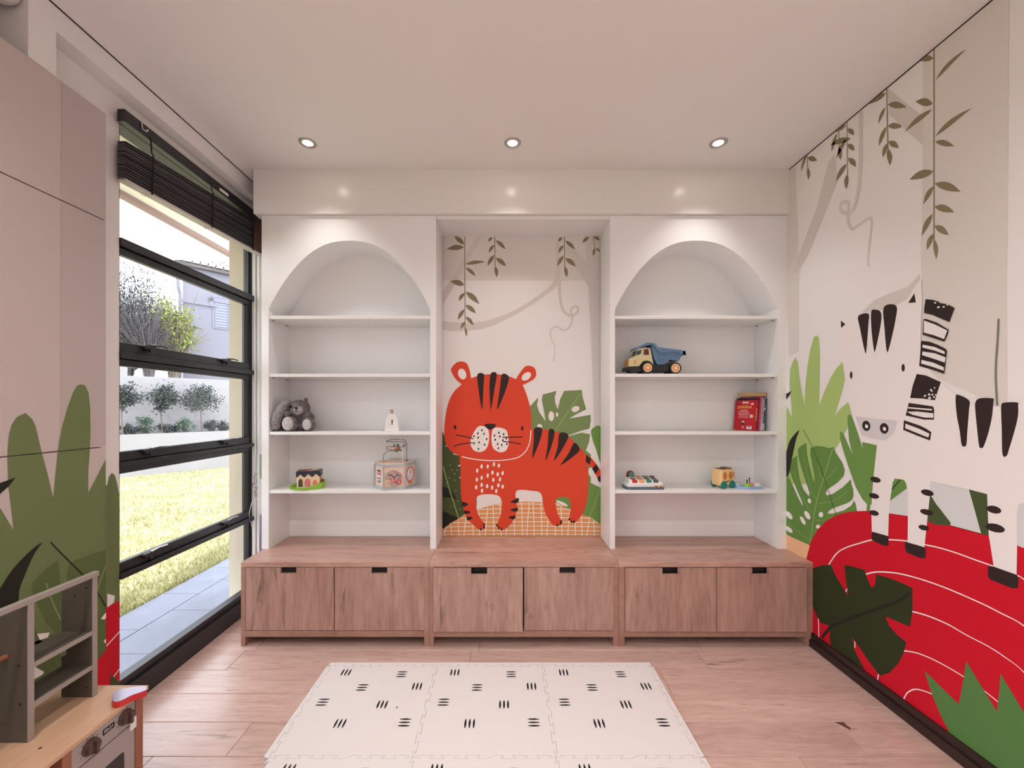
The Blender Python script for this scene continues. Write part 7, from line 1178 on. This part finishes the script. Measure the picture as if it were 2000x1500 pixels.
b3, _ = book('dark book with rounded pink edge between red book and grey spine', .040, .017, .168, .236, 'bpink', 'bpink')
b4, R4 = book('book with a pale grey spine and dark vertical lettering', .058, .021, .17, .230, 'bgrey', 'bgrey')
rr = random.Random(9)
for i in range(13): obj('spine_letter_print', S().box(.005, .013, -.0036, -.003, .05 + i * .012, .05 + i * .012 + rr.uniform(.004, .009)).xf(R4), 'bblack', b4)
obj('spine_logo_print', S().box(.005, .013, -.0036, -.003, .212, .228).xf(R4), 'bblack', b4)
b5, R5 = book('book with dark teal patterned spine nearest the side panel', .080, .022, .17, .228, 'bteal', 'bteal')
for z, h, c in ((.0, .05, 'bwhite'), (.055, .02, 'bnavy'), (.10, .03, 'bblack'), (.14, .02, 'bwhite'), (.19, .03, 'bnavy')): obj('spine_pattern', S().box(0.0005, .009, -.0036, -.003, z + .004, z + h).xf(R5), c, b5)
t = thing('book', 'tan book lying flat on top of the standing books', 'book', (1.752, 2.875, Z3 + .2425), R(4), group='picture books on the shelf')
obj('cover', S().box(-.075, .075, -.05, .04, 0, .0025).box(-.075, .075, -.05, .04, .0225, .025), 'btan', t); obj('pages', S().box(-.073, .074, -.048, .038, .0026, .0224), 'btan', t); obj('spine', S().rbox(.075, .079, -.05, .04, 0, .025, .001, 1), 'bred', t)
# pop-up toy
M['slate'] = mat('slate plastic', (92, 108, 120), .4)
pu = thing('popup_toy', 'white and slate pop-up toy with four coloured keys', 'toy', ((1250 - 986) * .0036 + .005, 2.80, Z4), R(3))
def rr_poly(a, b, r, z, n=5):
    p = []
    for cx_, cy_, s in ((a - r, b - r, 0), (-a + r, b - r, 90), (-a + r, -b + r, 180), (a - r, -b + r, 270)):
        for i in range(n + 1): th = R(s + 90 * i / n); p.append((cx_ + r * math.cos(th), cy_ + r * math.sin(th), z))
    return p
obj('base', S().prism(rr_poly(.134, .066, .035, .0004), (0, 0, .020)), 'slate', pu)
tp = S().prism(rr_poly(.13, .062, .032, .020), (0, 0, .018))
obj('white_deck', tp, 'twhite', pu)
a_ = .115
obj('sloped_top', S().add([(-a_, -.052, .038), (a_, -.052, .038), (a_, .05, .038), (-a_, .05, .038), (-a_ + .01, -.015, .066), (a_ - .02, -.015, .066), (a_ - .02, .048, .072), (-a_ + .01, .048, .072)], [(0, 3, 2, 1), (4, 5, 6, 7), (0, 1, 5, 4), (1, 2, 6, 5), (2, 3, 7, 6), (3, 0, 4, 7)]), 'twhite', pu)
tilt = Matrix.Rotation(R(36), 4, 'X')
for i, c in enumerate(((205, 30, 32), (240, 170, 112), (44, 128, 100), (84, 90, 98))):
    x = -.072 + i * .049
    k_ = obj('key', S().rbox(-.017, .017, -.010, .008, -.004, .014, .004, 2).xf(Matrix.Translation((x, -.036, .050)) @ tilt), mat('key %d' % i, c, .4), pu)
    obj('key_well', S().lathe([(.019, 0), (.019, .0015)], 18).xf(Matrix.Translation((x - .004, -.012, .0665)) @ Matrix.Rotation(R(5), 4, 'X')), mat('well %d' % i, [(150, 60, 52), (196, 160, 110), (70, 90, 70), (90, 70, 84)][i], .5), pu)
    if i: obj('closed_lid', S().lathe([(.020, 0), (.020, .005), (.016, .008)], 18, (x, .03, .070)), mat('lid %d' % i, [(150, 60, 52), (214, 140, 120), (110, 116, 100), (96, 76, 92)][i], .4), pu)
dm = obj('popped_lid', S().lathe([(.027, -.006), (.027, .004), (.022, .008)], 22, (-.075, .038, .088), 'y').box(-.102, -.048, .032, .046, .066, .088), mat('maroon lid', (128, 26, 36), .4), pu, True)
obj('lid_picture', S().lathe([(.019, -.009), (.019, -.006)], 20, (-.070, .038, .088), 'y'), mat('teal disc', (70, 140, 124), .4), dm)
sl = obj('slider_slot', S().rbox(.05, .118, -.068, -.061, .016, .026, .002, 1), mat('slider tan', (206, 170, 140), .5), pu)
obj('slider', S().rbox(.058, .072, -.071, -.066, .016, .028, .002, 1).rbox(.092, .104, -.071, -.066, .016, .028, .002, 1), mat('slider brown', (150, 96, 60), .5), pu)
# toy bus
M['bus'] = mat('bus cream yellow', (248, 206, 148), .35); M['bteal2'] = mat('bus teal', (20, 128, 116), .35); M['busor'] = mat('bus orange', (214, 128, 60), .4)
bs = thing('toy_bus', 'chunky cream yellow toy bus with green wheels', 'toy', ((1409 - 986) * .0036, 2.825, Z4), R(20))
obj('bus_body', S().rbox(-.062, .062, -.042, .042, .018, .13, .010, 3), 'bus', bs, True)
for x in (-.028, .024): obj('window', S().prism([(x + .017 * math.cos(a), -.0421, .088 + .026 * math.sin(a)) for a in [i * .4488 for i in range(14)]], (0, -.0012, 0)), 'busor', bs)
obj('door_print', S().box(.05, .055, -.0432, -.0421, .075, .108), 'knob', bs); obj('mouth_print', S().prism([(-.018, -.0421, .05), (.012, -.0421, .055), (.012, -.0421, .048), (-.015, -.0421, .043)], (0, -.001, 0)), 'bred2', bs)
obj('roof_panel', S().rbox(-.045, -.005, -.03, .03, .130, .134, .002, 1).rbox(.005, .05, -.03, .03, .130, .138, .002, 1), mat('bus roof', (120, 84, 66), .5), bs)
for x in (-.036, .036):
    for y, sg in ((-.042, -1), (.042, 1)): obj('wheel', S().lathe([(.003, -.012 * 1), (.018, -.010), (.027, -.003), (.027, .004), (.02, .008)] if sg < 0 else [(.02, -.008), (.027, -.004), (.027, .003), (.018, .010), (.003, .012)], 20, (x, y, .027), 'y'), 'bteal2', bs, True)
# peg puzzle
pz = thing('peg_puzzle', 'small blue tray toy with green and pink knobbed pieces', 'toy', ((1451 - 986) * .0036, 2.785, Z4), R(-4))
obj('tray', S().prism([(x, y, .0004) for x, y in curve([(-.085, .01), (-.07, .045), (-.02, .05), (.04, .05), (.08, .03), (.088, -.01), (.07, -.035), (.0, -.04), (-.04, -.03), (-.075, -.015)], True, 4)], (0, 0, .016)), mat('tray blue', (150, 178, 222), .3), pz)
for x, y, r_, c, hk in ((-.012, -.012, .022, (120, 205, 40), .022), (.016, .012, .026, (232, 130, 126), .028), (.062, .005, .026, (206, 208, 206), 0), (-.06, .02, .018, (190, 205, 225), 0)):
    p_ = obj('puzzle_piece', S().ball((x, y, .018), (r_, r_, r_ * .9), 16, 10), mat('piece', c, .3), pz, True)
    if hk:
        obj('peg', S().tube([(x, y, .016 + r_ * .85), (x, y, .018 + r_ * .9 + hk * .8)], .0028, 8).ball((x, y, .018 + r_ * .9 + hk * .9), .0052, 10, 8), 'black', p_)
# ------------------------------------------------------------------ outdoors
GZ = -.03
M['paving'] = mat('grey paving', (122, 127, 142), .6, .3, var=.08, scale=5, bump=.1, bscale=40)
M['soil'] = mat('lawn soil', (158, 152, 118), .9, .1, var=.3, scale=3)
M['grass'] = mat('grass blades', (166, 164, 116), .8, .2, var=.35, scale=1.6)
M['render_w'] = mat('white render', (152, 150, 153), .8, .2, var=.04, scale=2)
M['house'] = mat('grey render', (128, 127, 139), .8, .2, var=.04, scale=1)
M['cream'] = mat('cream render', (186, 174, 154), .8, .2, var=.05, scale=3)
M['leaf_d'] = mat('dark leaves', (54, 62, 60), .6, .3, var=.4, scale=5)
M['leaf_g'] = mat('green leaves', (76, 98, 80), .6, .3, var=.4, scale=5)
M['leaf_y'] = mat('yellow green leaves', (128, 138, 60), .6, .3, var=.5, scale=1.5)
M['bark'] = mat('bark', (112, 100, 92), .8)
M['rooftile'] = mat('roof tiles', (90, 84, 84), .7, .3, var=.1, scale=6)
gr = struct('ground', S().box(-45, -2.75, -14, 45, -.4, GZ - .012), 'soil', 'sunlit lawn outside the window')
struct('ground_rear', S().box(-2.1, 30, -14, YR - .15, -.4, GZ - .012), 'paving', 'paved terrace behind the room')
pv = struct('pavement', S().box(-2.75, -2.08, -3, 12, -.4, GZ - .01), 'black', 'strip of grey paving slabs outside the window')
for xa, xb, off in ((-2.46, -2.085, 0), (-2.75, -2.464, .265)):
    for i in range(-4, 16):
        y0 = 2.46 + off + (i - 2) * .53
        if y0 > 8 or y0 < -1: continue
        obj('paving_slab', S().rbox(xa + .001, xb - .001, y0 + .002, y0 + .528, GZ - .012, GZ, .002, 1), 'paving', pv)
# lawn blades, denser near the house
rr = random.Random(21); gm = S(); V = []; Fc = []
for i in range(42000):
    d = rr.random() ** 2.0; x = -2.76 - d * 7.2; y = rr.uniform(.2, 1) * 12 if rr.random() < .7 else rr.uniform(1, 7)
    if .652 * (y - 8.65) * 0 + (x + 8.23) * .76 - (y - 8.65) * .652 < .05: continue
    h = rr.uniform(.015, .05); a = rr.uniform(0, 6.28); w = .004 + .004 * d; dx, dy = math.cos(a) * w, math.sin(a) * w
    n = len(V); V += [(x - dx, y - dy, GZ - .012), (x + dx, y + dy, GZ - .012), (x + rr.uniform(-.03, .03), y + rr.uniform(-.03, .03), GZ + h)]; Fc.append((n, n + 1, n + 2))
gm.v = V; gm.f = Fc
go = obj('lawn_grass', gm, 'grass'); go['label'] = 'short sunlit grass of the lawn outside'; go['category'] = 'grass'; go['kind'] = 'stuff'
# outer reveal and eave of this house
struct('wall_pier', S().box(-2.065, -1.872, 3.03, 3.4, -.4, 3.0), 'cream', 'cream outer pier beside the window')
struct('roof_eave', S().box(-2.70, -2.09, -2, 6, 3.0, 3.06), mat('soffit', (232, 226, 208), .8), 'cream roof overhang above the paving')
struct('roof_fascia', S().box(-2.76, -2.70, -2, 6, 2.965, 3.16), mat('fascia', (150, 124, 116), .6), 'brown fascia board of the overhang')
# boundary wall and planter, running diagonally
A0 = Vector((-8.23, 8.65, 0)); dv = Vector((.652, .758, 0)); nv = Vector((.758, -.652, 0))
def bw(t, o, z): p = A0 + dv * t - nv * o; return Vector((p.x, p.y, z))
def dbox(t0, t1, o0, o1, z0, z1): return S().prism([bw(t0, o0, z0), bw(t1, o0, z0), bw(t1, o1, z0), bw(t0, o1, z0)], (0, 0, z1 - z0))
mb = dbox(-.15, 7, 0, .12, -.4, .87); mb2 = dbox(-5, -.15, -.02, .12, -.4, 1.03); mb.add(mb2.v, mb2.f)
struct('wall_planter', mb, 'render_w', 'white retaining wall of the planter across the lawn')
mb = dbox(.22, 7, .92, 1.07, -.4, 2.2); mb2 = dbox(-5, .22, .92, 1.07, -.4, 2.42); mb.add(mb2.v, mb2.f)
struct('wall_boundary', mb, 'render_w', 'tall white garden wall behind the planter')
struct('ground_planter', dbox(-5, 7, .1, .95, -.4, .84), mat('planter soil', (96, 86, 76), .9, .1, var=.3, scale=8), 'soil in the raised planter')
def tray_t(px, o):   # where a sight line through photo column px meets the line parallel to the planter
    s = (px - 986) / 790; p = A0 - nv * o
    return (s * p.y - p.x) / (dv.x - s * dv.y)
def crown(c, r, n, size, seed, m, name, par, clumps=26):
    q = random.Random(seed); V = []; F_ = []
    cl = []
    for i in range(clumps):
        v = Vector((q.gauss(0, 1), q.gauss(0, 1), q.gauss(0, 1))).normalized() * q.uniform(.35, 1)
        cl.append(Vector((c[0] + v.x * r[0], c[1] + v.y * r[1], c[2] + v.z * r[2])))
    for i in range(n):
        b = q.choice(cl); p = b + Vector((q.gauss(0, .22) * r[0], q.gauss(0, .22) * r[1], q.gauss(0, .22) * r[2]))
        a = Vector((q.gauss(0, 1), q.gauss(0, 1), q.gauss(0, 1))).normalized(); e = a.orthogonal().normalized()
        a *= size * q.uniform(.6, 1.3); e *= size * .4
        k_ = len(V); V += [tuple(p - a), tuple(p + e), tuple(p + a), tuple(p - e)]; F_.append((k_, k_ + 1, k_ + 2, k_ + 3))
    mb = S(); mb.v = V; mb.f = F_
    return obj(name, mb, m, par), cl
for px_, yc, ww, lab in ((238, 772, 26, 'small standard tree on a thin stem, cut by the window edge'), (315, 775, 29, 'small standard tree in the planter, middle one of three'), (393, 778, 32, 'small standard tree in the planter nearest the white house')):
    t_ = tray_t(px_, .45); p = bw(t_, .45, .84); k_ = p.y / 790; zc = EYE - (yc - 795) * k_
    t = thing('standard_tree', lab, 'tree', (p.x, p.y, .84), group='standard trees in the planter')
    c, cl = crown((0, 0, zc - .84), (ww * k_, ww * k_ * .8, 24 * k_), 1500, .032, px_, 'leaf_d', 'crown', t)
    tm = S().tube([(0.02, 0, 0), (0, .01, .2), (-.02, 0, zc - .84 - .1), (0, 0, zc - .84 + .1)], [.018, .014, .012, .01], 6)
    for q_ in cl[:12]: tm.tube([(-.02, 0, zc - .84 - .12), tuple(q_)], [.008, .004], 4)
    obj('trunk', tm, 'bark', t)
for i, (px_, hh, ww, m_, lab) in enumerate(((258, .20, .22, 'leaf_d', 'low dark shrub in the raised end of the planter'), (285, .40, .20, 'leaf_g', 'bushy green shrub between the first two planter trees'), (330, .22, .24, 'leaf_d', 'sparse low shrub at the foot of the middle planter tree'), (365, .34, .26, 'leaf_g', 'rounded green shrub beside the tree nearest the house'), (415, .24, .2, 'leaf_d', 'dark low shrub right of the planter trees'), (442, .24, .22, 'leaf_d', 'dark low shrub at the pier end of the planter'))):
    t_ = tray_t(px_, .3); zb = .84 if px_ > 253 else .84; p = bw(t_, .5, zb)
    t = thing('shrub', lab, 'shrub', (p.x, p.y, zb), group='shrubs in the planter')
    crown((0, 0, hh * .55), (ww, ww * .6, hh * .55), 420, .03, i + 50, m_, 'foliage', t, 14)
    st = S(); q = random.Random(i)
    for j in range(7): st.tube([(q.uniform(-.03, .03), 0, 0), (q.uniform(-ww, ww) * .7, q.uniform(-.1, .1), hh * q.uniform(.5, .9))], [.008, .003], 4)
    obj('stems', st, 'bark', t)
# neighbouring house
H0 = Vector((-11.15, 14.0, 0))
hs = thing('house', 'pale grey rendered house with a tiled hip roof beyond the garden wall', 'house', tuple(H0), 0)
sv = Vector((-.52, .854, 0))
def hp(t, o, z): p = dv * t + sv * o; return (p.x, p.y, z)
def hbox(t0, t1, o0, o1, z0, z1): return S().prism([hp(t0, o0, z0), hp(t1, o0, z0), hp(t1, o1, z0), hp(t0, o1, z0)], (0, 0, z1 - z0))
obj('wall', hbox(0, 7, 0, 5, -.4, 6.35), 'house', hs)
obj('moulding', hbox(-.03, 1.0, -.05, 0, 5.1, 5.22), 'house', hs)
obj('window_surround', hbox(.78, 2.3, -.06, 0, 5.28, 5.42).add(*(lambda m: (m.v, m.f))(hbox(.78, .9, -.06, 0, 5.1, 5.42))), 'house', hs)
wz1 = EYE + (795 - 577) * 14.75 / 790; wz0 = EYE + (795 - 642) * 14.75 / 790
wn = obj('window', hbox(.86, 2.2, -.02, .0, wz0, wz1), mat('far window frame', (120, 120, 136), .5), hs)
obj('pane', hbox(.92, 2.14, -.03, -.02, wz0 + .06, wz1 - .06), mat('far window blind', (104, 108, 132), .3), wn)
sl_ = S(); 
for j in range(9): m_ = hbox(.95, 1.3, -.035, -.03, wz0 + .1 + j * .1, wz0 + .115 + j * .1); sl_.add(m_.v, m_.f)
obj('blind_lines', sl_, mat('far blind line', (196, 198, 214), .5), wn)
EV = 6.45; 
rf = obj('roof', S().add([hp(-.2, -.2, EV), hp(7.4, -.2, EV), hp(7.4, 2.5, EV + 1.45), hp(2.5, 2.5, EV + 1.45), hp(-.2, 5.4, EV), hp(-.2, -.2, EV - .1), hp(7.4, -.2, EV - .1), hp(-.2, 5.4, EV - .1)], [(0, 1, 2, 3), (0, 3, 4), (5, 6, 1, 0), (7, 5, 0, 4), (5, 7, 6)]), 'rooftile', hs)
tl = S()
for r_ in range(9):
    for c_ in range(34):
        o_ = -.22 + r_ * .33; t0 = -.15 + c_ * .23 + (o_ + .2) * .98
        if t0 > 7.2: break
        z_ = EV + (o_ + .2) * .537; L_ = .34
        pts = []
        for a in range(5):
            th = math.pi * a / 4; tt_ = t0 + .1 - .1 * math.cos(th); hh = .075 * math.sin(th) + .03
            pts.append((tt_, hh))
        vs = [hp(tt_, o_, z_ + hh + .02) for tt_, hh in pts] + [hp(tt_, o_ + L_, z_ + L_ * .537 + hh) for tt_, hh in pts]
        tl.add(vs, [(a, a + 1, 6 + a, 5 + a) for a in range(4)] + [(0, 1, 2, 3, 4)])
obj('roof_tiles', tl, mat('pantiles', (170, 164, 164), .7, .3, var=.15, scale=5), rf, kind='stuff')
obj('downpipe', S().tube([hp(-.15, -.15, EV - .1), hp(-.1, -.1, EV - .9), hp(-.06, -.06, EV - 1.1), hp(-.06, -.06, .5)], .05, 8), 'house', hs)
# trees beyond the wall
def bigtree(label, px_, Y, ytop, ybot, wpx, m, n, size, seed, bare=False):
    k_ = Y / 790; x = (px_ - 986) * k_; z1 = EYE - (ytop - 795) * k_; z0 = EYE - (ybot - 795) * k_
    t = thing('garden_tree', label, 'tree', (x, Y, GZ), group='trees beyond the garden wall')
    c, cl = crown((0, 0, (z0 + z1) / 2), (wpx / 2 * k_, wpx / 2 * k_, (z1 - z0) / 2), n, size, seed, m, 'crown', t, 60)
    tm = S().tube([(0, 0, 0), (0, 0, z0 * .6), (.1, 0, (z0 + z1) / 2)], [.14, .11, .05], 7); q = random.Random(seed)
    for b in cl:
        mid = Vector((b.x * .35, b.y * .35, z0 * .7 + (b.z - z0 * .7) * .55)); tm.tube([(0, 0, z0 * .6), tuple(mid), tuple(b)], [.03, .014, .005] if bare else [.05, .025, .008], 4)
        for j in range(5 if bare else 2): e = b + Vector((q.uniform(-.7, .7), q.uniform(-.7, .7), q.uniform(-.2, .9))); tm.tube([tuple(mid), tuple((mid + e) / 2 + Vector((0, 0, .1))), tuple(e)], [.010, .006, .003] if bare else [.018, .01, .004], 4)
    obj('trunk_and_branches', tm, mat('pale bark %d' % seed, (92, 86, 90) if bare else (120, 110, 100), .8), t)
bigtree('half-bare greyish tree against the sky by the window edge', 248, 12.6, 520, 715, 110, 'leaf_d', 4200, .045, 1, True)
bigtree('yellow-green leafy tree beside the grey house', 338, 13.2, 590, 712, 66, 'leaf_y', 3200, .06, 2)
bigtree('low pale bare tree between the other two trees', 292, 12.4, 600, 715, 70, 'leaf_d', 1500, .035, 3, True)
